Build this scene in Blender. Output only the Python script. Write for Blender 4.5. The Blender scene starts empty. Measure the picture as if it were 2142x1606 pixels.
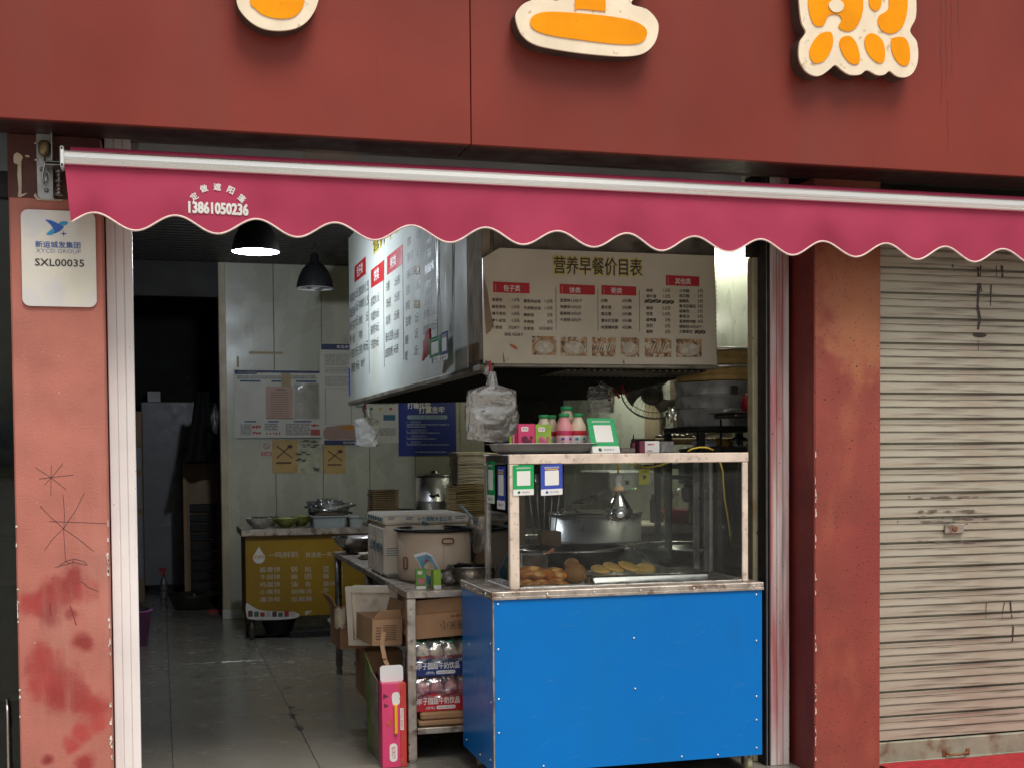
import bpy, bmesh, math, random
from mathutils import Vector, Matrix, noise
R_ = random.Random(7)
SC = bpy.context.scene
COL = SC.collection
rad = math.radians

# ------------------------------------------------------------------ camera
CAM = Vector((0.0, -5.3, 1.5))
FPX, CXP, CYP = 2676.0, 1071.0, 1035.0          # focal length and principal point in photo pixels (2142 x 1606)
YAW, PIT, ROL = math.atan(736 / FPX), -math.atan(89 / FPX), 0.008
_f = Vector((math.sin(YAW) * math.cos(PIT), math.cos(YAW) * math.cos(PIT), math.sin(PIT)))
_r0 = Vector((math.cos(YAW), -math.sin(YAW), 0))
_u0 = _r0.cross(_f)
_r = _r0 * math.cos(ROL) - _u0 * math.sin(ROL)
_u = _r.cross(_f)
cam = bpy.data.cameras.new('camera')
cam.sensor_width = 36
cam.lens = FPX / 2142 * 36
cam.shift_y = (CYP - 803) / 2142
cam.clip_start, cam.clip_end = 0.05, 500
camo = bpy.data.objects.new('camera', cam)
COL.objects.link(camo)
M = Matrix((_r, _u, -_f)).transposed().to_4x4()
M.translation = CAM
camo.matrix_world = M
SC.camera = camo

def pt(px, py, y=None, x=None, z=None):
    """Point of the place seen at photo pixel (px, py) on the wall plane y=, x= or the level z=."""
    d = _f + _r * ((px - CXP) / FPX) - _u * ((py - CYP) / FPX)
    t = (y - CAM.y) / d.y if y is not None else (x - CAM.x) / d.x if x is not None else (z - CAM.z) / d.z
    return CAM + d * t

# ------------------------------------------------------------------ world, sun, exposure
W = bpy.data.worlds.new('World'); SC.world = W; W.use_nodes = True
nt = W.node_tree; nt.nodes.clear()
sky = nt.nodes.new('ShaderNodeTexSky'); sky.sky_type = 'NISHITA'; sky.sun_disc = False
SUN_EL, SUN_AZ = rad(62), rad(200)
sky.sun_elevation = SUN_EL; sky.sun_rotation = SUN_AZ
sky.air_density = 1.6; sky.dust_density = 4.5; sky.ozone_density = 0.4
bg = nt.nodes.new('ShaderNodeBackground'); bg.inputs['Strength'].default_value = 0.072
hs = nt.nodes.new('ShaderNodeHueSaturation'); hs.inputs['Saturation'].default_value = 0.35
out = nt.nodes.new('ShaderNodeOutputWorld')
nt.links.new(sky.outputs[0], hs.inputs['Color']); nt.links.new(hs.outputs[0], bg.inputs[0]); nt.links.new(bg.outputs[0], out.inputs[0])
sl = bpy.data.lights.new('sun', 'SUN'); sl.energy = 1.5; sl.angle = rad(26); sl.color = (1, .95, .88)
so = bpy.data.objects.new('sun', sl); COL.objects.link(so)
sd = Vector((0.28, -1.0, 1.9)).normalized()     # towards the sun: high, in front of the shop, a little to the right
so.rotation_euler = sd.to_track_quat('Z', 'Y').to_euler()
sky.sun_elevation = math.asin(sd.z); sky.sun_rotation = math.atan2(sd.x, sd.y)
SC.view_settings.view_transform = 'Standard'; SC.view_settings.look = 'None'
SC.view_settings.exposure = 0.68; SC.view_settings.gamma = 1
SC.render.engine = 'CYCLES'
SC.cycles.max_bounces = 8; SC.cycles.transparent_max_bounces = 24
SC.cycles.sample_clamp_indirect = 4
SC.cycles.caustics_reflective = False; SC.cycles.caustics_refractive = False

# ------------------------------------------------------------------ materials
def _n(nt, t, **k):
    n = nt.nodes.new(t)
    for a, b in k.items(): setattr(n, a, b)
    return n
_mats = {}
def mat(name, col, rough=.5, metal=0., var=.12, vs=6., bump=0., bs=60., dirt=(), spec=.5, emis=None, es=1., stretch=(1, 1, 1), coat=0., sss=0., blobs=(), rvar=.12):
    """Principled material: base colour varied by noise, bump, dirt layers [(colour, scale, lo, hi, stretch)], soft paint blobs [(centre, radius, colour)]."""
    m = bpy.data.materials.new(name); m.use_nodes = True
    nt = m.node_tree; nt.nodes.clear(); L = nt.links.new
    o = _n(nt, 'ShaderNodeOutputMaterial'); p = _n(nt, 'ShaderNodeBsdfPrincipled'); L(p.outputs[0], o.inputs[0])
    p.inputs['Roughness'].default_value = rough; p.inputs['Metallic'].default_value = metal
    p.inputs['Specular IOR Level'].default_value = spec
    p.inputs['Coat Weight'].default_value = coat
    if sss: p.inputs['Subsurface Weight'].default_value = sss; p.inputs['Subsurface Scale'].default_value = .01
    if emis: p.inputs['Emission Color'].default_value = (*emis, 1); p.inputs['Emission Strength'].default_value = es
    tc = _n(nt, 'ShaderNodeTexCoord')
    def nz(scale, st=(1, 1, 1), det=5., rot=0):
        mp = _n(nt, 'ShaderNodeMapping'); mp.inputs['Scale'].default_value = st
        mp.inputs['Location'].default_value = (R_.random() * 7, R_.random() * 7, R_.random() * 7)
        L(tc.outputs['Object'], mp.inputs[0])
        t = _n(nt, 'ShaderNodeTexNoise'); t.inputs['Scale'].default_value = scale; t.inputs['Detail'].default_value = det
        L(mp.outputs[0], t.inputs['Vector']); return t.outputs['Fac']
    def mr(src, a, b, c, d, smooth=True):
        r = _n(nt, 'ShaderNodeMapRange'); r.interpolation_type = 'SMOOTHSTEP' if smooth else 'LINEAR'
        r.inputs['From Min'].default_value = a; r.inputs['From Max'].default_value = b
        r.inputs['To Min'].default_value = c; r.inputs['To Max'].default_value = d
        L(src, r.inputs['Value']); return r.outputs['Result']
    cur = None
    if var:
        mx = _n(nt, 'ShaderNodeMix', data_type='RGBA', blend_type='MULTIPLY'); mx.inputs['Factor'].default_value = 1
        mx.inputs[6].default_value = (*col, 1)
        v = mr(nz(vs, stretch), .3, .7, 1 - var, 1 + var, False)
        cb = _n(nt, 'ShaderNodeCombineColor'); 
        for i in range(3): L(v, cb.inputs[i])
        L(cb.outputs[0], mx.inputs[7]); cur = mx.outputs[2]
    def layer(fac, c):
        nonlocal cur
        mx = _n(nt, 'ShaderNodeMix', data_type='RGBA')
        L(fac, mx.inputs['Factor'])
        if cur is None: mx.inputs[6].default_value = (*col, 1)
        else: L(cur, mx.inputs[6])
        mx.inputs[7].default_value = (*c, 1); cur = mx.outputs[2]
    for (c, r, bc) in blobs:
        vm = _n(nt, 'ShaderNodeVectorMath', operation='DISTANCE'); 
        wn = _n(nt, 'ShaderNodeTexNoise'); wn.inputs['Scale'].default_value = 13; wn.inputs['Detail'].default_value = 6; L(tc.outputs['Object'], wn.inputs['Vector'])
        ad = _n(nt, 'ShaderNodeVectorMath', operation='MULTIPLY_ADD'); L(wn.outputs['Color'], ad.inputs[0]); ad.inputs[1].default_value = (r * 1.5 + .01,) * 3
        sb = _n(nt, 'ShaderNodeVectorMath', operation='SUBTRACT'); L(tc.outputs['Object'], sb.inputs[0]); sb.inputs[1].default_value = (r * .75 + .005,) * 3
        L(sb.outputs[0], ad.inputs[2]); L(ad.outputs[0], vm.inputs[0]); vm.inputs[1].default_value = c
        layer(mr(vm.outputs['Value'], r * .35, r * 1.3, .95, 0), bc)
    for d in dirt:
        c, s, lo, hi = d[:4]; st = d[4] if len(d) > 4 else (1, 1, 1)
        amt = d[5] if len(d) > 5 else 1.
        layer(mr(nz(s, st, 8.), lo, hi, 0, amt), c)
    if cur is not None: L(cur, p.inputs['Base Color'])
    else: p.inputs['Base Color'].default_value = (*col, 1)
    if rvar:
        L(mr(nz(vs * 1.7, stretch), .3, .7, max(.02, rough - rvar), min(1, rough + rvar), False), p.inputs['Roughness'])
    if bump:
        b = _n(nt, 'ShaderNodeBump'); b.inputs['Strength'].default_value = bump; b.inputs['Distance'].default_value = .002
        L(nz(bs, stretch, 6.), b.inputs['Height']); L(b.outputs[0], p.inputs['Normal'])
    _mats[name] = m
    return m

def glassy(name, tint=(1, 1, 1), gloss=.12, rough=.03, milk=0., milkcol=(.8, .8, .8), bump=0., grime=0., ior=1.45):
    m = bpy.data.materials.new(name); m.use_nodes = True
    nt = m.node_tree; nt.nodes.clear(); L = nt.links.new
    o = _n(nt, 'ShaderNodeOutputMaterial'); t = _n(nt, 'ShaderNodeBsdfTransparent'); t.inputs[0].default_value = (*tint, 1)
    g = _n(nt, 'ShaderNodeBsdfGlossy'); g.inputs['Roughness'].default_value = rough
    fr = _n(nt, 'ShaderNodeFresnel'); fr.inputs[0].default_value = ior
    ad = _n(nt, 'ShaderNodeMath', operation='ADD'); L(fr.outputs[0], ad.inputs[0]); ad.inputs[1].default_value = gloss; ad.use_clamp = True
    m1 = _n(nt, 'ShaderNodeMixShader'); L(ad.outputs[0], m1.inputs[0]); L(t.outputs[0], m1.inputs[1]); L(g.outputs[0], m1.inputs[2])
    cur = m1.outputs[0]
    tc = _n(nt, 'ShaderNodeTexCoord')
    if milk or grime:
        d = _n(nt, 'ShaderNodeBsdfDiffuse'); d.inputs[0].default_value = (*milkcol, 1)
        m2 = _n(nt, 'ShaderNodeMixShader'); L(cur, m2.inputs[1]); L(d.outputs[0], m2.inputs[2])
        if grime:
            nz = _n(nt, 'ShaderNodeTexNoise'); nz.inputs['Scale'].default_value = 9; nz.inputs['Detail'].default_value = 6; L(tc.outputs['Object'], nz.inputs['Vector'])
            mr = _n(nt, 'ShaderNodeMapRange'); mr.inputs[1].default_value = .4; mr.inputs[2].default_value = .8; mr.inputs[3].default_value = milk; mr.inputs[4].default_value = milk + grime
            L(nz.outputs['Fac'], mr.inputs[0]); L(mr.outputs[0], m2.inputs[0])
        else: m2.inputs[0].default_value = milk
        cur = m2.outputs[0]
    if bump:
        nz = _n(nt, 'ShaderNodeTexNoise'); nz.inputs['Scale'].default_value = 35; L(tc.outputs['Object'], nz.inputs['Vector'])
        b = _n(nt, 'ShaderNodeBump'); b.inputs['Strength'].default_value = bump; b.inputs['Distance'].default_value = .004; L(nz.outputs['Fac'], b.inputs['Height'])
        L(b.outputs[0], g.inputs['Normal'])
    L(cur, o.inputs[0])
    return m

# ------------------------------------------------------------------ geometry
class MB:
    def __init__(s): s.v = []; s.f = []; s.s = []; s.mi = []; s.m = 0
    def add(s, vs, fs, smooth=False):
        b = len(s.v); s.v += [tuple(v) for v in vs]
        for f in fs: s.f.append([i + b for i in f]); s.s.append(smooth); s.mi.append(s.m)
        return s
    def box(s, x0, x1, y0, y1, z0, z1, bev=0, T=None):
        if x0 > x1: x0, x1 = x1, x0
        if y0 > y1: y0, y1 = y1, y0
        if z0 > z1: z0, z1 = z1, z0
        lo = (x0, y0, z0); hi = (x1, y1, z1)
        if bev: bev = min(bev, (x1 - x0) * .45, (y1 - y0) * .45, (z1 - z0) * .45)
        if not bev:
            vs = [(a, b, c) for a in (x0, x1) for b in (y0, y1) for c in (z0, z1)]
            fs = [(0, 1, 3, 2), (4, 6, 7, 5), (0, 4, 5, 1), (2, 3, 7, 6), (0, 2, 6, 4), (1, 5, 7, 3)]
        else:
            vs = []; idx = {}
            for c in range(8):
                sg = [(c >> k) & 1 for k in range(3)]
                for ax in range(3):
                    p = [(hi[k] - bev if sg[k] else lo[k] + bev) for k in range(3)]
                    p[ax] = hi[ax] if sg[ax] else lo[ax]
                    idx[(c, ax)] = len(vs); vs.append(tuple(p))
            fs = []
            for ax in range(3):
                o1, o2 = (ax + 1) % 3, (ax + 2) % 3
                for sgn in (0, 1):
                    q = [(sgn << ax) | (a << o1) | (b << o2) for a, b in ((0, 0), (1, 0), (1, 1), (0, 1))]
                    f = [idx[(c, ax)] for c in q]
                    fs.append(f if sgn else f[::-1])
                for a in (0, 1):
                    for b in (0, 1):
                        c0 = (a << o1) | (b << o2); c1 = c0 | (1 << ax)
                        f = [idx[(c0, o1)], idx[(c1, o1)], idx[(c1, o2)], idx[(c0, o2)]]
                        fs.append(f if a == b else f[::-1])
            for c in range(8):
                f = [idx[(c, 0)], idx[(c, 1)], idx[(c, 2)]]
                fs.append(f if bin(c).count('1') % 2 else f[::-1])
        if T is not None: vs = [T @ Vector(v) for v in vs]
        return s.add(vs, fs)
    def lathe(s, prof, c=(0, 0, 0), n=28, T=None, ax='z', cap=True, sx=1, sy=1):
        vs = []
        for r, z in prof:
            for i in range(n):
                a = 2 * math.pi * i / n
                p = (r * math.cos(a) * sx, r * math.sin(a) * sy, z)
                if ax == 'y': p = (p[0], p[2], p[1])
                if ax == 'x': p = (p[2], p[0], p[1])
                p = Vector(p)
                if T is not None: p = T @ p
                vs.append(p + Vector(c))
        fs = []
        for k in range(len(prof) - 1):
            for i in range(n):
                j = (i + 1) % n
                fs.append((k * n + i, k * n + j, (k + 1) * n + j, (k + 1) * n + i))
        s.add(vs, fs, True)
        if cap:
            b = len(s.v) - len(vs)
            for k, fl in ((0, True), (len(prof) - 1, False)):
                if prof[k][0] > 1e-4:
                    f = [b + k * n + i for i in range(n)]
                    s.f.append(f[::-1] if fl else f); s.s.append(False); s.mi.append(s.m)
        return s
    def tube(s, pts, r, n=8, closed=False):
        pts = [Vector(p) for p in pts]; N = len(pts); vs = []
        prev = None
        for i, p in enumerate(pts):
            a = pts[(i - 1) % N] if (closed or i) else p; b = pts[(i + 1) % N] if (closed or i < N - 1) else p
            t = (b - a).normalized()
            u = t.cross(Vector((0, 0, 1)))
            if u.length < .1: u = t.cross(Vector((0, 1, 0)))
            if prev is not None:
                u = prev - t * prev.dot(t)
            u.normalize(); prev = u; w = t.cross(u)
            rr = r[i] if isinstance(r, (list, tuple)) else r
            for k in range(n):
                an = 2 * math.pi * k / n
                vs.append(p + u * math.cos(an) * rr + w * math.sin(an) * rr)
        fs = []
        for i in range(N if closed else N - 1):
            j = (i + 1) % N
            for k in range(n):
                l = (k + 1) % n
                fs.append((i * n + k, i * n + l, j * n + l, j * n + k))
        if not closed: fs += [tuple(range(n))[::-1], tuple((N - 1) * n + k for k in range(n))]
        return s.add(vs, fs, True)
    def prism(s, poly, d0, d1, fr):
        """poly in frame coordinates, extruded from normal offset d0 to d1."""
        n = len(poly)
        ar = sum(poly[i][0] * poly[(i + 1) % n][1] - poly[(i + 1) % n][0] * poly[i][1] for i in range(n))
        if ar < 0: poly = poly[::-1]
        vs = [fr(a, b, d0) for a, b in poly] + [fr(a, b, d1) for a, b in poly]
        fs = [tuple(range(n))[::-1], tuple(range(n, 2 * n))] + [(i, (i + 1) % n, n + (i + 1) % n, n + i) for i in range(n)]
        return s.add(vs, fs)
    def rect(s, fr, a0, b0, a1, b1, d0=0, d1=.001):
        return s.prism([(a0, b0), (a1, b0), (a1, b1), (a0, b1)], d0, d1, fr)
    def grid(s, fn, nu, nv, smooth=True, closed_u=False):
        vs = [fn(i / nu, j / nv) for j in range(nv + 1) for i in range(nu + (0 if closed_u else 1))]
        w = nu if closed_u else nu + 1; fs = []
        for j in range(nv):
            for i in range(nu):
                k = (i + 1) % w
                fs.append((j * w + i, j * w + k, (j + 1) * w + k, (j + 1) * w + i))
        return s.add(vs, fs, smooth)
    def blob(s, c, rx, ry, rz, amp=.1, fq=8., n=20, seed=0, T=None):
        def fn(u, v):
            a = u * 2 * math.pi; b = (v - .5) * math.pi
            d = Vector((math.cos(b) * math.cos(a), math.cos(b) * math.sin(a), math.sin(b)))
            k = 1 + amp * noise.noise(d * fq * .3 + Vector((seed * 3.1, seed, 0)))+ amp * .5 * noise.noise(d * fq + Vector((seed * 1.7, 0, seed)))
            p = Vector((d.x * rx * k, d.y * ry * k, d.z * rz * k))
            if T is not None: p = T @ p
            return p + Vector(c)
        return s.grid(fn, n, n // 2, True, True)
    def build(s, name, mats, parent=None, base=None):
        me = bpy.data.meshes.new(name)
        off = Vector(base) if base is not None else (parent['_b'].copy() if False else (Vector(_base[parent.name]) if parent is not None and parent.name in _base else Vector((0, 0, 0))))
        vs = [(v[0] - off[0], v[1] - off[1], v[2] - off[2]) for v in s.v]
        me.from_pydata(vs, [], s.f)
        me.polygons.foreach_set('use_smooth', s.s)
        if not isinstance(mats, (list, tuple)): mats = [mats]
        for m in mats: me.materials.append(m)
        me.polygons.foreach_set('material_index', s.mi)
        me.validate(); me.update()
        o = bpy.data.objects.new(name, me); COL.objects.link(o)
        if parent is not None:
            o.parent = parent; _base[o.name] = off
        elif base is not None: o.location = base; _base[o.name] = off
        return o
_base = {}
def frame(o, ux=(1, 0, 0), uy=(0, 0, 1)):
    o = Vector(o); ux = Vector(ux).normalized(); uy = Vector(uy).normalized(); n = ux.cross(uy)
    return lambda a, b, c=0.: o + ux * a + uy * b + n * c
def rrect(a0, b0, a1, b1, r, n=5):
    P = []
    for cx, cy, s in ((a1 - r, b1 - r, 0), (a0 + r, b1 - r, 1), (a0 + r, b0 + r, 2), (a1 - r, b0 + r, 3)):
        for k in range(n + 1):
            an = math.pi / 2 * (s + k / n); P.append((cx + r * math.cos(an), cy + r * math.sin(an)))
    return P
def crom(P, k=6):
    n = len(P); o = []
    for i in range(n):
        p0, p1, p2, p3 = (Vector(P[(i + j) % n]) for j in (-1, 0, 1, 2))
        for t in range(k):
            t /= k
            o.append(tuple(.5 * (2 * p1 + (p2 - p0) * t + (2 * p0 - 5 * p1 + 4 * p2 - p3) * t * t + (3 * p1 - p0 - 3 * p2 + p3) * t ** 3)))
    return o
def thing(name, label, cat, base=(0, 0, 0), group=None):
    o = bpy.data.objects.new(name, None); COL.objects.link(o); o.empty_display_size = .1
    o.location = base; o['label'] = label; o['category'] = cat
    if group: o['group'] = group
    _base[o.name] = Vector(base)
    return o
def tag(o, label, cat, group=None):
    o['label'] = label; o['category'] = cat
    if group: o['group'] = group
    return o
def struct(o): o['kind'] = 'structure'; return o
def stuff(o): o['kind'] = 'stuff'; return o
def copy_tree(o, loc=None, label=None, rz=None, parent=None):
    c = o.copy(); COL.objects.link(c)
    if parent is not None: c.parent = parent
    if loc is not None: c.location = loc
    if rz is not None: c.rotation_euler[2] = rz
    if label: c['label'] = label
    for ch in list(o.children): copy_tree(ch, parent=c)
    return c

_tc = {}
def _text_mesh(s, bold):
    k = (s, bold)
    if k not in _tc:
        cu = bpy.data.curves.new('t', 'FONT'); cu.body = s; cu.resolution_u = 2
        ob = bpy.data.objects.new('t', cu); COL.objects.link(ob)
        me = bpy.data.meshes.new_from_object(ob)
        v = [(p.co.x, p.co.y) for p in me.vertices]; f = [tuple(p.vertices) for p in me.polygons]
        bpy.data.objects.remove(ob); bpy.data.meshes.remove(me); bpy.data.curves.remove(cu)
        _tc[k] = (v, f)
    return _tc[k]
def text(mb, s, fr, a0, b0, a1=None, b1=None, h=None, d=.0012, bold=.0, rot=0., align='l'):
    """Flat lettering fitted into the frame rectangle (a0,b0)-(a1,b1), or of height h from (a0,b0)."""
    v, f = _text_mesh(s, 0)
    if not v: return
    xs = [p[0] for p in v]; ys = [p[1] for p in v]; w = max(xs) - min(xs); hh = max(ys) - min(ys)
    if h is None: sx = (a1 - a0) / max(w, 1e-6); sy = (b1 - b0) / max(hh, 1e-6)
    else: sx = sy = h / max(hh, 1e-6)
    ox = a0 - (w * sx / 2 if align == 'c' else w * sx if align == 'r' else 0)
    cr, sr = math.cos(rot), math.sin(rot)
    k = bold * hh * sy
    for i, (du, dv) in enumerate(((0, 0),) if not bold else ((-k, 0), (k, 0), (0, -k), (0, k)) if bold < .05 else ((-k, -k), (k, k), (-k, k), (k, -k), (0, -k), (0, k), (k, 0), (-k, 0))):
        P = []
        for x, y in v:
            a = (x - min(xs)) * sx; b = (y - min(ys)) * sy
            if rot:
                a -= w * sx / 2; b -= hh * sy / 2; a, b = a * cr - b * sr, a * sr + b * cr
            P.append(fr(ox + a + du, b0 + b + dv, d + i * .00006))
        mb.add(P, f)

# ================================================================== materials in use
m_fascia = mat('fascia_red', (.215, .033, .021), .45, 0, .16, 1.3, .05, 300, dirt=[((.19, .045, .035), 3, .5, .75, (1, 1, .15), .5), ((.06, .02, .015), 14, .68, .78, (2.5, 1, .06), .75), ((.05, .02, .015), 160, .76, .8)], coat=0, spec=.28)
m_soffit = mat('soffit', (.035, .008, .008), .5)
m_pill_l = mat('pillar_paint', (.46, .155, .115), .70, 0, .15, 5, .9, 120, dirt=[((.50, .22, .17), 7, .5, .7, (1, 1, .15), .6), ((.40, .12, .09), 4, .58, .75, (1, 1, .3), .55), ((.8, .7, .6), 45, .745, .77), ((.12, .05, .04), 120, .74, .78)],
               blobs=[((.20, 0, 1.00), .07, (.27, .028, .024)), ((.13, 0, .95), .075, (.31, .035, .030)), ((.26, 0, .97), .05, (.37, .055, .045)), ((.06, 0, .93), .06, (.38, .045, .04)), ((.12, 0, .88), .05, (.25, .025, .022)), ((.20, 0, .88), .03, (.25, .025, .022)),
                      ((.24, 0, .76), .045, (.27, .028, .024)), ((.10, 0, .70), .075, (.36, .04, .035)), ((.16, 0, .62), .08, (.31, .035, .030)), ((.09, 0, .60), .08, (.38, .045, .04)), ((.21, 0, .54), .07, (.31, .035, .030)), ((.28, 0, .50), .065, (.36, .04, .035)), ((.14, 0, .55), .06, (.31, .035, .030)), ((.30, 0, .44), .05, (.44, .06, .05)),
                      ((.23, 0, .41), .045, (.42, .055, .045)), ((.19, 0, .36), .035, (.42, .055, .045)), ((.10, 0, .31), .026, (.24, .02, .02)), ((.24, 0, .275), .045, (.32, .03, .028))])
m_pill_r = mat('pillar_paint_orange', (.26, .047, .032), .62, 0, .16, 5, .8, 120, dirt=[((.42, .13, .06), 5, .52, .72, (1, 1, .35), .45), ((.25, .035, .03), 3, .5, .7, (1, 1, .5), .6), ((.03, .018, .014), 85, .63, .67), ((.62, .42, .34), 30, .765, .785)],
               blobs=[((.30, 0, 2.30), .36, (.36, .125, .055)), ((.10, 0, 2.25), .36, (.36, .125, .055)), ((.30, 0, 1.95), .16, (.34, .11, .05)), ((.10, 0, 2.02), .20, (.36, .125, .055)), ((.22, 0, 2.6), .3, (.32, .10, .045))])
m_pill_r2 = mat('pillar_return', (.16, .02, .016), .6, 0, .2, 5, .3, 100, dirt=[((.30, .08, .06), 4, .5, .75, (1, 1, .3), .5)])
m_dred = mat('old_red_paint', (.085, .020, .014), .6, 0, .2, 8, .3)
m_putty = mat('putty', (.55, .45, .33), .8, 0, .2, 20, .6, 60)
m_jamb = mat('white_frame', (.86, .82, .80), .45, 0, .08, 3, .1, 120, dirt=[((.60, .54, .50), 5, .55, .8, (6, 6, .12), .4), ((.12, .09, .07), 60, .74, .77)])
m_jamb_r = mat('white_frame_sprayed', (.62, .54, .52), .6, 0, .08, 3, .2, 120, dirt=[((.42, .09, .10), 3.2, .38, .58, (3, 3, .22), .9), ((.30, .22, .20), 7, .5, .7, (4, 4, .3), .6), ((.4, .35, .3), 5, .55, .8, (6, 6, .12), .5), ((.03, .02, .02), 70, .70, .74)])
m_black = mat('black_rubber', (.010, .009, .009), .6, 0, .3, 10)
m_beige = mat('beige_strip', (.40, .35, .23), .6, 0, .15, 8, .3, 80, dirt=[((.07, .04, .02), 40, .66, .72), ((.3, .18, .06), 6, .6, .8)])
m_alu = mat('brushed_aluminium', (.95, .94, .92), .36, 1, .06, 5, .05, 200, stretch=(.1, 1, 1))
m_steel = mat('stainless', (.55, .53, .50), .30, 1, .15, 6, .12, 50, dirt=[((.30, .24, .19), 9, .55, .75, (1, 1, 1), .6)])
m_steel_old = mat('old_stainless', (.52, .46, .40), .42, .85, .25, 14, .3, 60, dirt=[((.22, .15, .11), 16, .50, .68), ((.75, .66, .55), 24, .60, .75), ((.06, .04, .03), 60, .68, .74)])
m_steel_dark = mat('dark_steel', (.20, .185, .165), .35, .9, .3, 8, .2, 50)
m_zinc = mat('zinc_plate', (.42, .42, .41), .42, .6, .12, 12, .1)
m_brass = mat('worn_gear_housing', (.32, .23, .12), .45, .8, .35, 30, .4)
m_awn = mat('awning_fabric', (.44, .048, .104), .78, 0, .07, 4, .25, 700, spec=.25, dirt=[((.34, .038, .078), 5, .5, .8, (1, 1, .3), .45)])
m_awn_under = m_awn
m_trim = mat('awning_piping', (.78, .62, .56), .7, 0, .15, 30)
m_white = mat('white_print', (.80, .78, .74), .6, 0, .05)
m_cream = mat('letter_face', (.90, .76, .56), .5, 0, .10, 9, .25, 80, dirt=[((.55, .40, .22), 30, .62, .72), ((.25, .15, .08), 90, .72, .76), ((.86, .72, .52), 4, .45, .7, (1, 1, 1), .6)])
m_orange = mat('letter_inlay', (.95, .33, .001), .5, 0, .10, 8, .15, 90, dirt=[((.72, .24, .004), 35, .66, .74)], spec=.15)
m_letside = mat('letter_side', (.10, .07, .055), .5, .3, .3, 10)
m_plaque = mat('plaque_enamel', (.74, .70, .62), .22, 0, .05, 2, 0, dirt=[((.62, .62, .68), 5, .5, .6, (1, 1, 1), .5), ((.80, .74, .58), 4, .5, .6, (1, 1, 1), .5)], coat=.5)
m_blue1 = mat('logo_blue', (.02, .12, .50), .3, var=0); m_blue2 = mat('logo_cyan', (.03, .33, .60), .3, var=0)
m_blue3 = mat('letter_blue', (.04, .10, .38), .4, var=0); m_greytxt = mat('letter_grey_blue', (.27, .30, .42), .4, var=0)
m_ink = mat('ink', (.025, .02, .025), .5, var=0)
m_inkbrown = mat('ink_worn', (.06, .045, .04), .6, var=0)
m_shut = mat('shutter_paint', (.45, .42, .33), .5, .15, .12, 3, .15, 60, dirt=[((.36, .28, .21), 5, .48, .72, (.6, 1, 3), .6), ((.17, .13, .10), 9, .54, .72, (.22, 1, 5), .8), ((.05, .035, .025), 50, .73, .77)], stretch=(.4, 1, 2))
m_shutb = mat('shutter_bottom_paint', (.27, .27, .20), .6, 0, .2, 8, .4, 60, dirt=[((.14, .08, .04), 8, .5, .7)])
m_streak = mat('oily_streak', (.035, .022, .016), .35, 0, .3, 20)
m_soot = mat('greasy_soot', (.13, .10, .08), .6, 0, .3, 20)
m_carpet = mat('red_carpet', (.33, .012, .018), .9, 0, .25, 30, .8, 300)
m_pave = mat('pavement_stone', (.34, .32, .29), .8, 0, .2, 4, .5, 60)
m_wall = mat('marbled_wall_panel', (.42, .42, .34), .30, 0, .06, 2, 0, dirt=[((.30, .29, .23), 3.2, .485, .50, (1, 1, .35), .35), ((.34, .31, .22), 1.6, .35, .85, (1, 1, .5), .35)], coat=.1)
m_wallr = mat('pale_wall_panel', (.55, .58, .50), .30, 0, .06, 2, 0, dirt=[((.36, .34, .26), 3, .55, .8, (1, 1, .4), .5), ((.30, .22, .10), 7, .64, .8, (1, 1, 1), .4)])
m_corner = mat('corner_trim', (.42, .36, .25), .5, 0, .15, 6)
m_ceil = mat('dark_ceiling_slat', (.020, .016, .013), .5, 0, .2, 10)
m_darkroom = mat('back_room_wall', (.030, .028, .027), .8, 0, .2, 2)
m_tile = mat('floor_tile', (.205, .19, .16), .22, 0, .09, 2.3, .05, 40, dirt=[((.16, .145, .12), 5, .5, .75, (1, .5, 1), .5), ((.10, .085, .07), 14, .62, .78, (1, 1, 1), .5)], rvar=.08)
m_joint = mat('floor_joint', (.05, .045, .04), .9)
m_cart = mat('cart_blue', (.0005, .160, .52), .30, 0, .07, 1.5, .5, 3, dirt=[((.003, .155, .42), 3, .5, .8, (1, 1, .4), .5), ((.35, .50, .60), 110, .765, .775), ((.012, .07, .20), 4, .62, .85, (1, 1, .3), .5)], coat=0, spec=.22, rvar=.06)
m_rivet = mat('rivet', (.85, .85, .85), .3, .6, var=0)
m_board = mat('menu_board', (.62, .56, .44), .45, 0, .09, 3, 0, dirt=[((.40, .30, .20), 2.5, .5, .75, (1, 1, 1), .5), ((.30, .20, .10), 12, .64, .76, (1, 1, 1), .5), ((.03, .02, .01), 50, .74, .77)])
m_board2 = mat('side_menu_board', (.57, .60, .55), .70, 0, .08, 1.5, 0, spec=.2, dirt=[((.48, .46, .34), 1.8, .5, .7, (1, 1, 1), .5), ((.12, .08, .05), 40, .75, .78)])
m_redhdr = mat('menu_header_red', (.48, .02, .025), .5, 0, .1)
m_yel = mat('outline_yellow', (.62, .50, .06), .5, var=0)
m_hood = mat('hood_steel_greasy', (.26, .23, .19), .5, .5, .3, 6, .2, 40, dirt=[((.10, .075, .05), 6, .5, .7)])
m_hoodin = mat('hood_inside_black', (.004, .0035, .003), .9, 0, .3, 12, spec=.08)  # near-black base colour, shared by the hood inside and the tall black box
m_lampsh = mat('lamp_shade_black', (.012, .012, .013), .35, 0, .1)
m_lampin = mat('lamp_inner_white', (.75, .77, .78), .4, 0, 0)
m_yctr = mat('yellow_counter_panel', (.27, .150, .006), .45, 0, .08, 2, 0, dirt=[((.34, .20, .01), 2, .4, .7, (1, 1, 1), .7), ((.15, .08, .01), 12, .68, .78)])
m_green = mat('card_green', (.004, .36, .10), .3, 0, .03, coat=.4)
m_cardblue = mat('card_blue', (.035, .07, .42), .3, 0, .03, coat=.4)
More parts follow.
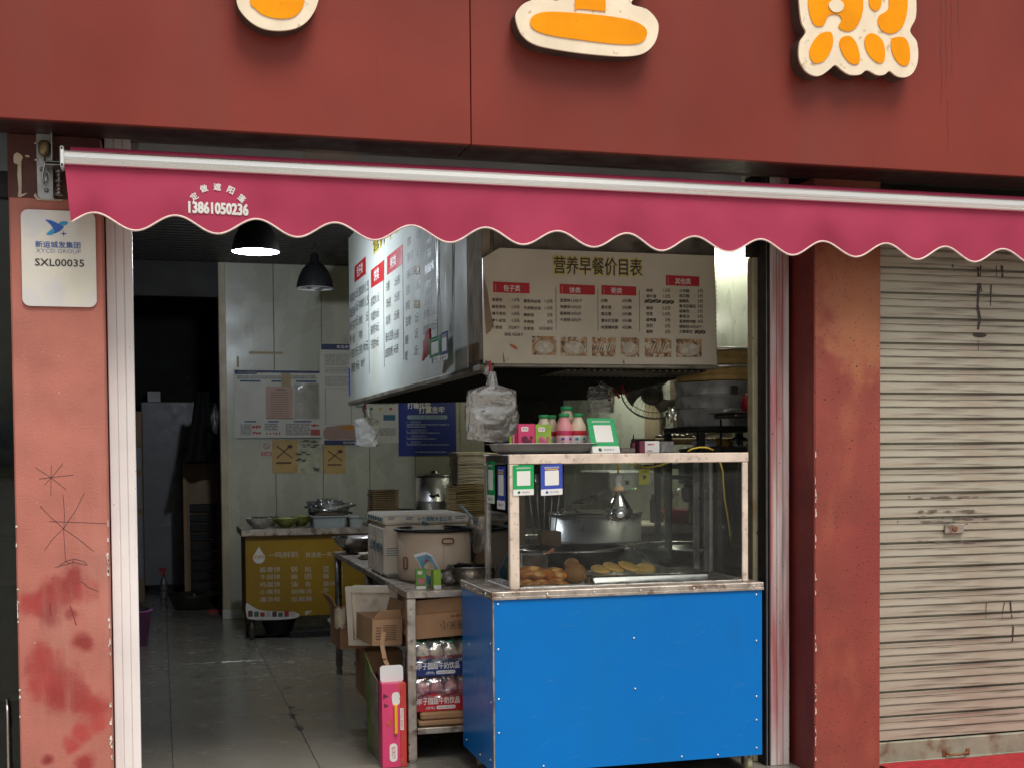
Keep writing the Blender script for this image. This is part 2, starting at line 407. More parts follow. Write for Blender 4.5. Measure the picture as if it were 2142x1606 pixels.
m_red = mat('red_plastic', (.50, .02, .03), .35, 0, .1)
m_pink = mat('pink_carton', (.70, .055, .17), .4, 0, .08, 6)
m_pinkred = mat('red_carton', (.58, .05, .035), .4, 0, .08, 6)
m_maroon = mat('maroon_carton', (.14, .02, .045), .5, 0, .2, 8)
m_olive = mat('olive_board', (.13, .21, .045), .6, 0, .3, 9)
m_lime = mat('lime_carton', (.30, .48, .06), .4, 0, .15, 20)
m_dgreen = mat('green_carton', (.10, .28, .04), .4, 0, .15, 20)
m_card = mat('cardboard', (.37, .205, .105), .85, 0, .12, 5, .3, 120, dirt=[((.20, .10, .05), 5, .5, .75, (1, 1, 1), .6)])
m_cardin = mat('cardboard_light', (.46, .28, .16), .85, 0, .12, 5)
m_print = mat('brown_print', (.10, .045, .02), .8, var=0)
m_foam = mat('stained_foam', (.80, .72, .60), .85, 0, .1, 10, .5, 200, dirt=[((.42, .26, .14), 8, .58, .78, (1, 1, 1), .6), ((.16, .09, .04), 30, .72, .78)])
m_potcream = mat('stained_enamel', (.72, .56, .42), .4, 0, .08, 5, .1, 40, dirt=[((.33, .19, .10), 9, .60, .78, (1, 1, .6), .6), ((.09, .05, .03), 42, .70, .74)])
m_rust = mat('rusty_metal', (.22, .09, .035), .6, .3, .35, 30, .4)
m_blktxt = mat('teal_print', (.03, .17, .26), .7, var=.3, vs=60)
m_milk = mat('milk_bottle', (.80, .66, .48), .35, 0, .05, sss=.2)
m_milkp = mat('pink_milk_bottle', (.85, .36, .38), .35, 0, .05, sss=.2)
m_cap = mat('green_cap', (.03, .36, .12), .4, 0, .05)
m_navy = mat('navy_wrap', (.02, .035, .17), .4, 0, .2, 10)
m_redwrap = mat('red_wrap', (.50, .02, .03), .4, 0, .2, 10)
m_white_pl = mat('white_plastic', (.72, .72, .70), .4, 0, .05)
m_socket = mat('socket_peach', (.75, .50, .28), .45, 0, .08)
m_cord = mat('yellow_cord', (.65, .47, .03), .5, 0, .1)
m_dough = mat('fried_dough', (.74, .25, .03), .42, 0, .3, 26, .8, 70, dirt=[((.92, .55, .18), 18, .52, .68), ((.28, .09, .02), 14, .62, .75)], coat=.25)
m_sesame = mat('sesame_seed', (.86, .52, .17), .5, 0, .25, 60)
m_sesdough = mat('sesame_dough', (.24, .075, .012), .5, 0, .25, 30, .4)
m_pan = mat('pancake', (.90, .55, .14), .5, 0, .2, 25, .6, 60, dirt=[((.34, .24, .05), 40, .55, .68), ((.50, .19, .04), 10, .58, .75)])
m_brownboard = mat('brown_board', (.34, .24, .11), .8, 0, .2, 20, .3)
m_darkbrown = mat('dark_brown_tray', (.16, .10, .045), .7, 0, .25, 30)
m_whiteboard = mat('white_paper_lid', (.66, .58, .46), .8, 0, .12, 20)
m_poster = mat('poster_paper', (.52, .50, .44), .5, 0, .05)
m_postblue = mat('poster_blue', (.018, .032, .20), .4, 0, .1, 4)
m_postyel = mat('poster_ochre', (.42, .27, .09), .5, 0, .15, 8)
m_postgrey = mat('poster_grey_drawing', (.36, .35, .25), .5, 0, .35, 14)
m_hdrnavy = mat('poster_header', (.02, .03, .09), .5, var=0)
m_pinkpaper = mat('pink_paper', (.46, .30, .24), .6, 0, .05)
m_tan = mat('tan_tape', (.36, .28, .16), .6, 0, .1)
m_txtgrey = mat('small_text_grey', (.22, .22, .20), .6, var=0)
m_txtred = mat('sign_red', (.36, .06, .04), .6, var=0)
m_bowlw = mat('white_bowl', (.62, .60, .55), .25, 0, .05)
m_bowlg = mat('green_bowl', (.24, .26, .055), .3, 0, .1)
m_greybox = mat('grey_plastic_tub', (.30, .33, .34), .45, 0, .06)
m_navypl = mat('dark_blue_plastic', (.015, .02, .08), .4, 0, .1)
m_rubber = mat('castor_rubber', (.34, .31, .20), .55, 0, .25, 30, .3)
m_fridge = mat('fridge_white', (.30, .31, .33), .35, 0, .05)
m_coat = mat('dark_coat', (.012, .012, .014), .9, 0, .2, 8)
m_wood = mat('old_wood', (.30, .20, .12), .6, 0, .2, 10, .3, 40, stretch=(1, 1, .2))
m_purple = mat('purple_bin', (.36, .12, .34), .5, 0, .08)
m_bamboo = mat('bamboo', (.62, .41, .15), .6, 0, .25, 14, .3, 80)
m_alupot = mat('aluminium_steamer', (.62, .62, .60), .36, .55, .12, 7, .1, 50, dirt=[((.30, .29, .27), 9, .55, .75)])
m_wok = mat('oily_wok', (.02, .02, .02), .18, .7, .3, 10, .1)
m_fan = mat('fan_black', (.022, .02, .018), .45, 0, .2)
m_fanbl = mat('fan_blade', (.10, .09, .08), .4, 0, .2)
m_yellowcard = mat('yellow_tag', (.55, .50, .04), .5, 0, .05)
m_glass = glassy('cabinet_glass', (.95, .97, .96), .0, .02, .002, (.5, .5, .45), grime=.02, ior=1.30)
m_doorglass = glassy('door_glass', (.55, .60, .56), .0, .05, .0, (.2, .22, .2), grime=.08)
m_bulb = glassy('bulb_glass', (.93, .93, .93), .12, .02)
m_bag = glassy('clear_bag', (.90, .90, .88), .20, .10, .13, (.90, .84, .76), bump=.8)
m_bagw = glassy('white_bag', (.9, .9, .9), .10, .25, .62, (.62, .62, .60), bump=.6)
m_bagc = glassy('thin_clear_film', (.96, .96, .96), .10, .16, .08, (.7, .7, .7), bump=.8)
m_film = glassy('board_film', (.93, .93, .92), .0, .35, .07, (.7, .7, .7), bump=.6, ior=1.12)
m_foodphoto = mat('food_photo', (.40, .23, .11), .5, 0, .45, 30, 0, dirt=[((.10, .07, .04), 40, .52, .62), ((.62, .54, .42), 36, .52, .62)])
m_bulbon = mat('lit_lamp', (1, 1, 1), .5, var=0, emis=(.92, .97, 1), es=22, rvar=0)

# ================================================================== setting
# ground
mb = MB(); mb.box(-60, 60, -80, .1, -.30, -.02)
struct(mb.build('pavement', m_pave, base=(0, -2, 0)))
mb = MB(); mb.box(-.6, 3.6, .1, 10.3, -.3, -.012)
floor = struct(mb.build('floor', m_joint, base=(0, .1, 0)))
T = .678
mb = MB(); mb.box(.0012, T - .0012, .0012, T - .0012, -.012, 0, .0016)
first = None
for i in range(-1, 5):
    for j in range(0, 15):
        x, y = .037 + (i) * T, .10 + j * T
        if first is None:
            first = mb.build('tile', m_tile, parent=floor); t = first
        else:
            t = first.copy(); COL.objects.link(t)
        t.location = (x, y, R_.uniform(-.0008, .0004)); t.rotation_euler = (R_.uniform(-.0012, .0012), R_.uniform(-.0012, .0012), 0)
mb = MB()                                           # chips and cracks along the joint
for k in range(26):
    y = 1.5 + k * .06 + R_.uniform(-.02, .02); x = .715 + R_.uniform(-.006, .01)
    a = R_.uniform(0, 6)
    if k in (3, 4, 5, 9, 10, 14): 
        P = [(x + math.cos(a + q * .9) * R_.uniform(.006, .03), y + math.sin(a + q * .9) * R_.uniform(.01, .04)) for q in range(7)]
        mb.prism(P, 0, .0012, frame((0, 0, .0008), (1, 0, 0), (0, 1, 0)))
for (px, py, w) in ((610, 1486, 26), (400, 1416, 26), (445, 1386, 20), (590, 1440, 22)):
    p = pt(px, py, z=0); q = pt(px + w, py - 3, z=0)
    mb.prism([(p.x, p.y), (q.x, q.y), (q.x, q.y + .012), (p.x, p.y + .006)], 0, .001, frame((0, 0, .0008), (1, 0, 0), (0, 1, 0)))
mb.build('crack', m_joint, parent=floor)

# room shell
XL, XR, YB, ZC = -.35, 3.3, 6.67, 3.25
def panel_wall(name, x0, x1, y, z1, w, m, m2, axis='x', start=None):
    """wall of upright panels, each a part, with a recessed joint"""
    mb = MB()
    if axis == 'x': mb.box(x0, x1, y + .012, y + .12, -.02, z1 + .049)
    else: mb.box(y + .012, y + .12, x0, x1, -.02, z1 + .049)
    wl = struct(mb.build(name, m2, base=(x0, y, 0) if axis == 'x' else (y, x0, 0)))
    a = start if start is not None else x0
    while a < x1 - .02:
        b = min(a + w, x1); mb = MB()
        aa = max(a, x0)
        if axis == 'x': mb.box(aa + .002, b - .002, y, y + .012, 0, z1, .003)
        else: mb.box(y, y + .012, aa + .002, b - .002, 0, z1, .003)
        mb.build('panel', m, parent=wl); a += w
    return wl
wb = panel_wall('back_wall', .56, XR, YB, ZC, .437, m_wall, m_joint, start=.56 + .035)
mb = MB(); mb.box(.535, .60, YB - .03, YB + .14, 0, ZC, .006); mb.build('corner_trim', m_corner, parent=wb)
mb = MB(); mb.box(.53, .72, YB - .045, YB - .004, 0, .05, .004); mb.box(.53, .70, YB - .032, YB - .003, .05, .085, .004); mb.build('skirting', m_wallr, parent=wb)
wr = panel_wall('right_wall', .42, YB, XR, ZC, .43, m_wallr, m_joint, axis='y')
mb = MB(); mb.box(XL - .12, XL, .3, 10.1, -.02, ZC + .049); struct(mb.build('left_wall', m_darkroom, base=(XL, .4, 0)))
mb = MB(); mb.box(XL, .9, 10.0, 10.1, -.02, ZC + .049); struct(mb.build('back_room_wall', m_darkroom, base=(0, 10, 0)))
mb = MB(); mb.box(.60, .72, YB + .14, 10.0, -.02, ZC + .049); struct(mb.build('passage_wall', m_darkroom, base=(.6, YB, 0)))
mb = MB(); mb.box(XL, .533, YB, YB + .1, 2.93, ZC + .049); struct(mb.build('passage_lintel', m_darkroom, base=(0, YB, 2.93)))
mb = MB(); mb.box(-6, 9, .3, 10.3, ZC + .05, 3.6); ceil = struct(mb.build('ceiling', m_ceil, base=(0, .4, ZC)))
mb = MB(); mb.box(XL, XR, 0, .085, ZC - .01, ZC + .03, .004)
f = mb.build('slat', m_ceil, parent=ceil, base=None); f.location = (0, 2.9, 0)
for k in range(1, 31):
    t = f.copy(); COL.objects.link(t); t.location = (0, 2.9 + k * .122, 0)

# shopfront masonry behind the fascia, and the closing walls either side
mb = MB(); mb.box(-9, 12, .0, .3, 2.86, 8); mb.box(-9, 12, .3, .42, 2.80, 3.3)
struct(mb.build('upper_wall', mat('upper_wall_render', (.30, .26, .22), .9, bump=.4), base=(0, 0, 2.86)))
mb = MB(); mb.box(2.80, 3.42, .30, .42, -.02, 2.8); struct(mb.build('front_wall', m_darkroom, base=(2.9, .3, 0)))
mb = MB(); mb.box(-.545, -.12, .26, .40, -.02, 2.8); struct(mb.build('front_wall', m_darkroom, base=(-.3, .3, 0)))

# ================================================================== facade
F0 = lambda y: frame((0, y, 0))
fas = thing('shop_sign', 'red metal fascia above the shop with big cream and orange characters', 'shop sign', (1.2, -.25, 2.74))
SY = -.25
mb = MB(); mb.box(-5, 1.2285, SY, SY + .03, 2.739, 4.6, .002); mb.build('panel', m_fascia, parent=fas)
mb = MB(); mb.box(1.2325, 8, SY + .001, SY + .031, 2.739, 4.6, .002); mb.build('panel', m_fascia, parent=fas)
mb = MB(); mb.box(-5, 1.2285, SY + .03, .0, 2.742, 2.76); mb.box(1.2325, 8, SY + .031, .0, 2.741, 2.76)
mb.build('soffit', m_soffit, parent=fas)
LS = SY - .075
def SP(px, py): p = pt(px, py, y=LS - .004); return (p.x, p.z)
def letter(outline, inlays, holes=()):
    o = crom([SP(*p) for p in outline], 5)
    mb = MB(); mb.prism(o, 0.002, .068, F0(SY)); le = mb.build('letter', m_letside, parent=fas)
    mb = MB(); mb.prism(o, .0685, .079, F0(SY)); mb.build('face', m_cream, parent=le)
    for inl in inlays:
        mb = MB(); mb.prism(crom([SP(*p) for p in inl], 5), .0795, .083, F0(SY)); mb.build('inlay', m_orange, parent=le)
    for h in holes:
        mb = MB(); mb.prism(crom([SP(*p) for p in h], 5), .0835, .0865, F0(SY)); mb.build('inlay_hole', m_cream, parent=le)
def Z1(L_): return [(440 + x / 2.142, y / 2.142) for x, y in L_]
def Z2(L_): return [(1560 + x / 3.68, y / 3.68) for x, y in L_]
# character with a round hooked foot
letter(Z1([(118, 10), (122, -120), (95, -260), (120, -420), (300, -520), (480, -420), (505, -260), (478, -120), (486, -10), (455, 70), (400, 120), (320, 138), (235, 128), (165, 85)]),
       [Z1([(178, 5), (185, -150), (190, -330), (300, -400), (410, -330), (420, -150), (422, 0), (400, 55), (360, 82), (300, 85), (240, 70), (200, 40)])])
# character of stacked strokes
letter(Z1([(1368, 85), (1378, 45), (1415, 12), (1480, -6), (1560, 2), (1480, -60), (1470, -130), (1560, -170), (1400, -240), (1390, -420), (1560, -520), (1750, -620), (2000, -420), (1990, -240), (1850, -170), (1965, -120), (1950, -50), (1885, 15), (1955, 42), (2000, 90), (2008, 135), (1990, 195), (1940, 240), (1850, 253), (1700, 243), (1560, 224), (1455, 200), (1395, 155)]),
       [Z1([(1432, 102), (1448, 72), (1500, 56), (1600, 58), (1760, 72), (1880, 92), (1940, 120), (1956, 150), (1940, 185), (1895, 200), (1800, 198), (1650, 180), (1520, 160), (1450, 134)]),
        Z1([(1632, 48), (1634, -40), (1632, -200), (1640, -480), (1700, -520), (1762, -480), (1770, -200), (1768, -40), (1770, 48), (1760, 52), (1700, 46), (1645, 42)]),
        Z1([(1520, -95), (1600, -115), (1622, -80), (1620, -50), (1560, -45)]), Z1([(1790, -85), (1900, -95), (1910, -65), (1850, -45), (1785, -40)])])
# character over four dots
letter(Z2([(412, 20), (408, -150), (380, -420), (500, -700), (860, -760), (1240, -700), (1340, -400), (1310, -150), (1314, 60), (1305, 150), (1265, 240), (1315, 320), (1328, 410), (1318, 500), (1280, 570), (1220, 597), (1160, 585), (1107, 548), (1070, 575), (1010, 578), (934, 542), (880, 575), (800, 575), (740, 540), (690, 502), (640, 540), (585, 578), (530, 585), (465, 550), (420, 480), (408, 400), (420, 320), (462, 248), (430, 170)]),
       [Z2([(478, 30), (485, -120), (470, -350), (620, -420), (860, -380), (890, -150), (902, 40), (885, 140), (845, 215), (790, 245), (735, 232), (712, 205), (735, 160), (720, 125), (675, 112), (632, 128), (610, 175), (585, 205), (530, 198), (495, 130)]),
        Z2([(945, 0), (942, -150), (1000, -200), (1038, -150), (1042, 10), (1030, 65), (990, 88), (955, 55)]),
        Z2([(1100, 20), (1095, -200), (1180, -260), (1235, -200), (1243, 20), (1232, 130), (1195, 220), (1120, 263), (1050, 240), (1015, 180), (1025, 125), (1065, 100), (1095, 72)]),
        Z2([(630, 248), (662, 268), (668, 340), (640, 420), (590, 478), (530, 488), (495, 450), (490, 390), (520, 320), (570, 265)]),
        Z2([(770, 280), (810, 288), (850, 340), (875, 430), (870, 485), (835, 500), (790, 480), (745, 420), (720, 350), (730, 300)]),
        Z2([(965, 260), (1015, 280), (1055, 330), (1070, 410), (1060, 475), (1020, 488), (970, 455), (930, 400), (912, 330), (925, 280)]),
        Z2([(1185, 287), (1225, 300), (1252, 350), (1262, 430), (1250, 495), (1210, 510), (1165, 480), (1130, 420), (1115, 350), (1125, 300)])],
       [Z2([(632, 50), (650, 15), (700, 2), (740, 25), (748, 65), (715, 98), (665, 95)]), Z2([(610, -200), (800, -210), (800, -150), (610, -140)])])
mb = MB()                                            # dried runs of rust on the right panel
for x0, y0, l in ((1500, 0, 820), (1538, 0, 660), (1550, 780, 380), (1580, 20, 560), (1632, 0, 330)):
    A = [Z2([(x0 + 5 * math.sin(i * .9) + i * .6, y0 + l * i / 12)])[0] for i in range(13)]
    pts = [pt(*a, y=SY) for a in A]
    for i in range(12):
        w = .0016 * (1 - i / 18) * R_.uniform(.5, 1.3)
        a, b = pts[i], pts[i + 1]
        mb.prism([(a.x - w, a.z), (a.x + w, a.z), (b.x + w, b.z), (b.x - w, b.z)], .0002, .0006, F0(SY + .001))
mb.build('rust_run', m_dred, parent=fas)

# plates in the recess above the awning
for a, b in ((290, 635), (750, 1550)):
    x0, x1 = pt(a, 310, y=.27).x, pt(b, 350, y=.27).x
    mb = MB(); mb.box(x0, x1, .265, .275, 2.60, 2.794)
    tag(mb.build('cover_plate', mat('cover_plate_grey', (.36, .40, .41), .5, 0, .15, 4), base=((x0 + x1) / 2, .27, 2.6)),
        'short grey plate above the left end of the awning' if a < 500 else 'long grey plate in the shade above the middle of the awning', 'plate')

# left pillar
pl = thing('left_pillar', 'pinkish red pillar with sprayed blotches and a scribbled star, left of the doorway', 'pillar', (-.545, 0, 0))
mb = MB(); mb.box(-.545, -.2, 0, .255, -.02, 2.739, .006); mb.build('shaft', [m_pill_l], parent=pl)
p0 = pt(28, 300, y=0); p1 = pt(135, 418, y=0)
mb = MB(); mb.box(-.546, -.205, -.0025, .0, p1.z, 2.739); mb.build('unpainted_patch', m_dred, parent=pl)
mb = MB()
for P in ([(190, 620), (200, 560), (240, 535), (290, 560), (322, 600), (300, 660), (300, 800), (305, 1000), (300, 1120), (340, 1110), (385, 1100), (330, 1140), (280, 1165), (250, 1150), (262, 1050), (245, 850), (250, 700), (195, 680)],
          [(470, 1140), (500, 1100), (520, 1150), (560, 1180), (880, 1195), (880, 1215), (520, 1200)], [(345, 575), (400, 570), (420, 600), (370, 600)]):
    mb.prism([(pt(x / 6.69, 240 + y / 6.69, y=-.003).x, pt(x / 6.69, 240 + y / 6.69, y=-.003).z) for x, y in P], .0002, .005, F0(-.003))
mb.build('putty', m_putty, parent=pl)
mb = MB()
def stroke(mb, P, w, y, d=.0006):
    for i in range(len(P) - 1):
        a, b = Vector(P[i]), Vector(P[i + 1]); t = (b - a); 
        if t.length < 1e-6: continue
        n = Vector((-t.y, t.x)).normalized() * w
        mb.prism([tuple(a - n), tuple(b - n), tuple(b + n), tuple(a + n)], .0002, d, F0(y))
def PP(px, py): p = pt(px, py, y=0); return (p.x, p.z)
zz = lambda x, y: PP(x / 2.274, 900 + y / 2.274)
for L_ in ([(168, 175), (240, 222), (315, 280)], [(186, 230), (250, 222), (350, 210)], [(244, 165), (242, 308)], [(300, 155), (255, 212), (212, 258)],
           [(190, 358), (245, 415), (302, 465), (380, 520), (445, 575)], [(300, 305), (307, 400), (303, 480), (312, 625)], [(402, 295), (360, 380), (302, 465), (250, 515), (212, 570)], [(235, 432), (340, 435), (510, 442)],
           [(262, 650), (300, 640), (350, 625), (410, 640)], [(282, 640), (320, 618), (355, 610), (400, 622), (415, 640)], [(310, 622), (335, 632)], [(350, 612), (345, 630)], [(385, 715), (420, 745), (470, 765)]):
    stroke(mb, [zz(*p) for p in L_], .0009, 0)
mb.build('scribble', m_ink, parent=pl)
mb = MB()
for L_ in ([(240, 820), (238, 850), (243, 880)], [(332, 830), (350, 880), (362, 925)]): stroke(mb, [zz(*p) for p in L_], .002, 0)
mb.build('paint_run', mat('deep_red_spray', (.24, .02, .02), .6), parent=pl)
mb = MB()                                            # chipped arrises
for k in range(46):
    z = R_.uniform(.15, 1.35); sx = R_.choice((-.2, -.2, -.545)); h = R_.uniform(.004, .02) * (1.6 if R_.random() < .25 else 1); w = R_.uniform(.003, .011)
    s = -1 if sx == -.2 else 1
    mb.prism([(sx, z), (sx + s * w, z + h * .2), (sx + s * w * .8, z + h), (sx + s * w * .2, z + h * 1.3)], .0003, .0012, F0(0))
mb.build('chip', mat('bare_plaster', (.74, .68, .58), .9), parent=pl)

# plaque
pq = thing('number_plaque', 'white enamel number plaque with a blue bird mark on the left pillar', 'plaque', tuple(pt(122, 540, y=-.012)))
q0, q1 = pt(47, 640, y=-.01), pt(199, 444, y=-.01)
A0, B0, A1, B1 = q0.x, q0.z, q1.x, q1.z; Wp, Hp = A1 - A0, B1 - B0
fr = frame((A0, -.003, B0))
mb = MB(); mb.prism(rrect(0, 0, Wp, Hp, .028), 0, .007, fr); mb.build('plate', m_plaque, parent=pq)
fr = frame((A0, -.0105, B0))
def PQ(x, y): return (Wp * (x - 310) / 1010, Hp * (1470 - y) / 1320)
mb = MB(); mb.prism(crom([PQ(*p) for p in ((640, 285), (720, 290), (800, 325), (860, 355), (890, 370), (840, 430), (750, 470), (755, 430), (735, 390), (700, 340))], 3), 0, .0006, fr); mb.build('mark', m_blue1, parent=pq)
mb = MB(); mb.prism(crom([PQ(*p) for p in ((650, 485), (690, 440), (740, 405), (750, 440), (740, 480), (700, 492))], 3), .0008, .0012, fr); mb.prism(crom([PQ(*p) for p in ((820, 330), (870, 298), (930, 298), (945, 320), (905, 350), (860, 352))], 3), .0008, .0012, fr); mb.build('mark', m_blue2, parent=pq)
mb = MB(); mb.prism([PQ(*p) for p in ((885, 425), (893, 458), (935, 467), (893, 476), (885, 515), (877, 476), (835, 467), (877, 458))], 0, .0006, fr); text(mb, '新运城发集团', fr, *PQ(500, 665), *PQ(1108, 578), bold=.015); mb.build('lettering', m_blue3, parent=pq)
mb = MB(); text(mb, 'XYCD GROUP', fr, *PQ(505, 735), *PQ(1115, 680)); mb.build('lettering', m_greytxt, parent=pq)
mb = MB(); text(mb, 'SXL00035', fr, *PQ(492, 915), *PQ(1155, 818), bold=.02); mb.build('lettering', m_ink, parent=pq)

# frames and right pillar
def jamb(name, label, x0, x1, y0, y1, m, grooves=2):
    t = thing(name, label, 'door frame', ((x0 + x1) / 2, y0, 0))
    mb = MB(); mb.box(x0, x1, y0 + .006, y1, 0, 2.78)
    w = (x1 - x0); n = grooves + 1
    for k in range(n):
        mb.box(x0 + w * k / n + (.0015 if k else -.0005), x0 + w * (k + 1) / n - (.0015 if k < n - 1 else -.0005), y0, y0 + .0065, .001, 2.78, .002)
    mb.build('profile', m, parent=t); return t
jamb('door_frame', 'white metal door frame beside the blotched left pillar', -.194, -.094, .135, .24, m_jamb)
t = jamb('door_frame', 'white door frame sprayed pink lower down, beside the right pillar', 2.780, 2.876, .20, .29, m_jamb_r)
mb = MB(); mb.box(2.759, 2.765, .21, .29, 0, 2.78); mb.box(2.773, 2.779, .205, .29, 0, 2.78); mb.box(2.765, 2.773, .25, .29, 0, 2.78); mb.build('shutter_channel', m_black, parent=t)
mb = MB(); mb.box(2.7675, 2.7700, .215, .25, 0, 2.78); mb.build('brush_seal', m_zinc, parent=t)
mb = MB(); mb.box(2.738, 2.799, .30, .36, 0, 2.42, .004); tag(mb.build('door_post', m_beige, base=(2.73, .3, 0)), 'beige chipped inner door post right of the glass showcase', 'door post')
mb = MB(); mb.box(2.728, 2.779, .296, .365, 2.425, 2.8, .004); tag(mb.build('door_post', m_black, base=(2.73, .3, 2.4)), 'black stub on top of the beige inner door post under the awning', 'door post')
pr = thing('right_pillar', 'orange red weathered pillar between the blue cart and the shutter', 'pillar', (3.07, 0, 0))
mb = MB(); mb.box(2.903, 3.242, 0, .26, -.02, 2.739, .004); mb.build('shaft', m_pill_r, parent=pr)
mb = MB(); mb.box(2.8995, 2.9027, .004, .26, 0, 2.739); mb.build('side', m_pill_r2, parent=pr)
mb = MB()
for k in range(34):
    z = R_.uniform(.05, 1.5) if k % 3 else R_.uniform(.05, .5); h = R_.uniform(.004, .03); w = R_.uniform(.002, .010)
    mb.prism([(2.903, z), (2.903 + w, z + h * .2), (2.903 + w * .8, z + h), (2.903 + w * .2, z + h * 1.3)], .0003, .0012, F0(0))
mb.build('chip', mat('bare_pink_plaster', (.70, .50, .42), .9), parent=pr)

# roller shutter
sh = thing('roller_shutter', 'closed cream roller shutter with oily drips, right of the pillar', 'shutter', (4.2, .06, 0))
SH = .118
prof = [(0, .026), (.002, .026), (.0025, .003), (.046, .002), (.0465, .008), (.054, .009), (.0545, -.001), (.084, -.001), (.0845, .006), (.0875, .006), (.088, .001), (.108, -.001), (.1085, .026), (.118, .026)]
mb = MB(); X0, X1 = 3.20, 6.0
for i in range(len(prof) - 1):
    (z0, y0), (z1, y1) = prof[i], prof[i + 1]
    mb.add([(X0, .06 + y0, z0), (X1, .06 + y0, z0), (X1, .06 + y1, z1), (X0, .06 + y1, z1)], [(0, 1, 2, 3)])
mb.add([(X0, .0885, -.004), (X1, .0885, -.004), (X1, .0885, SH + .004), (X0, .0885, SH + .004)], [(0, 1, 2, 3)])
sl0 = mb.build('slat', m_shut, parent=sh); sl0.location = (0, 0, .115)
for k in range(1, 22):
    t = sl0.copy(); COL.objects.link(t); t.location = (0, R_.uniform(-.001, .001), .115 + k * SH)
mb = MB(); mb.box(X0, X1, .052, .08, .004, .108, .004); mb.box(X0, X1, .046, .052, .0, .016, .002); mb.build('bottom_bar', m_shutb, parent=sh)
lk = pt(1995, 1105, y=.055)
mb = MB(); mb.box(lk.x - .052, lk.x + .052, .046, .058, lk.z - .022, lk.z + .022, .003); lo = mb.build('lock', m_steel_old, parent=sh)
mb = MB(); mb.lathe([(.014, .0), (.014, -.004), (.009, -.006)], (lk.x, .0458, lk.z), ax='y', n=16); mb.box(lk.x - .002, lk.x + .002, .0385, .041, lk.z - .008, lk.z + .008); mb.build('keyhole', m_rust, parent=lo)
hd = pt(2000, 1572, y=.05)
mb = MB(); mb.box(hd.x - .075, hd.x - .055, .046, .052, hd.z - .016, hd.z + .016, .002); mb.box(hd.x + .055, hd.x + .075, .046, .052, hd.z - .016, hd.z + .016, .002)
mb.tube([(hd.x - .06, .045, hd.z), (hd.x - .045, .03, hd.z - .004), (hd.x, .024, hd.z - .006), (hd.x + .045, .03, hd.z - .004), (hd.x + .06, .045, hd.z)], .005); mb.build('handle', m_rust, parent=sh)
mb = MB()
def streak(mb, P, w):
    pts = [pt(x, y, y=.058) for x, y in P]
    for i in range(len(pts) - 1):
        a, b = pts[i], pts[i + 1]; ww = w * R_.uniform(.6, 1.4)
        mb.prism([(a.x - ww, a.z), (a.x + ww, a.z), (b.x + ww * .8, b.z), (b.x - ww * .8, b.z)], .0002, .0006, F0(.0595))
for P, w in (([(2046, 560), (2048, 600), (2045, 640), (2050, 665), (2046, 690)], .006), ([(2052, 556), (2050, 590), (2054, 610)], .003), ([(2074, 596), (2072, 640)], .003), ([(2085, 556), (2084, 588)], .003), ([(2096, 556), (2098, 588)], .005),
             ([(2048, 712), (2046, 742)], .002), ([(2064, 1258), (2062, 1292)], .0015), ([(2102, 1257), (2096, 1290)], .002), ([(2114, 1257), (2117, 1292), (2120, 1312), (2118, 1342)], .003), ([(1994, 554), (1993, 560)], .003)):
    streak(mb, P, w)
p = pt(2050, 701, y=.058); mb.prism([(p.x + .038 * math.cos(a * .5), p.z + .012 * math.sin(a * .5)) for a in range(13)], .0002, .0006, F0(.0595))
a, b = pt(2030, 1257, y=.058), pt(2120, 1256, y=.058); mb.prism([(a.x, a.z), (b.x, b.z), (b.x, b.z + .003), (a.x, a.z + .002)], .0002, .0006, F0(.0595))
mb.build('oily_drip', m_streak, parent=sh)
mb = MB()                                            # soot smeared on the slats round the lock
for k in range(70):
    u = R_.gauss(0, 1); px_, py_ = 1985 + u * 42, 1083 + R_.choice((-42, -14, 0, 10, 50)) + R_.uniform(-3, 3); p = pt(px_, py_, y=.058); w = R_.uniform(.01, .05) * math.exp(-u * u * .3); h = R_.uniform(.0012, .005)
    mb.prism([(p.x - w, p.z), (p.x - w * .5, p.z - h), (p.x + w * .6, p.z - h * .8), (p.x + w, p.z + h * .2), (p.x + w * .3, p.z + h)], .0002, .0005 + k * .00001, F0(.0590))
mb.build('soot_smear', m_soot, parent=sh)

# carpet
mb = MB()
mb.grid(lambda u, v: (3.26 + u * 3, .04 - v * 1.2, .012 + .006 * noise.noise(Vector((u * 9, v * 7, 0)))), 24, 12)
mb.box(3.26, 6.26, -1.16, .04, -.018, .004)
tag(mb.build('red_carpet', m_carpet, base=(4, -.5, 0)), 'strip of red carpet on the ground below the closed shutter', 'carpet')

# awning
aw = thing('awning', 'rolled up raspberry red awning with a scalloped valance and aluminium bar', 'awning', (1.7, -.2, 2.6))
AX0, AX1, AY = -.325, 5.2, -.2
mb = MB()
bar = [(0, 2.587), (-.006, 2.590), (-.010, 2.597), (-.007, 2.600), (-.012, 2.604), (-.013, 2.611), (-.009, 2.614), (-.013, 2.617), (-.013, 2.625), (-.009, 2.628), (-.011, 2.632), (-.004, 2.638), (.02, 2.640), (.03, 2.62), (.02, 2.587)]
n = len(bar)
mb.add([(AX0, AY - .015 + y, z) for y, z in bar] + [(AX1, AY - .015 + y, z) for y, z in bar], [(i, (i + 1) % n, n + (i + 1) % n, n + i) for i in range(n)] + [tuple(range(n))[::-1], tuple(range(n, 2 * n))])
mb.build('front_bar', m_alu, parent=aw)
mb = MB(); mb.box(AX0 - .014, AX0 - .0005, AY - .034, AY + .04, 2.572, 2.652, .004); cp = mb.build('end_cap', m_white_pl, parent=aw)
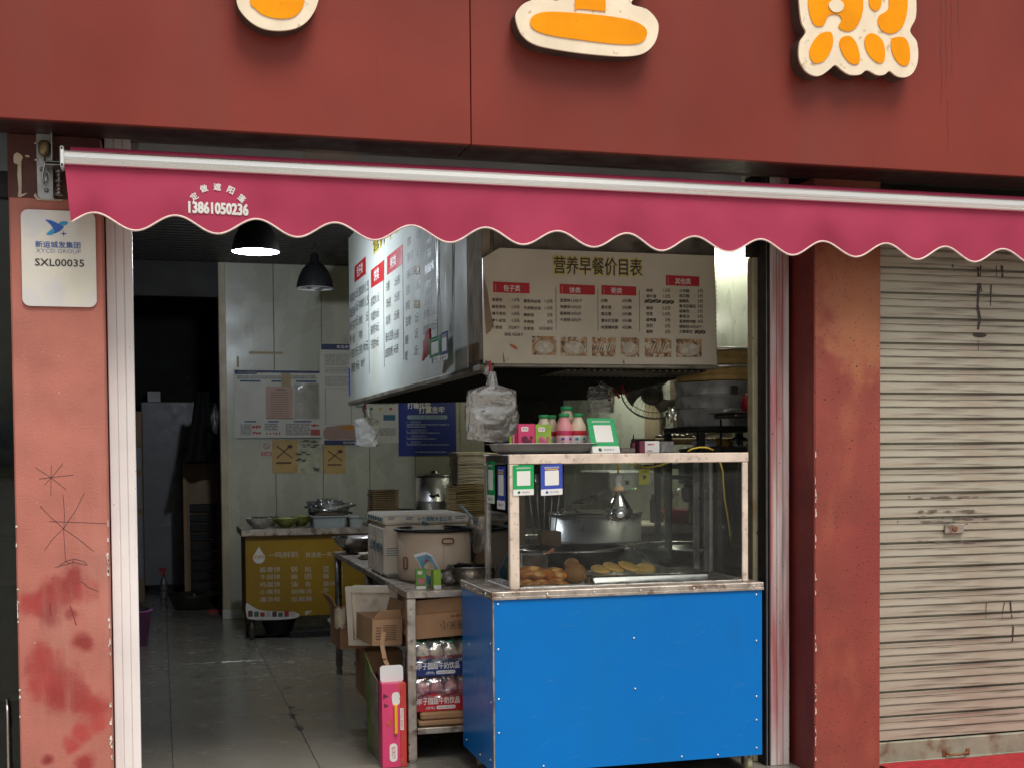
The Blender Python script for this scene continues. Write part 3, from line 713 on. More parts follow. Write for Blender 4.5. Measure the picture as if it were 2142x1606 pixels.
for zz_ in (2.645, 2.58):
    mb = MB(); mb.lathe([(.007, 0), (.007, .006), (.004, .008)], (AX0 - .007, AY - .034, zz_), ax='y', n=10, T=Matrix.Rotation(0, 4, 'X')); mb.build('screw', m_steel, parent=cp)
mb = MB()
mb.lathe([(.0, AX0 + .02), (.052, AX0 + .02), (.052, AX1), (0, AX1)], (0, AY + .055, 2.617), ax='x', n=28)
mb.build('fabric_roll', m_awn, parent=aw)
PER = .3076; XP = -.233
def vz(x): return 2.387 + .004 * noise.noise(Vector((x * 1.9, 3, 1))) + (.032 + .004 * noise.noise(Vector((x * 2.7, 8, 1)))) * math.cos((x - XP) / PER * 2 * math.pi)
def vy(x, t): return AY - .006 + .004 * math.sin(x * 2.1) * t + .014 * t * noise.noise(Vector((x * 2.3, t * .8, 2))) + .003 * t * noise.noise(Vector((x * 11, t * 2, 5))) + .016 * t * t + .012 * t * max(0, 1 - (x - AX0) / .3) * math.sin((x - AX0) * 24)
nu = 340
def vfn(off):
    return lambda u, v: (AX0 + .018 * v * (1 - u) ** 40 + u * (AX1 - AX0), vy(AX0 + u * (AX1 - AX0), v) + off, 2.590 + (vz(AX0 + u * (AX1 - AX0)) - 2.590) * v)
mb = MB(); mb.grid(vfn(0), nu, 10); mb.grid(vfn(.0015), nu, 10); val = mb.build('valance', m_awn, parent=aw)
mb = MB(); mb.tube([Vector(vfn(0)(i / nu, 1)) + Vector((0, 0, -.001)) for i in range(nu + 1)], .0042, 6); mb.build('piping', m_trim, parent=val)
mb = MB()
def fv(a, b, c=0): return Vector((a, vy(a, (2.59 - b) / (2.59 - vz(a))) - .0030 - c, b))
def VZ(x, y): p = pt(370 + x / 12.6, 370 + y / 12.6, y=AY - .012); return (p.x, p.z)
for ch, x, y, r in (('定', 455, 520, 38), ('做', 710, 310, 20), ('遮', 1065, 265, -3), ('阳', 1425, 350, -24), ('篷', 1715, 560, -40)):
    a, b = VZ(x, y); text(mb, ch, fv, a, b, h=.0265, bold=.035, rot=rad(r), d=.0)
a = VZ(318, 935); b = VZ(1880, 720); 
text(mb, '13861050236', fv, a[0], a[1], b[0], b[1], bold=.05, d=0)
mb.build('lettering', m_white, parent=val)
# bracket with its crank gear
br = thing('awning_bracket', 'grey metal awning bracket with crank hook at the left end of the awning', 'bracket', (-.42, -.02, 2.5))
B = lambda x, y, yy=-.03: pt(x / 6.69, 240 + y / 6.69, y=yy)
P = [B(*q) for q in ((500, 150), (690, 150), (715, 200), (740, 1150), (765, 1178), (560, 1165), (520, 1120), (500, 420))]
mb = MB(); mb.prism([(p.x, p.z) for p in P], 0, .005, F0(-.006))
p = B(718, 200); q = B(748, 1160)
mb.box(p.x, p.x + .004, -.06, -.006, q.z, p.z, .001); mb.build('plate', m_zinc, parent=br)
p = B(620, 440); q = B(620, 560)
mb = MB(); mb.lathe([(.010, q.z - .006), (.019, q.z), (.022, q.z + .012), (.022, p.z + .010), (.016, p.z + .018), (.0, p.z + .019)], (p.x, -.032, 0), n=16); mb.build('gear_housing', m_brass, parent=br)
mb = MB(); p0 = B(625, 590); p1 = B(630, 700); p2 = B(590, 880); p3 = B(620, 970); p4 = B(650, 930); p5 = B(655, 830)
mb.tube([(v.x, -.036, v.z) for v in (p0, p1, p2, p3, p4, p5)], .0042, 8); mb.build('crank_hook', m_steel, parent=br)
for (x, y) in ((580, 755), (645, 1050)):
    p = B(x, y); mb = MB(); mb.lathe([(.008, -.011), (.0085, -.018), (.005, -.021), (.005, -.028)], (p.x, 0, p.z), ax='y', n=12); mb.build('bolt', m_steel_dark, parent=br)
mb = MB()
for (x0, x1, y) in ((485, 530, 415), (490, 540, 650), (710, 750, 415), (710, 750, 650)):
    p = B(x0, y); q = B(x1, y); mb.lathe([(.0035, p.x), (.0035, q.x)], (0, -.05, p.z), ax='x', n=8)
mb.build('clamp_bolt', m_steel, parent=br)
mb = MB()
for k, (y, r) in enumerate(((800, .013), (850, .010), (930, .014), (1000, .011), (1060, .013), (1110, .016))):
    p = B(825, y, -.12); mb.lathe([(r, p.z - .006), (r, p.z + .006)], (p.x - .0, -.12, 0), n=14)
p = B(825, 780, -.12); q = B(825, 1120, -.12); mb.lathe([(.008, q.z), (.008, p.z)], (p.x, -.12, 0), n=10)
mb.box(-.40, -.33, -.125, -.01, p.z + .02, p.z + .034, .002)
mb.box(-.40, -.33, -.125, -.01, 2.60, 2.615, .002); mb.build('arm_joint', m_steel_dark, parent=br)

# glazed door of the neighbouring shop
gd = thing('glass_door', 'dark glazed shop door left of the blotched pillar', 'glass door', (-1.0, .16, 0))
mb = MB(); mb.box(-1.9, -.55, .15, .17, .0, 2.52); mb.build('pane', m_doorglass, parent=gd)
mb = MB(); mb.box(-1.9, -.55, .12, .20, 2.52, 2.62, .003); mb.build('top_rail', m_black, parent=gd)
mb = MB(); mb.box(-1.9, -.55, .13, .19, 2.62, 2.80, .003); mb.build('fanlight_panel', mat('fanlight_blue_grey', (.16, .20, .21), .35, 0, .2), parent=gd)
mb = MB(); p = pt(25, 1380, y=.12)
mb.tube([(-.60, .135, .05), (-.60, .11, .10), (-.60, .11, .48), (-.605, .135, .53)], .006); mb.build('handle', m_steel, parent=gd)
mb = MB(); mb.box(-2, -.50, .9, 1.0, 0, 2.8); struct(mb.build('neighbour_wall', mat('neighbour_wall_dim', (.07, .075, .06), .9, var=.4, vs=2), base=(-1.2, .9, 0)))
mb = MB()  # shelves and boxes added to imitate murky reflections in the door glass
for z0, c in ((.45, 0), (.95, 0), (1.42, 0)): mb.box(-2, -.48, .55, .9, z0, z0 + .03)
tag(mb.build('reflection_shelf', m_wood, base=(-1.2, .7, 0)), 'wooden shelves added behind the neighbouring glass door to imitate murky reflections', 'shelf')
bx = [(-.72, -.54, 1.45, 1.66, mat('reflection_blue', (.02, .06, .16), .6)), (-.72, -.54, .98, 1.16, mat('reflection_green', (.06, .08, .03), .6)), (-.78, -.53, .48, .70, m_wood)]
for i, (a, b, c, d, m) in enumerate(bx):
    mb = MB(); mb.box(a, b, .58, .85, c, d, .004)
    tag(mb.build('reflection_box', m, base=(a, .7, c)), ('blue box added on the top shelf to imitate reflections in the glass door', 'green box added on the middle shelf to imitate reflections in the glass door', 'brown box added on the lowest shelf to imitate reflections in the glass door')[i], 'box')

# ================================================================== hood with the price boards
HX0, HX1, HY0, HY1, HZ = 1.512, 2.735, .70, 5.1, 1.925
hood = thing('extractor_hood', 'big greasy extractor hood hanging over the kitchen behind the price boards', 'extractor hood', (2.1, 2.5, HZ))
mb = MB(); mb.box(HX0 + .06, HX1, HY0 + .02, HY0 + .06, HZ + .012, 3.24, .003)
mb.box(HX0, HX0 + .03, HY0 + .10, HY1, HZ - .002, 3.24, .003); mb.box(HX0, HX1 + .2, HY1, HY1 + .04, HZ - .002, 3.24, .003)
mb.build('skirt', m_hood, parent=hood)
mb = MB(); mb.box(HX0 - .004, HX0 + .042, HY0 + .0, HY0 + .29, HZ + .022, 3.24, .004); mb.build('corner_post', mat('greasy_beige_metal', (.30, .25, .18), .85, 0, .2, 6, .2, 50, dirt=[((.14, .10, .07), 8, .5, .7, (1, 1, .4), .7)], spec=.15), parent=hood)
mb = MB(); mb.box(HX0 - .02, HX0 + .05, HY0 - .01, HY1 + .05, HZ - .03, HZ + .0, .004); mb.box(HX0 + .05, HX1, HY0 - .012, HY0 + .05, HZ - .012, HZ + .009, .003)
mb.build('rim', m_hood, parent=hood)
mb = MB()
mb.add([(HX0 + .04, HY0 + .04, HZ - .008), (HX1, HY0 + .04, HZ - .004), (HX1 + .19, 3.0, 1.855), (HX0 + .04, HY1, HZ - .02), (HX0 + .04, HY0 + .04, HZ + .2), (HX1, HY0 + .04, HZ + .2), (HX1 + .19, 3.0, HZ + .2), (HX0 + .04, HY1, HZ + .2)],
       [(0, 3, 2, 1), (4, 5, 6, 7), (0, 1, 5, 4), (1, 2, 6, 5), (2, 3, 7, 6), (3, 0, 4, 7)])
mb.build('filter_housing', m_hoodin, parent=hood)
mb = MB()
for k in range(22):
    x = HX0 + .45 + k * .035; mb.box(x, x + .012, HY0 + .08, HY0 + .55, HZ - .022 - .0, HZ - .014)
stuff(mb.build('filter_bar', m_hood, parent=hood))

# front price board
m_grime = mat('board_grime', (.24, .17, .10), .6, 0, .2)
fb = thing('price_board', 'front price board with seven food pictures, hung on the hood above the showcase', 'price board', (2.12, HY0 - .02, HZ))
YF = HY0 - .03
def FB(zx, zy): p = pt(980 + zx / 3.244, 480 + zy / 3.244, y=YF - .001); return (p.x, p.z)
P = [(97, 195), (150, 165), (185, 140), (215, 126), (700, 145), (1200, 162), (1670, 180), (1680, 450), (1688, 918), (900, 914), (105, 908)]
mb = MB(); mb.prism([FB(*q) for q in P], 0, .012, F0(YF + .013)); mb.build('board', m_board, parent=fb)
ff = F0(YF)
mb = MB(); 
for (x0, y0, x1, y1) in ((168, 428, 414, 366), (620, 438, 858, 382), (903, 444, 1138, 390), (1340, 380, 1566, 322)):
    a, b = FB(x0, y0), FB(x1, y1); c = FB(x1, y0 + 1); 
    mb = MB(); mb.prism([a, (b[0], a[1] - .001), b, (a[0], b[1] + .003)], .0002, .0008, ff); mb.build('heading_bar', m_redhdr, parent=fb)
mb = MB()
for s, x0, y0, x1, y1 in (('包子类', 238, 420, 350, 380), ('饼类', 685, 432, 760, 395), ('粥类', 968, 436, 1042, 398), ('其他类', 1402, 372, 1508, 335)):
    text(mb, s, ff, *FB(x0, y0), *FB(x1, y1), d=.0014, bold=.012)
for x0, y0, y1 in ((184, 424, 370), (636, 434, 386), (919, 440, 394), (1355, 376, 326)):
    a, b = FB(x0, y0), FB(x0, y1); mb.rect(ff, a[0], a[1], a[0] + .001, b[1], .001, .0014)
mb.build('lettering', m_white, parent=fb)
mb = MB(); text(mb, '营养早餐价目表', ff, *FB(572, 308), *FB(1182, 196), d=.0008, bold=.028); mb.build('lettering', m_yel, parent=fb)
mb = MB(); text(mb, '营养早餐价目表', ff, *FB(580, 300), *FB(1175, 203), d=.0016, bold=.012)
rows = []
L1 = ['青菜包', '酸豆角包', '梅干菜包', '萝卜丝包', '小笼包']; L1p = ['1.5元', '1.5元', '1.5元', '1.5元', '7元/8个']
L2 = ['雪菜肉丝包', '牛肉粉丝包', '鲜肉包', '牛肉包', '生煎包']; L2p = ['1.5元', '1.5元', '2元', '2元', '10元/8只']
for i in range(5):
    y = 478 + i * 46.5
    rows += [(L1[i], 160, y, 'l'), (L1p[i], 347, y + 3, 'r'), (L2[i], 375, y + 9, 'l'), (L2p[i], 571, y + 11, 'r')]
rows.append(('汤包 9元/8个', 243, 712, 'l'))
for i, s in enumerate(['韭菜饼1.5元/个', '鸡蛋饼10元/斤', '酱香饼10元/斤', '千层饼10元/斤']): rows.append((s, 622, 482 + i * 44, 'l'))
for i, (s, p_) in enumerate((('白粥', '2元/碗'), ('黑米粥', '2元/碗'), ('南瓜粥', '2元/碗'), ('薏米红豆粥', '3元/碗'), ('皮蛋瘦肉粥', '4元/碗'))): rows += [(s, 901, 484 + i * 45, 'l'), (p_, 1106, 486 + i * 45, 'r')]
for i, (s, p_) in enumerate((('烧卖', '1.5元'), ('茶叶蛋', '1.5元'), ('', ''), ('麻球', '1.5元'), ('豆浆', '1.5元'), ('咸鸭蛋', '2元'), ('豆奶', '2元'), ('糍粑', '2元'))):
    if s: rows += [(s, 1207, 414 + i * 40, 'l'), (p_, 1370, 416 + i * 40, 'r')]
for i, (s, p_) in enumerate((('小米糕', '2元'), ('桂花糕', '2元'), ('酸酸乳', '2元'), ('骨汤豆腐花', '3元'), ('胡辣汤', '3元'), ('紫菜汤', '3元'), ('蛋黄鲜肉粽', '4元'), ('锅贴饺10元/8个', ''), ('三鲜蒸饺', ''))):
    rows.append((s, 1431, 417 + i * 34.6, 'l'))
    if p_: rows.append((p_, 1592, 419 + i * 34.6, 'r'))
for s, x, y, al in rows:
    a = FB(x, y + 11.5); b = FB(x, y - 11.5)
    text(mb, s, ff, a[0], a[1], h=(b[1] - a[1]) * (1 if len(s) > 1 else 1), d=.0008, bold=.02, align=al)
for x, y0, y1 in ((594, 678, 395), (878, 688, 402), (1160, 694, 415)):
    a, b = FB(x, y0), FB(x, y1); mb.rect(ff, a[0], a[1], a[0] + .0018, b[1], .0002, .0008)
mb.build('lettering', m_inkbrown, parent=fb)
mb = MB()
for (x0, x1, y) in ((1195, 1306, 488), (1314, 1394, 494), (1535, 1608, 697)):
    for k in range(3):
        y_ = y - 8 + k * 8; stroke(mb, [FB(x0 + 5 * math.sin(k * 4 + t), y_ + 5 * math.sin(t * 2.2)) if False else FB(x0 + (x1 - x0) * t / 7, y_ + 3 * math.sin(t * 2.2 + k)) for t in range(8)], .0022, YF, .0008 + k * .0001)
mb.build('crossing_out', m_inkbrown, parent=fb)
for i, (x0, y0, x1, y1) in enumerate(((240, 742, 372, 850), (433, 727, 597, 852), (627, 732, 804, 857), (840, 735, 1000, 862), (1035, 736, 1158, 865), (1198, 742, 1376, 866), (1410, 745, 1582, 866))):
    a, b = FB(x0, y1), FB(x1, y0)
    mb = MB()
    cx, cz = (a[0] + b[0]) / 2, (a[1] + b[1]) / 2; w, h = b[0] - a[0], b[1] - a[1]
    if i: mb.rect(ff, a[0], a[1], b[0], b[1], .0002, .0008)
    mb.m = 1
    if i == 0:
        mb.prism([(cx + .024 * math.cos(t) - .004 * math.sin(t), cz + .012 * math.sin(t) - .010 * math.cos(t)) for t in [k * .35 for k in range(18)]], .0002, .0008, ff)
        mb.m = 2; mb.prism([(cx + .019 * math.cos(t), cz + .008 * math.sin(t) - .009 * math.cos(t)) for t in [k * .35 for k in range(18)]], .0009, .0013, ff)
        mb.m = 1; stroke(mb, [(cx + .004, cz - .012), (cx + .040, cz - .045)], .0006, YF, .0009)
    elif i in (1, 2, 4, 6):
        mb.prism([(cx + w * .40 * math.cos(t), cz - h * .08 + h * .36 * math.sin(t)) for t in [k * .35 for k in range(18)]], .0009, .0012, ff)
        mb.m = 3
        for k in range(5 if i != 6 else 2):
            ex, ez = cx + w * R_.uniform(-.22, .22), cz - h * .08 + h * R_.uniform(-.18, .18)
            if i == 6: ex = cx + w * (-.16 if k else .14)
            r = w * (.11 if i != 6 else .14); mb.prism([(ex + r * math.cos(t), ez + r * .7 * math.sin(t)) for t in [q * .6 for q in range(10)]], .0013 + k * .0002, .0016 + k * .0002, ff)
    else:
        for k in range(7):
            ex = cx + w * (-.34 + k * .11); mb.m = 1 + k % 2 * 2
            stroke(mb, [(ex - w * .02, cz - h * .26 + k * .001), (ex + w * .12, cz + h * .24)], .0028, YF, .001 + k * .0001)
    mb.build('food_picture', [m_foodphoto, mat('picture_plate%d' % i, (.50, .44, .34), .5, 0, .15, 40), mat('picture_food%d' % i, ((.50, .12, .03), (.40, .22, .08), (.30, .32, .14), (.55, .26, .08), (.50, .40, .22), (.50, .27, .10), (.22, .22, .16))[i], .5, 0, .25, 40), mat('picture_bun%d' % i, (.62, .56, .46), .5, 0, .12, 60)], parent=fb)
mb = MB()
for k in range(22):
    p = FB(1683 + 2 * math.sin(k), 210 + k * 30); mb.prism([(p[0] - .003, p[1]), (p[0] + .001, p[1] - .008), (p[0] + .001, p[1] + .010)], .0002, .0009, ff)
for q in ([(100, 300), (130, 420), (150, 560), (172, 650), (150, 690), (120, 715), (112, 600)], [(232, 820), (250, 900), (236, 905)], [(1045, 905), (1055, 880), (1062, 910)]):
    mb2 = MB(); mb2.prism([FB(*p) for p in q], .0002, .0006, ff); mb2.build('torn_patch', m_grime, parent=fb)
mb.build('grime', m_grime, parent=fb)

# side price board: letters run from far to near
sb = thing('price_board', 'long side price board facing the doorway, lit blue white at its far end', 'price board', (HX0, 2.9, HZ))
XS = HX0 - .006
mb = MB(); mb.box(XS, XS + .008, HY0 + .30, HY1 + .02, HZ + .0, 3.5, .002); mb.build('board', m_board2, parent=sb)
fs = frame((XS, 0, 0), (0, -1, 0), (0, 0, 1))        # a = -Y, b = Z
def SB(px, py): p = pt(px, py, x=XS - .001); return (-p.y, p.z)
def z2(x, y): return (700 + x / 3.965, 450 + y / 3.965)
mb = MB()
for q in (((165, 562), (258, 490), (258, 343), (166, 430)), ((302, 608), (410, 540), (411, 372), (302, 460)), ((435, 500), (563, 405), (565, 242), (436, 348))):
    mb = MB(); mb.prism([SB(*z2(*p)) for p in q], .0005, .002, fs); mb.build('heading_bar', m_redhdr, parent=sb)
mb = MB()
def stext(mb, s, xa, xb, yt, yb, bold=.02, d=.002):
    """text between photo columns xa..xb; yt/yb: top and bottom at xa"""
    a = SB(*z2(xa, yb)); b = SB(*z2(xb, yb)); t = SB(*z2(xa, yt))
    text(mb, s, fs, a[0], a[1], b[0], t[1], d=d, bold=bold)
stext(mb, '包子类', 186, 235, 432, 520, d=.003); stext(mb, '饼类', 328, 370, 462, 558, d=.003); stext(mb, '粥类', 463, 512, 362, 450, d=.003)
mb.build('lettering', m_white, parent=sb)
mb = MB(); stext(mb, '营养早餐价目表', 318, 800, 190, 330, .07, .0015); mb.build('lettering', m_yel, parent=sb)
mb = MB(); stext(mb, '营养早餐价目表', 322, 800, 200, 315, .0, .003)
sv = [('青菜包', 128, 168, 700), ('酸豆角', 128, 168, 820), ('梅干菜', 128, 168, 930), ('萝卜丝', 128, 168, 1040), ('小笼包', 128, 168, 1160), ('1.5元', 172, 196, 660), ('1.5元', 172, 196, 770), ('1.5元', 172, 196, 890), ('7元', 172, 196, 1140),
      ('雪菜丝包', 202, 250, 640), ('牛肉粉丝', 202, 250, 750), ('鲜肉包', 202, 232, 880), ('牛肉包', 202, 232, 1000), ('生煎包', 202, 232, 1120), ('1.5', 258, 282, 600), ('1.5', 258, 282, 720), ('2元', 262, 278, 850), ('10元', 240, 280, 1100),
      ('韭菜饼1.5元', 302, 372, 725), ('鸡蛋饼10元', 302, 370, 850), ('酱香饼10元', 300, 368, 960), ('千层饼10元', 300, 366, 1080), ('汤包 9元', 138, 205, 1270), ('8个', 222, 252, 1230),
      ('白粥', 430, 456, 600), ('黑米粥', 430, 466, 740), ('南瓜粥', 428, 462, 880), ('薏米红豆粥', 424, 486, 1020), ('皮蛋肉粥', 420, 482, 1150), ('2元/碗', 497, 540, 560), ('2元/碗', 497, 538, 690), ('2元/碗', 495, 535, 840), ('3元/碗', 492, 532, 1000), ('4元/碗', 490, 528, 1120),
      ('烧卖', 603, 632, 230), ('茶叶蛋', 602, 650, 360), ('麻球', 598, 650, 500), ('豆浆', 595, 622, 630), ('咸鸭蛋', 590, 622, 760), ('豆奶', 588, 634, 890), ('糍粑', 586, 612, 1040), ('糍粑', 584, 606, 1170),
      ('1.5元', 680, 716, 170), ('1.5元', 680, 714, 310), ('1.5元', 672, 708, 590), ('2元', 668, 694, 860), ('2元', 666, 690, 990), ('2元', 662, 688, 1130),
      ('小米糕', 756, 810, 230), ('桂花糕', 754, 804, 340), ('酸酸乳', 752, 830, 460), ('骨汤豆花', 748, 800, 600), ('胡辣汤', 745, 800, 720), ('紫菜汤面', 740, 830, 830), ('蛋黄鲜粽', 736, 792, 960), ('锅贴饺', 732, 800, 1080),
      ('2元', 852, 880, 280), ('2元', 848, 872, 540), ('3元', 844, 866, 660), ('3元', 838, 862, 790), ('10元', 800, 858, 930), ('元/8个', 826, 852, 1060)]
for s, xa, xb, yc in sv: stext(mb, s, xa, xb, yc - 38, yc + 38, .0)
for x, y0, y1 in ((288, 1310, 530), (412, 1260, 400), (573, 1200, 300)):
    a, b = SB(*z2(x, y0)), SB(*z2(x, y1)); mb.rect(fs, a[0] - .006, a[1], a[0] + .006, b[1], .0005, .0015)
mb.build('lettering', m_ink, parent=sb)
mb = MB()
for (x, y) in ((680, 460), (680, 740)):
    for k in range(4):
        stroke_pts = [SB(*z2(x - 22 + t * 9, y + 34 * math.sin(t * 2.1 + k * 1.3))) for t in range(6)]
        for i in range(5):
            a, b = Vector(stroke_pts[i]), Vector(stroke_pts[i + 1]); n = Vector((-(b - a).y, (b - a).x)).normalized() * .0035
            mb.prism([tuple(a - n), tuple(b - n), tuple(b + n), tuple(a + n)], .0025, .003 + k * .0003, fs)
mb.build('crossing_out', mat('ochre_marker', (.30, .19, .03), .6), parent=sb)
# payment cards on the side board and its hanging film of plastic
def pay_card(fr, w, h, body, footer_word, base, label, tilt=0, scale_txt=1, group='payment cards'):
    t = thing('payment_card', label, 'payment card', base, group)
    mb = MB(); mb.prism(rrect(0, 0, w, h, w * .05), 0, .003, fr); mb.build('card', body, parent=t)
    mb = MB(); mb.prism(rrect(w * .004, h * .002, w * .996, h * .2, w * .04), .0032, .0038, fr); mb.prism(rrect(w * .19, h * .32, w * .83, h * .80, w * .02), .0032, .0038, fr)
    text(mb, {'微信支付': '推荐使用微信支付', '支付宝': '推荐使用支付宝付钱'}[footer_word], fr, w * .17, h * .875, w * .84, h * .925, d=.0034, bold=.02)
    mb.build('print', m_white, parent=t)
    mb = MB(); text(mb, footer_word, fr, w * .42, h * .075, w * .80, h * .13, d=.0042, bold=.01)
    text(mb, '¥', fr, w * .38, h * .335, h=h * .022, d=.0042); mb.build('lettering', m_greytxt, parent=t)
    mb = MB(); mb.prism([(w * .28 + w * .065 * math.cos(k * .5), h * .10 + w * .065 * math.sin(k * .5)) for k in range(13)], .0039, .0044, fr); mb.build('mark', mat('card_mark', (.02, .10, .06), .4, var=0) if footer_word == '微信支付' else m_cardblue, parent=t)
    if footer_word == '支付宝':
        mb = MB(); mb.prism(rrect(w * .2, h * .825, w * .8, h * .855, h * .012), .0032, .004, fr); mb.build('stripe', mat('card_stripe', (.8, .5, .03), .4, var=0), parent=t)
    return t
a = SB(*z2(918, 1235)); b = SB(*z2(1012, 960))
g = frame((XS - .085, -a[0], a[1]), (0, -1, 0), (0, 0, 1)); pay_card(g, b[0] - a[0], b[1] - a[1] - .02, m_green, '微信支付', (XS - .085, -a[0], a[1]), 'green and white payment card on the near end of the side price board')
a = SB(*z2(1018, 1215)); b = SB(*z2(1075, 960))
g = frame((XS - .085, -a[0], a[1]), (0, -1, 0), (0, 0, 1)); pay_card(g, b[0] - a[0], b[1] - a[1], m_cardblue, '支付宝', (XS - .085, -a[0], a[1]), 'dark blue payment card beside the corner post of the hood')
a = SB(*z2(840, 1300)); b = SB(*z2(912, 940))
mb = MB(); mb.prism([(a[0], a[1] + .06), (b[0], a[1] + .1), (b[0] - .03, b[1]), (a[0] + .1, b[1] - .02)], 0, .012, frame((XS - .07, 0, 0), (0, -1, 0), (0, 0, 1))); t_ = mb.build('red_packet', m_red, base=(XS, -a[0], a[1])); tag(t_, 'red packet tucked beside the green card on the side price board', 'packet')
mb = MB(); text(mb, '福', frame((XS - .084, 0, 0), (0, -1, 0), (0, 0, 1)), a[0] + .12, a[1] + .25, h=.05); mb.build('lettering', m_white, parent=t_)
a0 = SB(*z2(915, 1180)); a1 = SB(*z2(1040, 200))
def film(u, v):
    y = a0[0] + (a1[0] - a0[0] - .22) * u * (1 - .45 * (1 - v)); z = a0[1] + (2.75 - a0[1]) * v
    return (XS - .025 - .03 * math.sin(u * math.pi) + .018 * noise.noise(Vector((u * 5, v * 2, 3))), -y, z)
mb = MB(); mb.grid(film, 18, 26); tag(mb.build('plastic_film', m_film, base=(XS, -a0[0], a0[1])), 'clear plastic film hanging over the near end of the side price board', 'plastic film')

# bags hanging from the hood
def hang_bag(name, label, c, w, h, m, seed, depth=.05, layers=3, peg=m_red, group=None):
    t = thing(name, label, 'plastic bag', c, group)
    for L_ in range(layers):
        mb = MB()
        def fn(u, v, L_=L_):
            a = u * 2 * math.pi
            hw = w / 2 * (.13 + .10 * v / .2 if v < .2 else .25 + .75 * ((v - .2) / .08) if v < .28 else 1 - .05 * math.sin(v * 5 + seed)) * (1 - .07 * L_ * (v > .28))
            hd = depth / 2 * (.3 + min(1, v * 3) * .7) * (1 - .35 * v)
            k = noise.noise(Vector((math.cos(a) * 1.5 + seed, math.sin(a) * 1.5 + L_, v * 4))) 
            k2 = noise.noise(Vector((math.cos(a) * 5 + seed, math.sin(a) * 5 + L_ * 3, v * 11))); k2 = k2 + abs(noise.noise(Vector((math.cos(a) * 7 + seed, v * 6 + L_, v * 5)))) * 1.2
            x = math.copysign(abs(math.cos(a)) ** .6, math.cos(a)) * hw * (1 + .10 * k + .05 * k2)
            y = math.sin(a) * hd * (1 + .5 * k + .25 * k2) + (L_ - layers / 2) * .012
            return (c[0] + x + L_ * .004, c[1] + y, c[2] - v * h * (1 + .03 * k + .02 * math.sin(a * 3)))
        mb.grid(fn, 72, 60, True, True); mb.build('bag_film', m, parent=t)
    mb = MB(); mb.blob((c[0] - .01, c[1], c[2] + .01), .022, .02, .035, .5, 9, 16, seed); mb.build('knot', m, parent=t)
    mb = MB(); mb.box(c[0] - .016, c[0] - .004, c[1] - .035, c[1] - .024, c[2], c[2] + .05, .003); mb.build('peg', peg, parent=t)
    return t
p = pt(1024, 800, y=.64); hang_bag('hanging_bag', 'bundle of clear plastic bags hung by a red peg under the corner of the hood', (p.x + .005, .64, p.z + .05), .245, .325, m_bag, 1.0, .06, 4)
p = pt(766, 862, y=5.05); hang_bag('hanging_bag', 'white carrier bags hung under the far end of the side price board', (p.x, 5.05, p.z + .02), .19, .29, m_bagw, 4.0, .07, 2)
p = pt(1255, 795, y=1.5); hang_bag('hanging_bag', 'greyish plastic bag hung behind the green payment card stand', (p.x, 1.5, p.z + .02), .15, .20, m_bagc, 8.0, .06, 2)
mb = MB(); 
for (x0, y0, x1, y1) in ((1283, 812, 1296, 832), (1300, 805, 1306, 825), (1270, 812, 1276, 838)):
    a, b = pt(x0, y0, y=1.52), pt(x1, y1, y=1.52); mb.tube([(a.x, 1.52, a.z), (b.x, 1.52, b.z)], .008, 6)
tag(mb.build('red_peg', m_red, base=tuple(pt(1283, 812, y=1.52))), 'red clothes pegs clipped beside the greyish bag', 'peg')
# small blue green carton and hook at the far end of the board
p = pt(738, 800, y=5.14)
mb = MB(); mb.box(p.x - .03, p.x + .03, 5.145, 5.17, p.z - .11, p.z + .12, .006); tag(mb.build('hanging_packet', m_cardblue, base=tuple(p)), 'blue and green packet at the far bottom corner of the side price board', 'packet')

# ================================================================== pendant lamps and tube
def pendant(name, label, c, r, lit):
    t = thing(name, label, 'pendant lamp', c, 'black pendant lamps under the ceiling')
    mb = MB(); pr = [(r, 0), (r * .97, .03 * r / .15), (r * .86, .09 * r / .15), (r * .66, .15 * r / .15), (r * .42, .19 * r / .15), (r * .25, .205 * r / .15), (r * .22, .26 * r / .15), (r * .10, .28 * r / .15)]
    mb.lathe(pr, c, 36, cap=False); mb.lathe([(a * .985, b - .002) for a, b in pr], c, 36, cap=False)
    mb.build('shade', m_lampsh if not lit else m_lampsh, parent=t)
    mb = MB(); mb.lathe([(a * .975, b - .004) for a, b in pr[:6]] + [(0, pr[5][1] - .006)], c, 36, cap=False); mb.build('reflector', m_lampin, parent=t)
    mb = MB(); mb.tube([(c[0], c[1], c[2] + r * 1.8), (c[0], c[1], ZC)], .004); mb.build('cord', m_black, parent=t)
    mb = MB(); mb.lathe([(.0, -.012), (.03, -.004), (.048, .02), (.05, .05), (.035, .09), (.02, .11)], c, 20); mb.build('bulb', m_bulbon if lit else m_white_pl, parent=t)
    if lit:
        l = bpy.data.lights.new('lamp_light', 'POINT'); l.energy = 40; l.color = (.82, .90, 1); l.shadow_soft_size = .06
        o = bpy.data.objects.new('lamp_light', l); COL.objects.link(o); o.location = (c[0], c[1], c[2] - .07)
    return t
p = pt(535, 526, y=3.6); pendant('pendant_lamp', 'lit black pendant lamp under the awning edge, near the ceiling', tuple(p), .163, True)
p = pt(659, 603, y=5.4); pendant('pendant_lamp', 'unlit black pendant lamp further back, above the notices', tuple(p), .155, False)
m_tube2 = mat('bright_tube', (1, 1, 1), .5, var=0, emis=(1, 1, .80), es=80, rvar=0)
m_tube = mat('lit_tube', (1, 1, 1), .5, var=0, emis=(1, .98, .78), es=22, rvar=0)
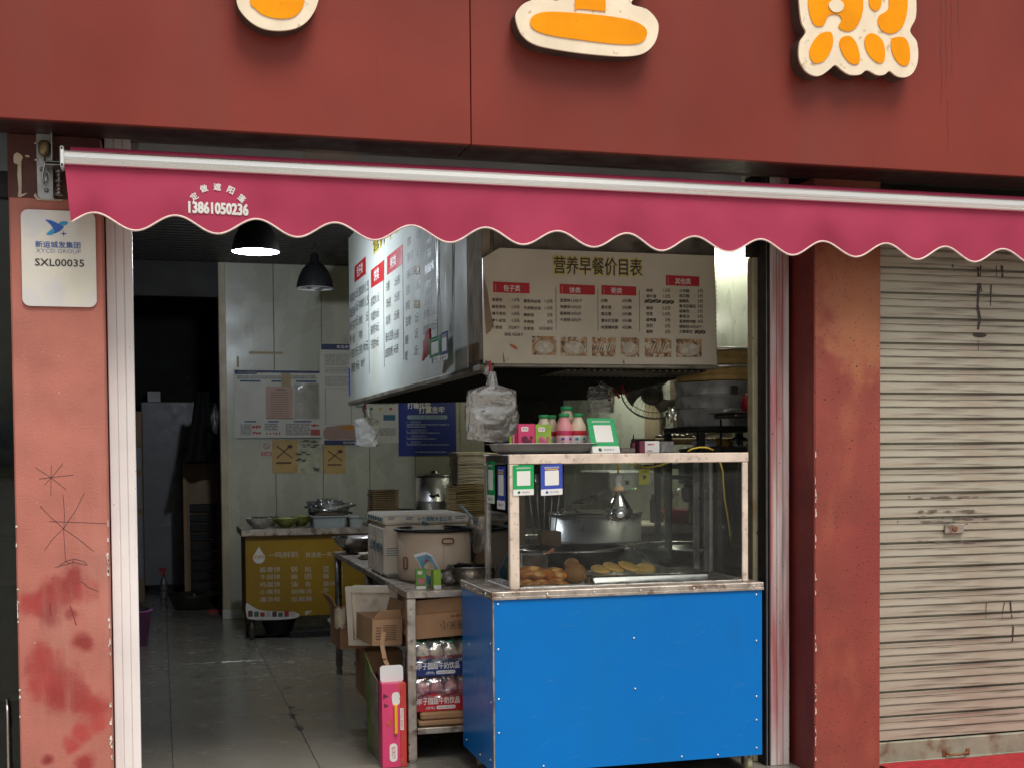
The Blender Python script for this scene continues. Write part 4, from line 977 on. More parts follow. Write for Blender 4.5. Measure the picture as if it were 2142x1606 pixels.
for y0, y1, z, l in ((1.1, 2.1, 2.75, 'tube lamp high on the right wall behind the front price board'), (2.7, 3.8, 2.42, 'tube lamp on the right wall deeper in, above the fan'), (5.3, 6.3, 2.36, 'tube lamp at the far end of the right wall')):
    xt = 3.06 if 2 < y0 < 4 else 3.235
    tl = thing('tube_lamp', l, 'tube lamp', (xt, y0, z))
    mb = MB(); mb.box(xt + .015, xt + .063, y0, y1, z - .01, z + .03, .004); mb.build('batten', m_white_pl, parent=tl)
    if xt < 3.2:
        mb = MB(); mb.tube([(xt + .04, y0 + .2, z + .03), (xt + .04, y0 + .2, ZC)], .003); mb.tube([(xt + .04, y1 - .2, z + .03), (xt + .04, y1 - .2, ZC)], .003); mb.build('wire', m_black, parent=tl)
    mb = MB(); mb.tube([(xt, y0 + .04, z - .015), (xt, y1 - .04, z - .015)], .014, 10); mb.build('tube', m_tube if y0 > 4 else m_tube2, parent=tl)

# ================================================================== posters on the back wall
YW = YB - .002
fw = F0(YW)
def BW(px, py): p = pt(px, py, y=YW); return (p.x, p.z)
def poster(name, label, cat, x0, y0, x1, y1, m, th=.004, off=0.):
    a, b = BW(x0, y1), BW(x1, y0)
    t = thing(name, label, cat, (a[0], YW, a[1]))
    mb = MB(); mb.prism([(a[0], a[1]), (b[0], a[1] + .003), b, (a[0], b[1] + .002)], off, off + th, fw); mb.build('sheet', m, parent=t)
    return t
def z4(x, y): return BW(440 + x / 3.965, 680 + y / 3.965)
def lines(mb, x0, x1, y0, y1, n, d=.0055, th=.35, jit=.15):
    """rows of tiny unreadable print"""
    for k in range(n):
        y = y0 + (y1 - y0) * (k + .5) / n; h = (y1 - y0) / n * th
        x = x0
        while x < x1 - 4:
            w = R_.uniform(10, 60); xe = min(x + w, x1 - (R_.random() * jit * (x1 - x0) if k % 3 == 2 else 0))
            if xe <= x: break
            a, b = z4(x, y + h), z4(xe, y - h); mb.rect(fw, a[0], a[1], b[0], b[1], d, d + .0004); x = xe + R_.uniform(3, 8)
n1 = poster('notice_board', 'wide white notice board with a pink sheet pinned on it', 'notice board', 491, 775, 671, 916, m_poster, .006)
mb = MB()
for q in ((202, 408, 385, 374), (385, 396, 905, 380), (218, 940, 925, 932)):
    a, b = z4(q[0], q[1]), z4(q[2], q[3]); mb.rect(fw, a[0], a[1], b[0], b[1], .0062, .0068)
mb.build('header', m_hdrnavy, parent=n1)
mb = MB()
for q in ((245, 470, 417, 457), (505, 472, 590, 459), (708, 474, 880, 460), (282, 804, 382, 792), (478, 804, 568, 792), (690, 804, 838, 792)):
    a, b = z4(q[0], q[1]), z4(q[2], q[3]); mb.prism(rrect(a[0], a[1], b[0], b[1], (b[1] - a[1]) * .45, 2), .0062, .0068, fw)
mb.build('label', mat('notice_label_blue', (.03, .09, .18), .6), parent=n1)
mb = MB(); lines(mb, 222, 880, 418, 448, 2, .0064); lines(mb, 250, 345, 818, 910, 9, .0064); lines(mb, 450, 560, 812, 870, 4, .0064); lines(mb, 625, 830, 812, 912, 8, .0064)
text(mb, '食品安全信息公示栏', fw, *z4(222, 400), *z4(375, 386), d=.0072)
stuff(mb.build('small_print', m_txtgrey, parent=n1))
mb = MB()
for q, i in (((345, 865, 425, 820), 0), ((352, 912, 425, 872), 1), ((455, 915, 600, 878), 0), ((835, 850, 905, 815), 1)):
    a, b = z4(q[0], q[1]), z4(q[2], q[3])
    for k in range(5):
        x = a[0] + (b[0] - a[0]) * (.1 + k * .18); mb.prism([(x + .010 * math.cos(t), (a[1] + b[1]) / 2 + R_.uniform(-.01, .01) + .012 * math.sin(t)) for t in range(6)], .0064 + k * .0001, .0068 + k * .0001, fw)
a, b = z4(832, 912), z4(908, 862); mb.rect(fw, a[0], a[1], b[0], b[1], .0064, .0069)
mb.build('picture', m_txtred, parent=n1)
mb = MB(); a, b = z4(462, 775), z4(682, 508); mb.rect(fw, a[0], a[1], b[0], b[1], .007, .010); mb.build('pink_sheet', m_pinkpaper, parent=n1)
mb = MB(); lines(mb, 500, 650, 550, 760, 11, .0102, .15); a, b = z4(540, 542), z4(620, 530); mb.rect(fw, a[0], a[1], b[0], b[1], .0102, .0106); a, b = z4(462, 775), z4(682, 768); mb.rect(fw, a[0], a[1], b[0], b[1], .0102, .0108); stuff(mb.build('small_print', mat('pink_sheet_print', (.24, .15, .12), .6, var=0), parent=n1))
mb = MB(); a, b = z4(590, 512), z4(665, 400); mb.rect(fw, a[0], a[1], b[0], b[1], .0106, .0125); mb.build('tape', m_tan, parent=n1)
mb = MB(); a, b = z4(695, 775), z4(905, 480); mb.grid(lambda u, v: (a[0] + (b[0] - a[0]) * u, YW - .012 - .006 * noise.noise(Vector((u * 3, v * 4, 1))) - .004 * math.sin(u * 3), a[1] + (b[1] - a[1]) * v), 12, 12); mb.build('plastic_sleeve', m_bagc, parent=n1)
mb = MB(); a, b = z4(700, 770), z4(895, 490); mb.rect(fw, a[0], a[1], b[0], b[1], .0066, .0074); mb.build('beige_sheet', mat('beige_sheet', (.40, .36, .25), .5), parent=n1)

n2 = poster('notice_poster', 'tall white notice with a black header right of the notice board', 'notice', 671, 721, 775, 928, m_poster)
mb = MB(); a, b = z4(918, 205), z4(1150, 160); mb.rect(fw, a[0], a[1], z4(1330, 0)[0] - .0, b[1], .0044, .005) if False else mb.rect(fw, a[0], a[1], z4(1322, 0)[0], b[1], .0044, .005)
a, b = z4(945, 992), z4(1322, 950); mb.rect(fw, a[0], a[1], b[0], b[1], .0044, .005); mb.build('header', m_hdrnavy, parent=n2)
mb = MB(); text(mb, '食品安全', fw, *z4(1045, 194), *z4(1180, 170), d=.0052); text(mb, '常州市钟', fw, *z4(1100, 982), *z4(1200, 962), d=.0052); mb.build('lettering', m_white, parent=n2)
mb = MB(); lines(mb, 950, 1150, 240, 335, 9, .0044, .2); lines(mb, 950, 1150, 352, 400, 4, .0044, .2); lines(mb, 950, 1150, 425, 505, 7, .0044, .2)
for q in ((955, 822, 1170, 525),):
    x0, y0, x1, y1 = q
    for (u0, v0, u1, v1) in ((x0, y0, x1, y0 - 2), (x0, y1 + 2, x1, y1), (x0, y0, x0 + 2, y1), (x1 - 2, y0, x1, y1)):
        a, b = z4(u0, v0), z4(u1, v1); mb.rect(fw, a[0], a[1], b[0], b[1], .0044, .0048)
stuff(mb.build('small_print', m_txtgrey, parent=n2))
mb = MB(); mb.prism(crom([z4(*p) for p in ((950, 850), (1020, 835), (1100, 825), (1200, 835), (1300, 830), (1300, 940), (1120, 945), (950, 940))], 3), .0044, .005, fw); mb.build('picture', mat('notice_pink', (.33, .21, .17), .6), parent=n2)
mb = MB(); mb.prism(crom([z4(*p) for p in ((1075, 862), (1110, 830), (1180, 826), (1200, 850), (1210, 868), (1140, 868))], 3), .0052, .0058, fw); mb.build('picture', mat('notice_orange', (.42, .20, .03), .6), parent=n2)
n3 = poster('notice_poster', 'white notice with coloured dots, half hidden behind the white carrier bags', 'notice', 776, 835, 833, 927, m_poster)
mb = MB()
for x, m_ in ((1335, 0), (1412, 1), (1495, 2)):
    mb.m = m_; a = z4(x, 692); mb.prism([(a[0] + .014 * math.cos(k * .5), a[1] + .014 * math.sin(k * .5)) for k in range(13)], .0044, .005, fw)
mb.build('dot', [mat('dot_green', (.02, .14, .05), .6, var=0), mat('dot_yellow', (.42, .36, .03), .6, var=0), mat('dot_red', (.42, .03, .05), .6, var=0)], parent=n3)
mb = MB(); a, b = z4(1435, 788), z4(1533, 742); mb.rect(fw, a[0], a[1], b[0], b[1], .0044, .005); mb.build('picture', mat('notice_teal', (.03, .10, .16), .6), parent=n3)
mb = MB(); lines(mb, 1345, 1540, 640, 660, 1, .0044); lines(mb, 1400, 1540, 850, 915, 4, .0044, .3); a, b = z4(1205, 684), z4(1300, 664); mb.rect(fw, a[0], a[1], b[0], b[1], .0044, .005)
stuff(mb.build('small_print', m_txtgrey, parent=n3))
bp = poster('blue_poster', 'dark blue poster with white brush writing on the back wall', 'poster', 834, 828, 953, 953, m_postblue)
mb = MB(); text(mb, '打输住院', fw, *z4(1635, 690), *z4(1825, 640), d=.0052, bold=.02); text(mb, '打赢坐牢', fw, *z4(1730, 728), *z4(1940, 672), d=.0052, bold=.02); mb.build('lettering', m_white, parent=bp)
mb = MB(); a, b = z4(1632, 778), z4(1965, 745); mb.prism(rrect(a[0], a[1], b[0], b[1], .016, 4), .0044, .005, fw); mb.build('pill', mat('poster_pale_blue', (.28, .40, .45), .6), parent=bp)
mb = MB(); text(mb, '打架成本高 三思而后行', fw, *z4(1665, 772), *z4(1935, 752), d=.0055); mb.build('lettering', m_postblue, parent=bp)
mb = MB()
for s, y in (('1、 赔偿成本', 805), ('2、 违法犯罪成本', 873), ('3、 其他附加成本', 922), ('4、 家庭成本', 972)): a = z4(1622, y + 8); text(mb, s, fw, a[0], a[1], h=.024, d=.0052)
lines(mb, 1628, 1980, 816, 830, 1, .0048, .3); lines(mb, 1628, 1790, 834, 848, 1, .0048, .3); lines(mb, 1628, 1900, 884, 898, 1, .0048, .3); lines(mb, 1628, 1870, 933, 948, 1, .0048, .3); lines(mb, 1628, 1980, 982, 996, 1, .0048, .3); lines(mb, 1700, 1960, 1042, 1056, 1, .0048, .3)
mb.build('small_print', mat('poster_text', (.30, .34, .42), .6, var=0), parent=bp)
def utensils(t, x0, y0, w, h):
    mb = MB()
    def U(u, v): return z4(x0 + w * u, y0 + h * v)
    for P in ([U(.18, .18), U(.85, .55)], [U(.18, .55), U(.72, .20)]):
        a, b = Vector(P[0]), Vector(P[1]); n = Vector((-(b - a).y, (b - a).x)).normalized() * .006; mb.prism([tuple(a - n), tuple(b - n * .7), tuple(b + n * .7), tuple(a + n)], .0046 + (.0004 if P[0][1] < P[1][1] else 0), .0052 + (.0004 if P[0][1] < P[1][1] else 0), fw)
    c = U(.74, .20); mb.prism([(c[0] + .022 * math.cos(k * .5) * 1.1, c[1] + .017 * math.sin(k * .5)) for k in range(13)], .0058, .0063, fw)
    a, b = U(.15, .72), U(.8, .66); mb.rect(fw, a[0], a[1], b[0], b[1], .0046, .005)
    mb.build('crossed_utensils', mat('utensil_brown', (.06, .02, .02), .6, var=0), parent=t)
t = poster('cutlery_poster', 'ochre poster with crossed spoon and chopsticks under the notice board, left of the grey drawing', 'poster', 570, 919, 622, 989, m_postyel); utensils(t, 515, 950, 195, 275)
t = poster('drawing_poster', 'yellowed grey ink drawing under the notice board', 'poster', 618, 918, 671, 990, m_postgrey, .003, .0005)
mb = MB()
for k in range(26):
    x, y = R_.uniform(715, 900), R_.choice((965, 1000, 1060, 1110, 1190)) + R_.uniform(-12, 12); a = z4(x, y); w = R_.uniform(.01, .03)
    mb.prism([(a[0] + w * math.cos(q * .9), a[1] + w * .35 * math.sin(q * .9) * R_.uniform(.5, 1.3)) for q in range(7)], .0037 + k * .00003, .0042 + k * .00003, fw)
mb.build('ink_wash', mat('ink_wash', (.06, .065, .05), .6, 0, .3), parent=t)
t = poster('cutlery_poster', 'ochre poster with crossed spoon and chopsticks under the tall notice', 'poster', 678, 931, 722, 990, m_postyel); utensils(t, 945, 1000, 178, 225)
t = poster('no_smoking_sticker', 'small red round sign on pale paper left of the ochre poster', 'sign', 546, 922, 568, 953, mat('sticker_paper', (.44, .42, .34), .6))
mb = MB(); a = z4(465, 1000)
for k in range(20):
    if k in (3,): continue
    t0, t1 = k * math.pi / 10, (k + 1) * math.pi / 10
    mb.prism([(a[0] + .028 * math.cos(t0), a[1] + .028 * math.sin(t0)), (a[0] + .028 * math.cos(t1), a[1] + .028 * math.sin(t1)), (a[0] + .022 * math.cos(t1), a[1] + .022 * math.sin(t1)), (a[0] + .022 * math.cos(t0), a[1] + .022 * math.sin(t0))], .0044, .005, fw)
mb.prism([(a[0] - .02, a[1] + .016), (a[0] - .016, a[1] + .02), (a[0] + .02, a[1] - .016), (a[0] + .016, a[1] - .02)], .0051, .0055, fw)
q0, q1 = z4(422, 1080), z4(508, 1050); mb.rect(fw, q0[0], q0[1], q1[0], q1[1], .0044, .005); mb.build('ring', m_txtred, parent=t)
mb = MB(); text(mb, '禁止吸烟', fw, *z4(430, 1076), *z4(500, 1056), d=.0055); mb.build('lettering', m_white, parent=t)
for q, l in (((322, 240, 602, 222), 'strip of yellowed tape stuck level above the notice board'), ((220, 350, 236, 262), 'short upright piece of yellowed tape at the left end of the notice board')):
    a, b = z4(q[0], q[1]), z4(q[2], q[3]); mb = MB(); mb.rect(fw, a[0], a[1], b[0], b[1], .0002, .0015); tag(mb.build('tape', m_tan, base=(a[0], YW, a[1])), l, 'tape')

# ================================================================== back room seen through the passage
fr_ = thing('fridge', 'tall pale fridge standing in the dark back room', 'fridge', (.2, 9.5, 0))
mb = MB(); mb.box(-.19, .62, 9.4, 9.98, .06, 2.09, .01); mb.build('body', m_fridge, parent=fr_)
mb = MB(); mb.box(-.15, .58, 9.42, 9.9, 0, .06); mb.build('base', m_black, parent=fr_)
mb = MB(); mb.box(-.12, .02, 9.5, 9.7, 2.091, 2.21, .004); tag(mb.build('white_box', m_white_pl, base=(-.05, 9.6, 2.09)), 'small white box on top of the back room fridge', 'box')
cb = thing('cupboard', 'narrow dark cupboard with pale doors at the left edge of the passage', 'cupboard', (-.28, 8.4, 0))
mb = MB(); mb.box(-.348, -.17, 8.3, 8.8, 0, 1.95, .005); mb.build('carcass', m_wood, parent=cb)
for z0, z1 in ((1.62, 1.92), (1.35, 1.58), (.95, 1.3), (.25, .9)):
    mb = MB(); mb.box(-.34, -.18, 8.285, 8.30, z0, z1, .003); mb.build('door', m_fridge if z0 < 1.6 else m_cardin, parent=cb)
dr = thing('wooden_cabinet', 'old wooden cabinet with pale front edge in the back room', 'cabinet', (.35, 8.3, 0))
mb = MB(); mb.box(.235, .595, 8.2, 8.7, 0, 1.55, .006); mb.build('carcass', m_wood, parent=dr)
mb = MB(); mb.box(.225, .26, 8.185, 8.2, .1, 1.5, .003); mb.build('front_edge', m_cardin, parent=dr)
mb = MB(); 
for k in range(9): mb.box(.29, .56, 8.16, 8.2, .12 + k * .1, .20 + k * .1, .004)
tag(mb.build('black_crate', m_black, base=(.4, 8.18, .1)), 'stack of black slatted crates in front of the wooden cabinet', 'crate')
mb = MB(); mb.grid(lambda u, v: (.38 + (u - .5) * (.10 + .22 * v) + .1 * (1 - v) * .5, 7.6 + .05 * math.sin(u * 9) + .06 * noise.noise(Vector((u * 4, v * 3, 5))), 2.12 - v * .68), 18, 16)
mb.grid(lambda u, v: (.40 + (u - .5) * (.10 + .2 * v), 7.72 + .05 * math.sin(u * 9), 2.12 - v * .7), 18, 16)
tag(mb.build('coat', m_coat, base=(.4, 7.6, 1.6)), 'black coat hanging beside the passage opening', 'coat')
mb = MB(); mb.blob((.50, 6.9, 1.83), .04, .05, .13, .4, 7, 20, 3); tag(mb.build('hanging_bag', m_bagc, base=(.5, 6.9, 1.83)), 'crumpled clear bag hanging at the passage edge', 'plastic bag')
bs = thing('steel_basin', 'wide steel basin on the floor in the passage', 'basin', (.30, 7.6, 0))
mb = MB(); mb.lathe([(.16, .005), (.19, .02), (.245, .12), (.262, .135), (.268, .138), (.262, .142), (.24, .13), (.18, .03), (0, .015)], (.30, 7.6, 0), 36); mb.build('bowl', m_steel_dark, parent=bs)
mb = MB(); mb.tube([(.30, 7.45, .145), (.36, 7.6, .15), (.42, 7.75, .145)], .012); tag(mb.build('ladle', m_steel, base=(.3, 7.5, .14)), 'shiny ladle lying across the steel basin', 'ladle')
mb = MB(); mb.box(.42, .56, 7.2, 7.24, .0, .02, .005); tag(mb.build('red_brush', m_red, base=(.5, 7.2, 0)), 'red brush on the floor beside the steel basin', 'brush')
sp = thing('spray_bottle', 'clear spray bottle with red nozzle on the passage floor', 'spray bottle', tuple(pt(343, 1252, z=0)))
c = pt(343, 1252, z=0)
mb = MB(); mb.lathe([(.035, 0), (.045, .02), (.045, .14), (.02, .22), (.014, .25)], c, 18); mb.build('bottle', m_bagc, parent=sp)
mb = MB(); mb.box(c.x - .015, c.x + .015, c.y - .012, c.y + .012, .25, .30, .004); mb.box(c.x - .05, c.x + .03, c.y - .010, c.y + .010, .30, .325, .004); mb.box(c.x - .035, c.x - .025, c.y - .006, c.y + .006, .26, .30); mb.build('nozzle', m_red, parent=sp)
bn = thing('purple_bin', 'purple plastic bin on the floor just inside the doorway', 'bin', (-.22, 5.2, 0))
mb = MB(); mb.lathe([(.0, .0), (.10, .0), (.132, .27), (.142, .275), (.142, .285), (.128, .285), (.10, .02), (0, .02)], (-.215, 5.2, 0), 30, cap=False); mb.build('tub', m_purple, parent=bn)
mb = MB(); mb.blob((-.22, 5.2, .27), .10, .10, .06, .5, 8, 20, 2); mb.build('liner', m_black, parent=bn)

# ================================================================== yellow counter
yc = thing('yellow_counter', 'yellow fronted steel counter with white dish names against the back wall', 'counter', (1.1, 5.4, 0))
c0 = pt(517, 1296, y=5.2); c1 = pt(735, 1120, y=5.2)
X0, X1, Z0, Z1_ = .655, 1.66, .18, .84
mb = MB(); mb.box(X0, X1, 5.205, 5.22, Z0, Z1_, .002); mb.build('front_panel', m_yctr, parent=yc)
mb = MB(); mb.box(X0 - .002, X0 + .012, 5.222, 5.75, Z0, Z1_); mb.build('side_panel', mat('counter_side_orange', (.22, .085, .02), .5, 0, .2), parent=yc)
mb = MB(); mb.box(X0 - .035, X1 + .02, 5.17, 5.82, Z1_ + .002, Z1_ + .058, .006); mb.build('worktop', m_steel_old, parent=yc)
for x, y in ((X0 + .045, 5.25), (X0 + .045, 5.7), (X1 - .06, 5.25), (X1 - .06, 5.7)):
    mb = MB(); mb.lathe([(.018, 0), (.022, .004), (.018, .03), (.026, .034), (.026, Z0)], (x, y, 0), 14); mb.build('leg', m_steel_dark, parent=yc)
fy = F0(5.2045)
def YC(x, y): p = pt(440 + x / 3.5683, 1000 + y / 3.5683, y=5.204); return (p.x, p.z)
mb = MB(); c = YC(363, 590); r = .048
mb.prism([(c[0] + r * math.cos(t), c[1] + r * math.sin(t)) for t in [rad(d) for d in range(-230, 51, 14)]] + [(c[0], c[1] + r * 1.85)], .0002, .001, fy)
P = crom([YC(*p) for p in ((270, 1020), (268, 930), (320, 958), (400, 985), (640, 1000), (640, 1040), (450, 1055), (300, 1050))], 3); mb.prism(P, .0002, .0009, fy); mb.build('print', mat('counter_print_white', (.58, .57, .56), .5, 0, .05), parent=yc)
mb = MB(); text(mb, 'inm', fy, *YC(325, 600), *YC(402, 562), d=.0014, bold=.02); mb.build('lettering', mat('counter_print_orange', (.50, .22, .02), .5), parent=yc)
mb = MB()
def yt(s, x0, y0, x1, y1): text(mb, s, fy, *YC(x0, y1), *YC(x1, y0), d=.001, bold=.0)
yt('一', 432, 568, 478, 573); yt('鸣鲜奶', 485, 542, 655, 592); yt('鲜漾美一天', 712, 545, 905, 590)
for s, x0, x1, y in (('酱香饼', 368, 522, 678), ('千层饼', 368, 522, 734), ('鸡蛋饼', 368, 522, 790), ('小笼包', 368, 522, 844), ('灌汤包', 368, 522, 900), ('锅', 602, 650, 676), ('贴', 706, 752, 676), ('麻', 602, 650, 732), ('团', 706, 752, 730), ('油', 602, 650, 787), ('条', 706, 752, 787), ('胡辣汤', 604, 756, 842), ('豆腐脑', 604, 760, 898),
                    ('豆', 842, 886, 674), ('浆', 945, 990, 676), ('稀', 842, 886, 728), ('饭', 945, 990, 728), ('茶叶蛋', 842, 990, 784), ('牛', 842, 884, 836), ('奶', 945, 990, 838)): yt(s, x0, y - 21, x1, y + 21)
a, b = YC(705, 1018), YC(765, 985); mb.prism([a, (a[0] + .02, a[1] + .003), b, (a[0] + .005, b[1])], .0002, .001, fy); mb.build('lettering', mat('counter_letter_white', (.50, .48, .44), .5, var=0), parent=yc)
mb = MB()
for k in range(8):
    mb.m = k % 4; a = YC(282 + k * 45, 1032); b = YC(282 + k * 45 + 34, 985 + (k % 3) * 6); mb.prism(rrect(a[0], a[1], b[0], b[1], .004, 2), .0011, .0016, fy)
mb.build('pack_print', [mat('pack_brown', (.10, .03, .03), .5), mat('pack_green', (.05, .12, .06), .5), mat('pack_red', (.30, .03, .03), .5), mat('pack_white', (.45, .43, .40), .5)], parent=yc)
mb = MB(); P = [YC(*p) for p in ((870, 1050), (910, 1020), (935, 1070), (950, 1110), (900, 1090))]
mb.prism(P, .02, .022, fy); mb.build('torn_corner', m_poster, parent=yc)
CT = Z1_ + .058
def bowl(name, label, cat, c, r, h, m, group=None, rings=0, content=None):
    t = thing(name, label, cat, c, group)
    pr = [(r * .42, 0), (r * .45, h * .10), (r * .62, h * .28), (r * .86, h * .66), (r * .97, h * .96), (r, h), (r * .95, h), (r * .84, h * .68), (r * .6, h * .34), (0, h * .25)]
    mb = MB(); mb.lathe(pr, c, 32); mb.build('dish', m, parent=t)
    if rings:
        mb = MB()
        for k in range(rings): rr = r * (.70 + .08 * k); zz_ = h * (.44 + .16 * k); mb.lathe([(rr + .002, zz_ - .002), (rr + .005, zz_), (rr + .004, zz_ + .003)], c, 32, cap=False)
        mb.build('band', m, parent=t)
    if content:
        mb = MB(); mb.blob((c[0], c[1], c[2] + h * .78), r * .8, r * .8, h * .35, .35, 9, 24, r * 50); mb.build('food', content, parent=t)
    return t
m_greens = mat('pale_pickles', (.30, .30, .12), .6, 0, .5, 60); m_darkfood = mat('dark_pickles', (.05, .035, .02), .5, 0, .5, 60)
def onc(px, y=5.35): p = pt(px, 1113, y=y); return p.x
bowl('white_bowl', 'white bowl at the left end of the yellow counter', 'bowl', (onc(541, 5.3), 5.3, CT), .105, .085, m_bowlw, content=m_darkfood)
bowl('green_bowl', 'green banded bowl beside the white bowl on the yellow counter', 'bowl', (onc(598, 5.38), 5.38, CT), .105, .075, m_bowlg, rings=3, content=m_greens)
bowl('green_bowl', 'green banded bowl next to the grey tub on the yellow counter', 'bowl', (onc(630, 5.58), 5.58, CT), .10, .08, m_bowlg, rings=3, content=m_greens)
bowl('steel_plate', 'flat steel dish behind the white bowl on the yellow counter', 'dish', (onc(562, 5.68), 5.68, CT), .115, .075, m_steel)
def tub(name, label, x0, x1, y0, y1, z, h, m, tp=.012):
    t = thing(name, label, 'tub', ((x0 + x1) / 2, (y0 + y1) / 2, z))
    mb = MB()
    def ring(e, zz_): return [Vector((a, b, zz_)) for a, b in rrect(x0 - e, y0 - e, x1 + e, y1 + e, .02, 3)]
    L_ = [ring(-tp, z), ring(0, z + h * .9), ring(.008, z + h * .9), ring(.008, z + h), ring(-.004, z + h), ring(-tp - .004, z + .006)]
    n = len(L_[0]); vs = [v for r_ in L_ for v in r_]
    mb.add(vs, [(k * n + i, k * n + (i + 1) % n, (k + 1) * n + (i + 1) % n, (k + 1) * n + i) for k in range(5) for i in range(n)] + [tuple(range(n))[::-1], tuple(range(5 * n, 6 * n))])
    mb.build('box', m, parent=t); return t
xg = onc(652, 5.3); tub('grey_tub', 'pale grey plastic tub holding dark scraps on the yellow counter', xg, onc(724, 5.3), 5.22, 5.42, CT, .095, m_greybox)
tub('grey_tub', 'second grey tub at the right end of the yellow counter, beside the foam box', onc(728, 5.3), onc(760, 5.3), 5.24, 5.44, CT, .085, m_greybox)
mb = MB(); mb.blob((onc(688, 5.3), 5.32, CT + .09), .13, .09, .035, .5, 9, 26, 5); tag(mb.build('dark_scraps', m_darkfood, base=(onc(688), 5.32, CT + .09)), 'dark scraps heaped in the pale grey tub', 'food')
xn = onc(636, 5.62); tub('blue_pot', 'dark blue plastic pot behind the grey tub on the yellow counter', xn + .04, xn + .16, 5.62, 5.74, CT, .20, m_navypl, .02)
mb = MB(); mb.blob((onc(695, 5.42), 5.50, CT + .15), .16, .10, .065, .8, 9, 36, 8); mb.blob((onc(700, 5.42), 5.48, CT + .16), .13, .09, .05, .8, 12, 30, 9); tag(mb.build('crumpled_bag', m_bagc, base=(onc(700), 5.5, CT + .1)), 'crumpled clear plastic bag lying over the grey tub', 'plastic bag')
mb = MB(); bx_, by_ = pt(583, 1300, y=5.35).x, 5.36
mb.lathe([(.10, .03), (.145, .15), (.150, .155), (.140, .155), (.098, .035)], (bx_, by_, 0), 30, cap=True)
for k in range(7): mb.lathe([(.103 + .006 * k, .04 + .016 * k), (.107 + .006 * k, .045 + .016 * k), (.104 + .006 * k, .05 + .016 * k)], (bx_, by_, 0), 30, cap=False)
tag(mb.build('basket', m_black, base=(bx_, by_, .03)), 'black ribbed basket under the yellow counter', 'basket')
mb = MB(); mb.box(.70, 1.62, 5.3, 5.7, .015, .03, .003); mb.box(1.0, 1.6, 5.23, 5.3, 0.0, .05, .003); tag(mb.build('floor_board', m_black, base=(1.2, 5.4, 0)), 'black board lying under the yellow counter', 'board')

# ================================================================== steel work table and what stands on and under it
TX0, TX1, TY0, TY1, TZ = 1.135, 1.80, .76, 3.45, .835
wt = thing('work_table', 'long stained stainless work table left of the blue cart', 'table', (1.4, 2.0, 0))
mb = MB(); mb.box(TX0, TX1, TY0, TY1, TZ - .035, TZ, .004); mb.build('table_top', m_steel_old, parent=wt)
for x in (TX0 + .025, TX1 - .03):
    for y in (TY0 + .028, 2.06, TY1 - .05):
        mb = MB()
        if y < 1: mb.box(x - .022, x + .022, y - .022, y + .022, .012, TZ - .036, .003); mb.box(x - .018, x + .018, y - .018, y + .018, 0, .03, .003)
        else: mb.lathe([(.018, 0), (.020, .004), (.018, .05), (.024, .055), (.024, TZ - .036)], (x, y, 0), 14)
        mb.build('leg', m_steel_old if y < 1 else m_steel_dark, parent=wt)
mb = MB(); mb.box(TX0 + .05, TX1 - .05, TY0 + .012, 2.9, .135, .165, .003); mb.build('shelf', m_steel_old, parent=wt)
# cardboard slabs on the shelf
for k, (z, h, l) in enumerate(((.167, .030, 'lower flattened cardboard on the bottom shelf of the work table'), (.199, .036, 'upper flattened cardboard under the pink milk pack'))):
    mb = MB(); mb.box(TX0 + .06 + k * .01, TX1 - .08, TY0 + .03, 1.6, z, z + h, .008); tag(mb.build('flat_cardboard', m_card, base=(1.4, 1.1, z)), l, 'cardboard')

def milk_bottle(t, c, s=1., cap=m_cap, body=m_milk, band=None):
    mb = MB(); mb.lathe([(.0, 0), (.028 * s, 0), (.031 * s, .004 * s), (.031 * s, .085 * s), (.029 * s, .100 * s), (.019 * s, .120 * s), (.0165 * s, .128 * s), (.0165 * s, .134 * s)], c, 20)
    b = mb.build('bottle_body', body, parent=t)
    mb = MB(); mb.lathe([(.0195 * s, .133 * s), (.0195 * s, .145 * s), (.018 * s, .1465 * s), (0, .1465 * s)], c, 20); mb.build('cap', cap, parent=t)
    if band:
        mb = MB(); mb.lathe([(.0314 * s, .02 * s), (.0317 * s, .021 * s), (.0317 * s, .062 * s), (.0314 * s, .063 * s)], c, 20, cap=False); mb.m = 1
        mb.lathe([(.0316 * s, .063 * s), (.0319 * s, .064 * s), (.0319 * s, .080 * s), (.0316 * s, .081 * s)], c, 20, cap=False)
        mb.m = 2
        for a in (-1.57 - .45, -1.57 + .5):
            for q in range(2):
                cc = Vector((c[0] + .0325 * s * math.cos(a), c[1] + .0325 * s * math.sin(a), c[2] + (.032 + .018 * q) * s)); u = Vector((-math.sin(a), math.cos(a), 0))
                mb.add([cc - u * .006 * s - Vector((0, 0, .006 * s)), cc + u * .007 * s - Vector((0, 0, .004 * s)), cc + u * .004 * s + Vector((0, 0, .006 * s)), cc - u * .007 * s + Vector((0, 0, .004 * s))], [(0, 1, 2, 3)])
        mb.build('label', band, parent=t)
m_lab = [mat('label_white', (.74, .70, .66), .4, 0, .1, 60), m_redwrap, mat('label_teal', (.05, .28, .30), .4, var=0)]
m_labp = [mat('label_pink', (.80, .45, .48), .4, 0, .1, 60), mat('label_crimson', (.60, .04, .12), .4, var=0), mat('label_blue', (.05, .12, .42), .4, var=0)]
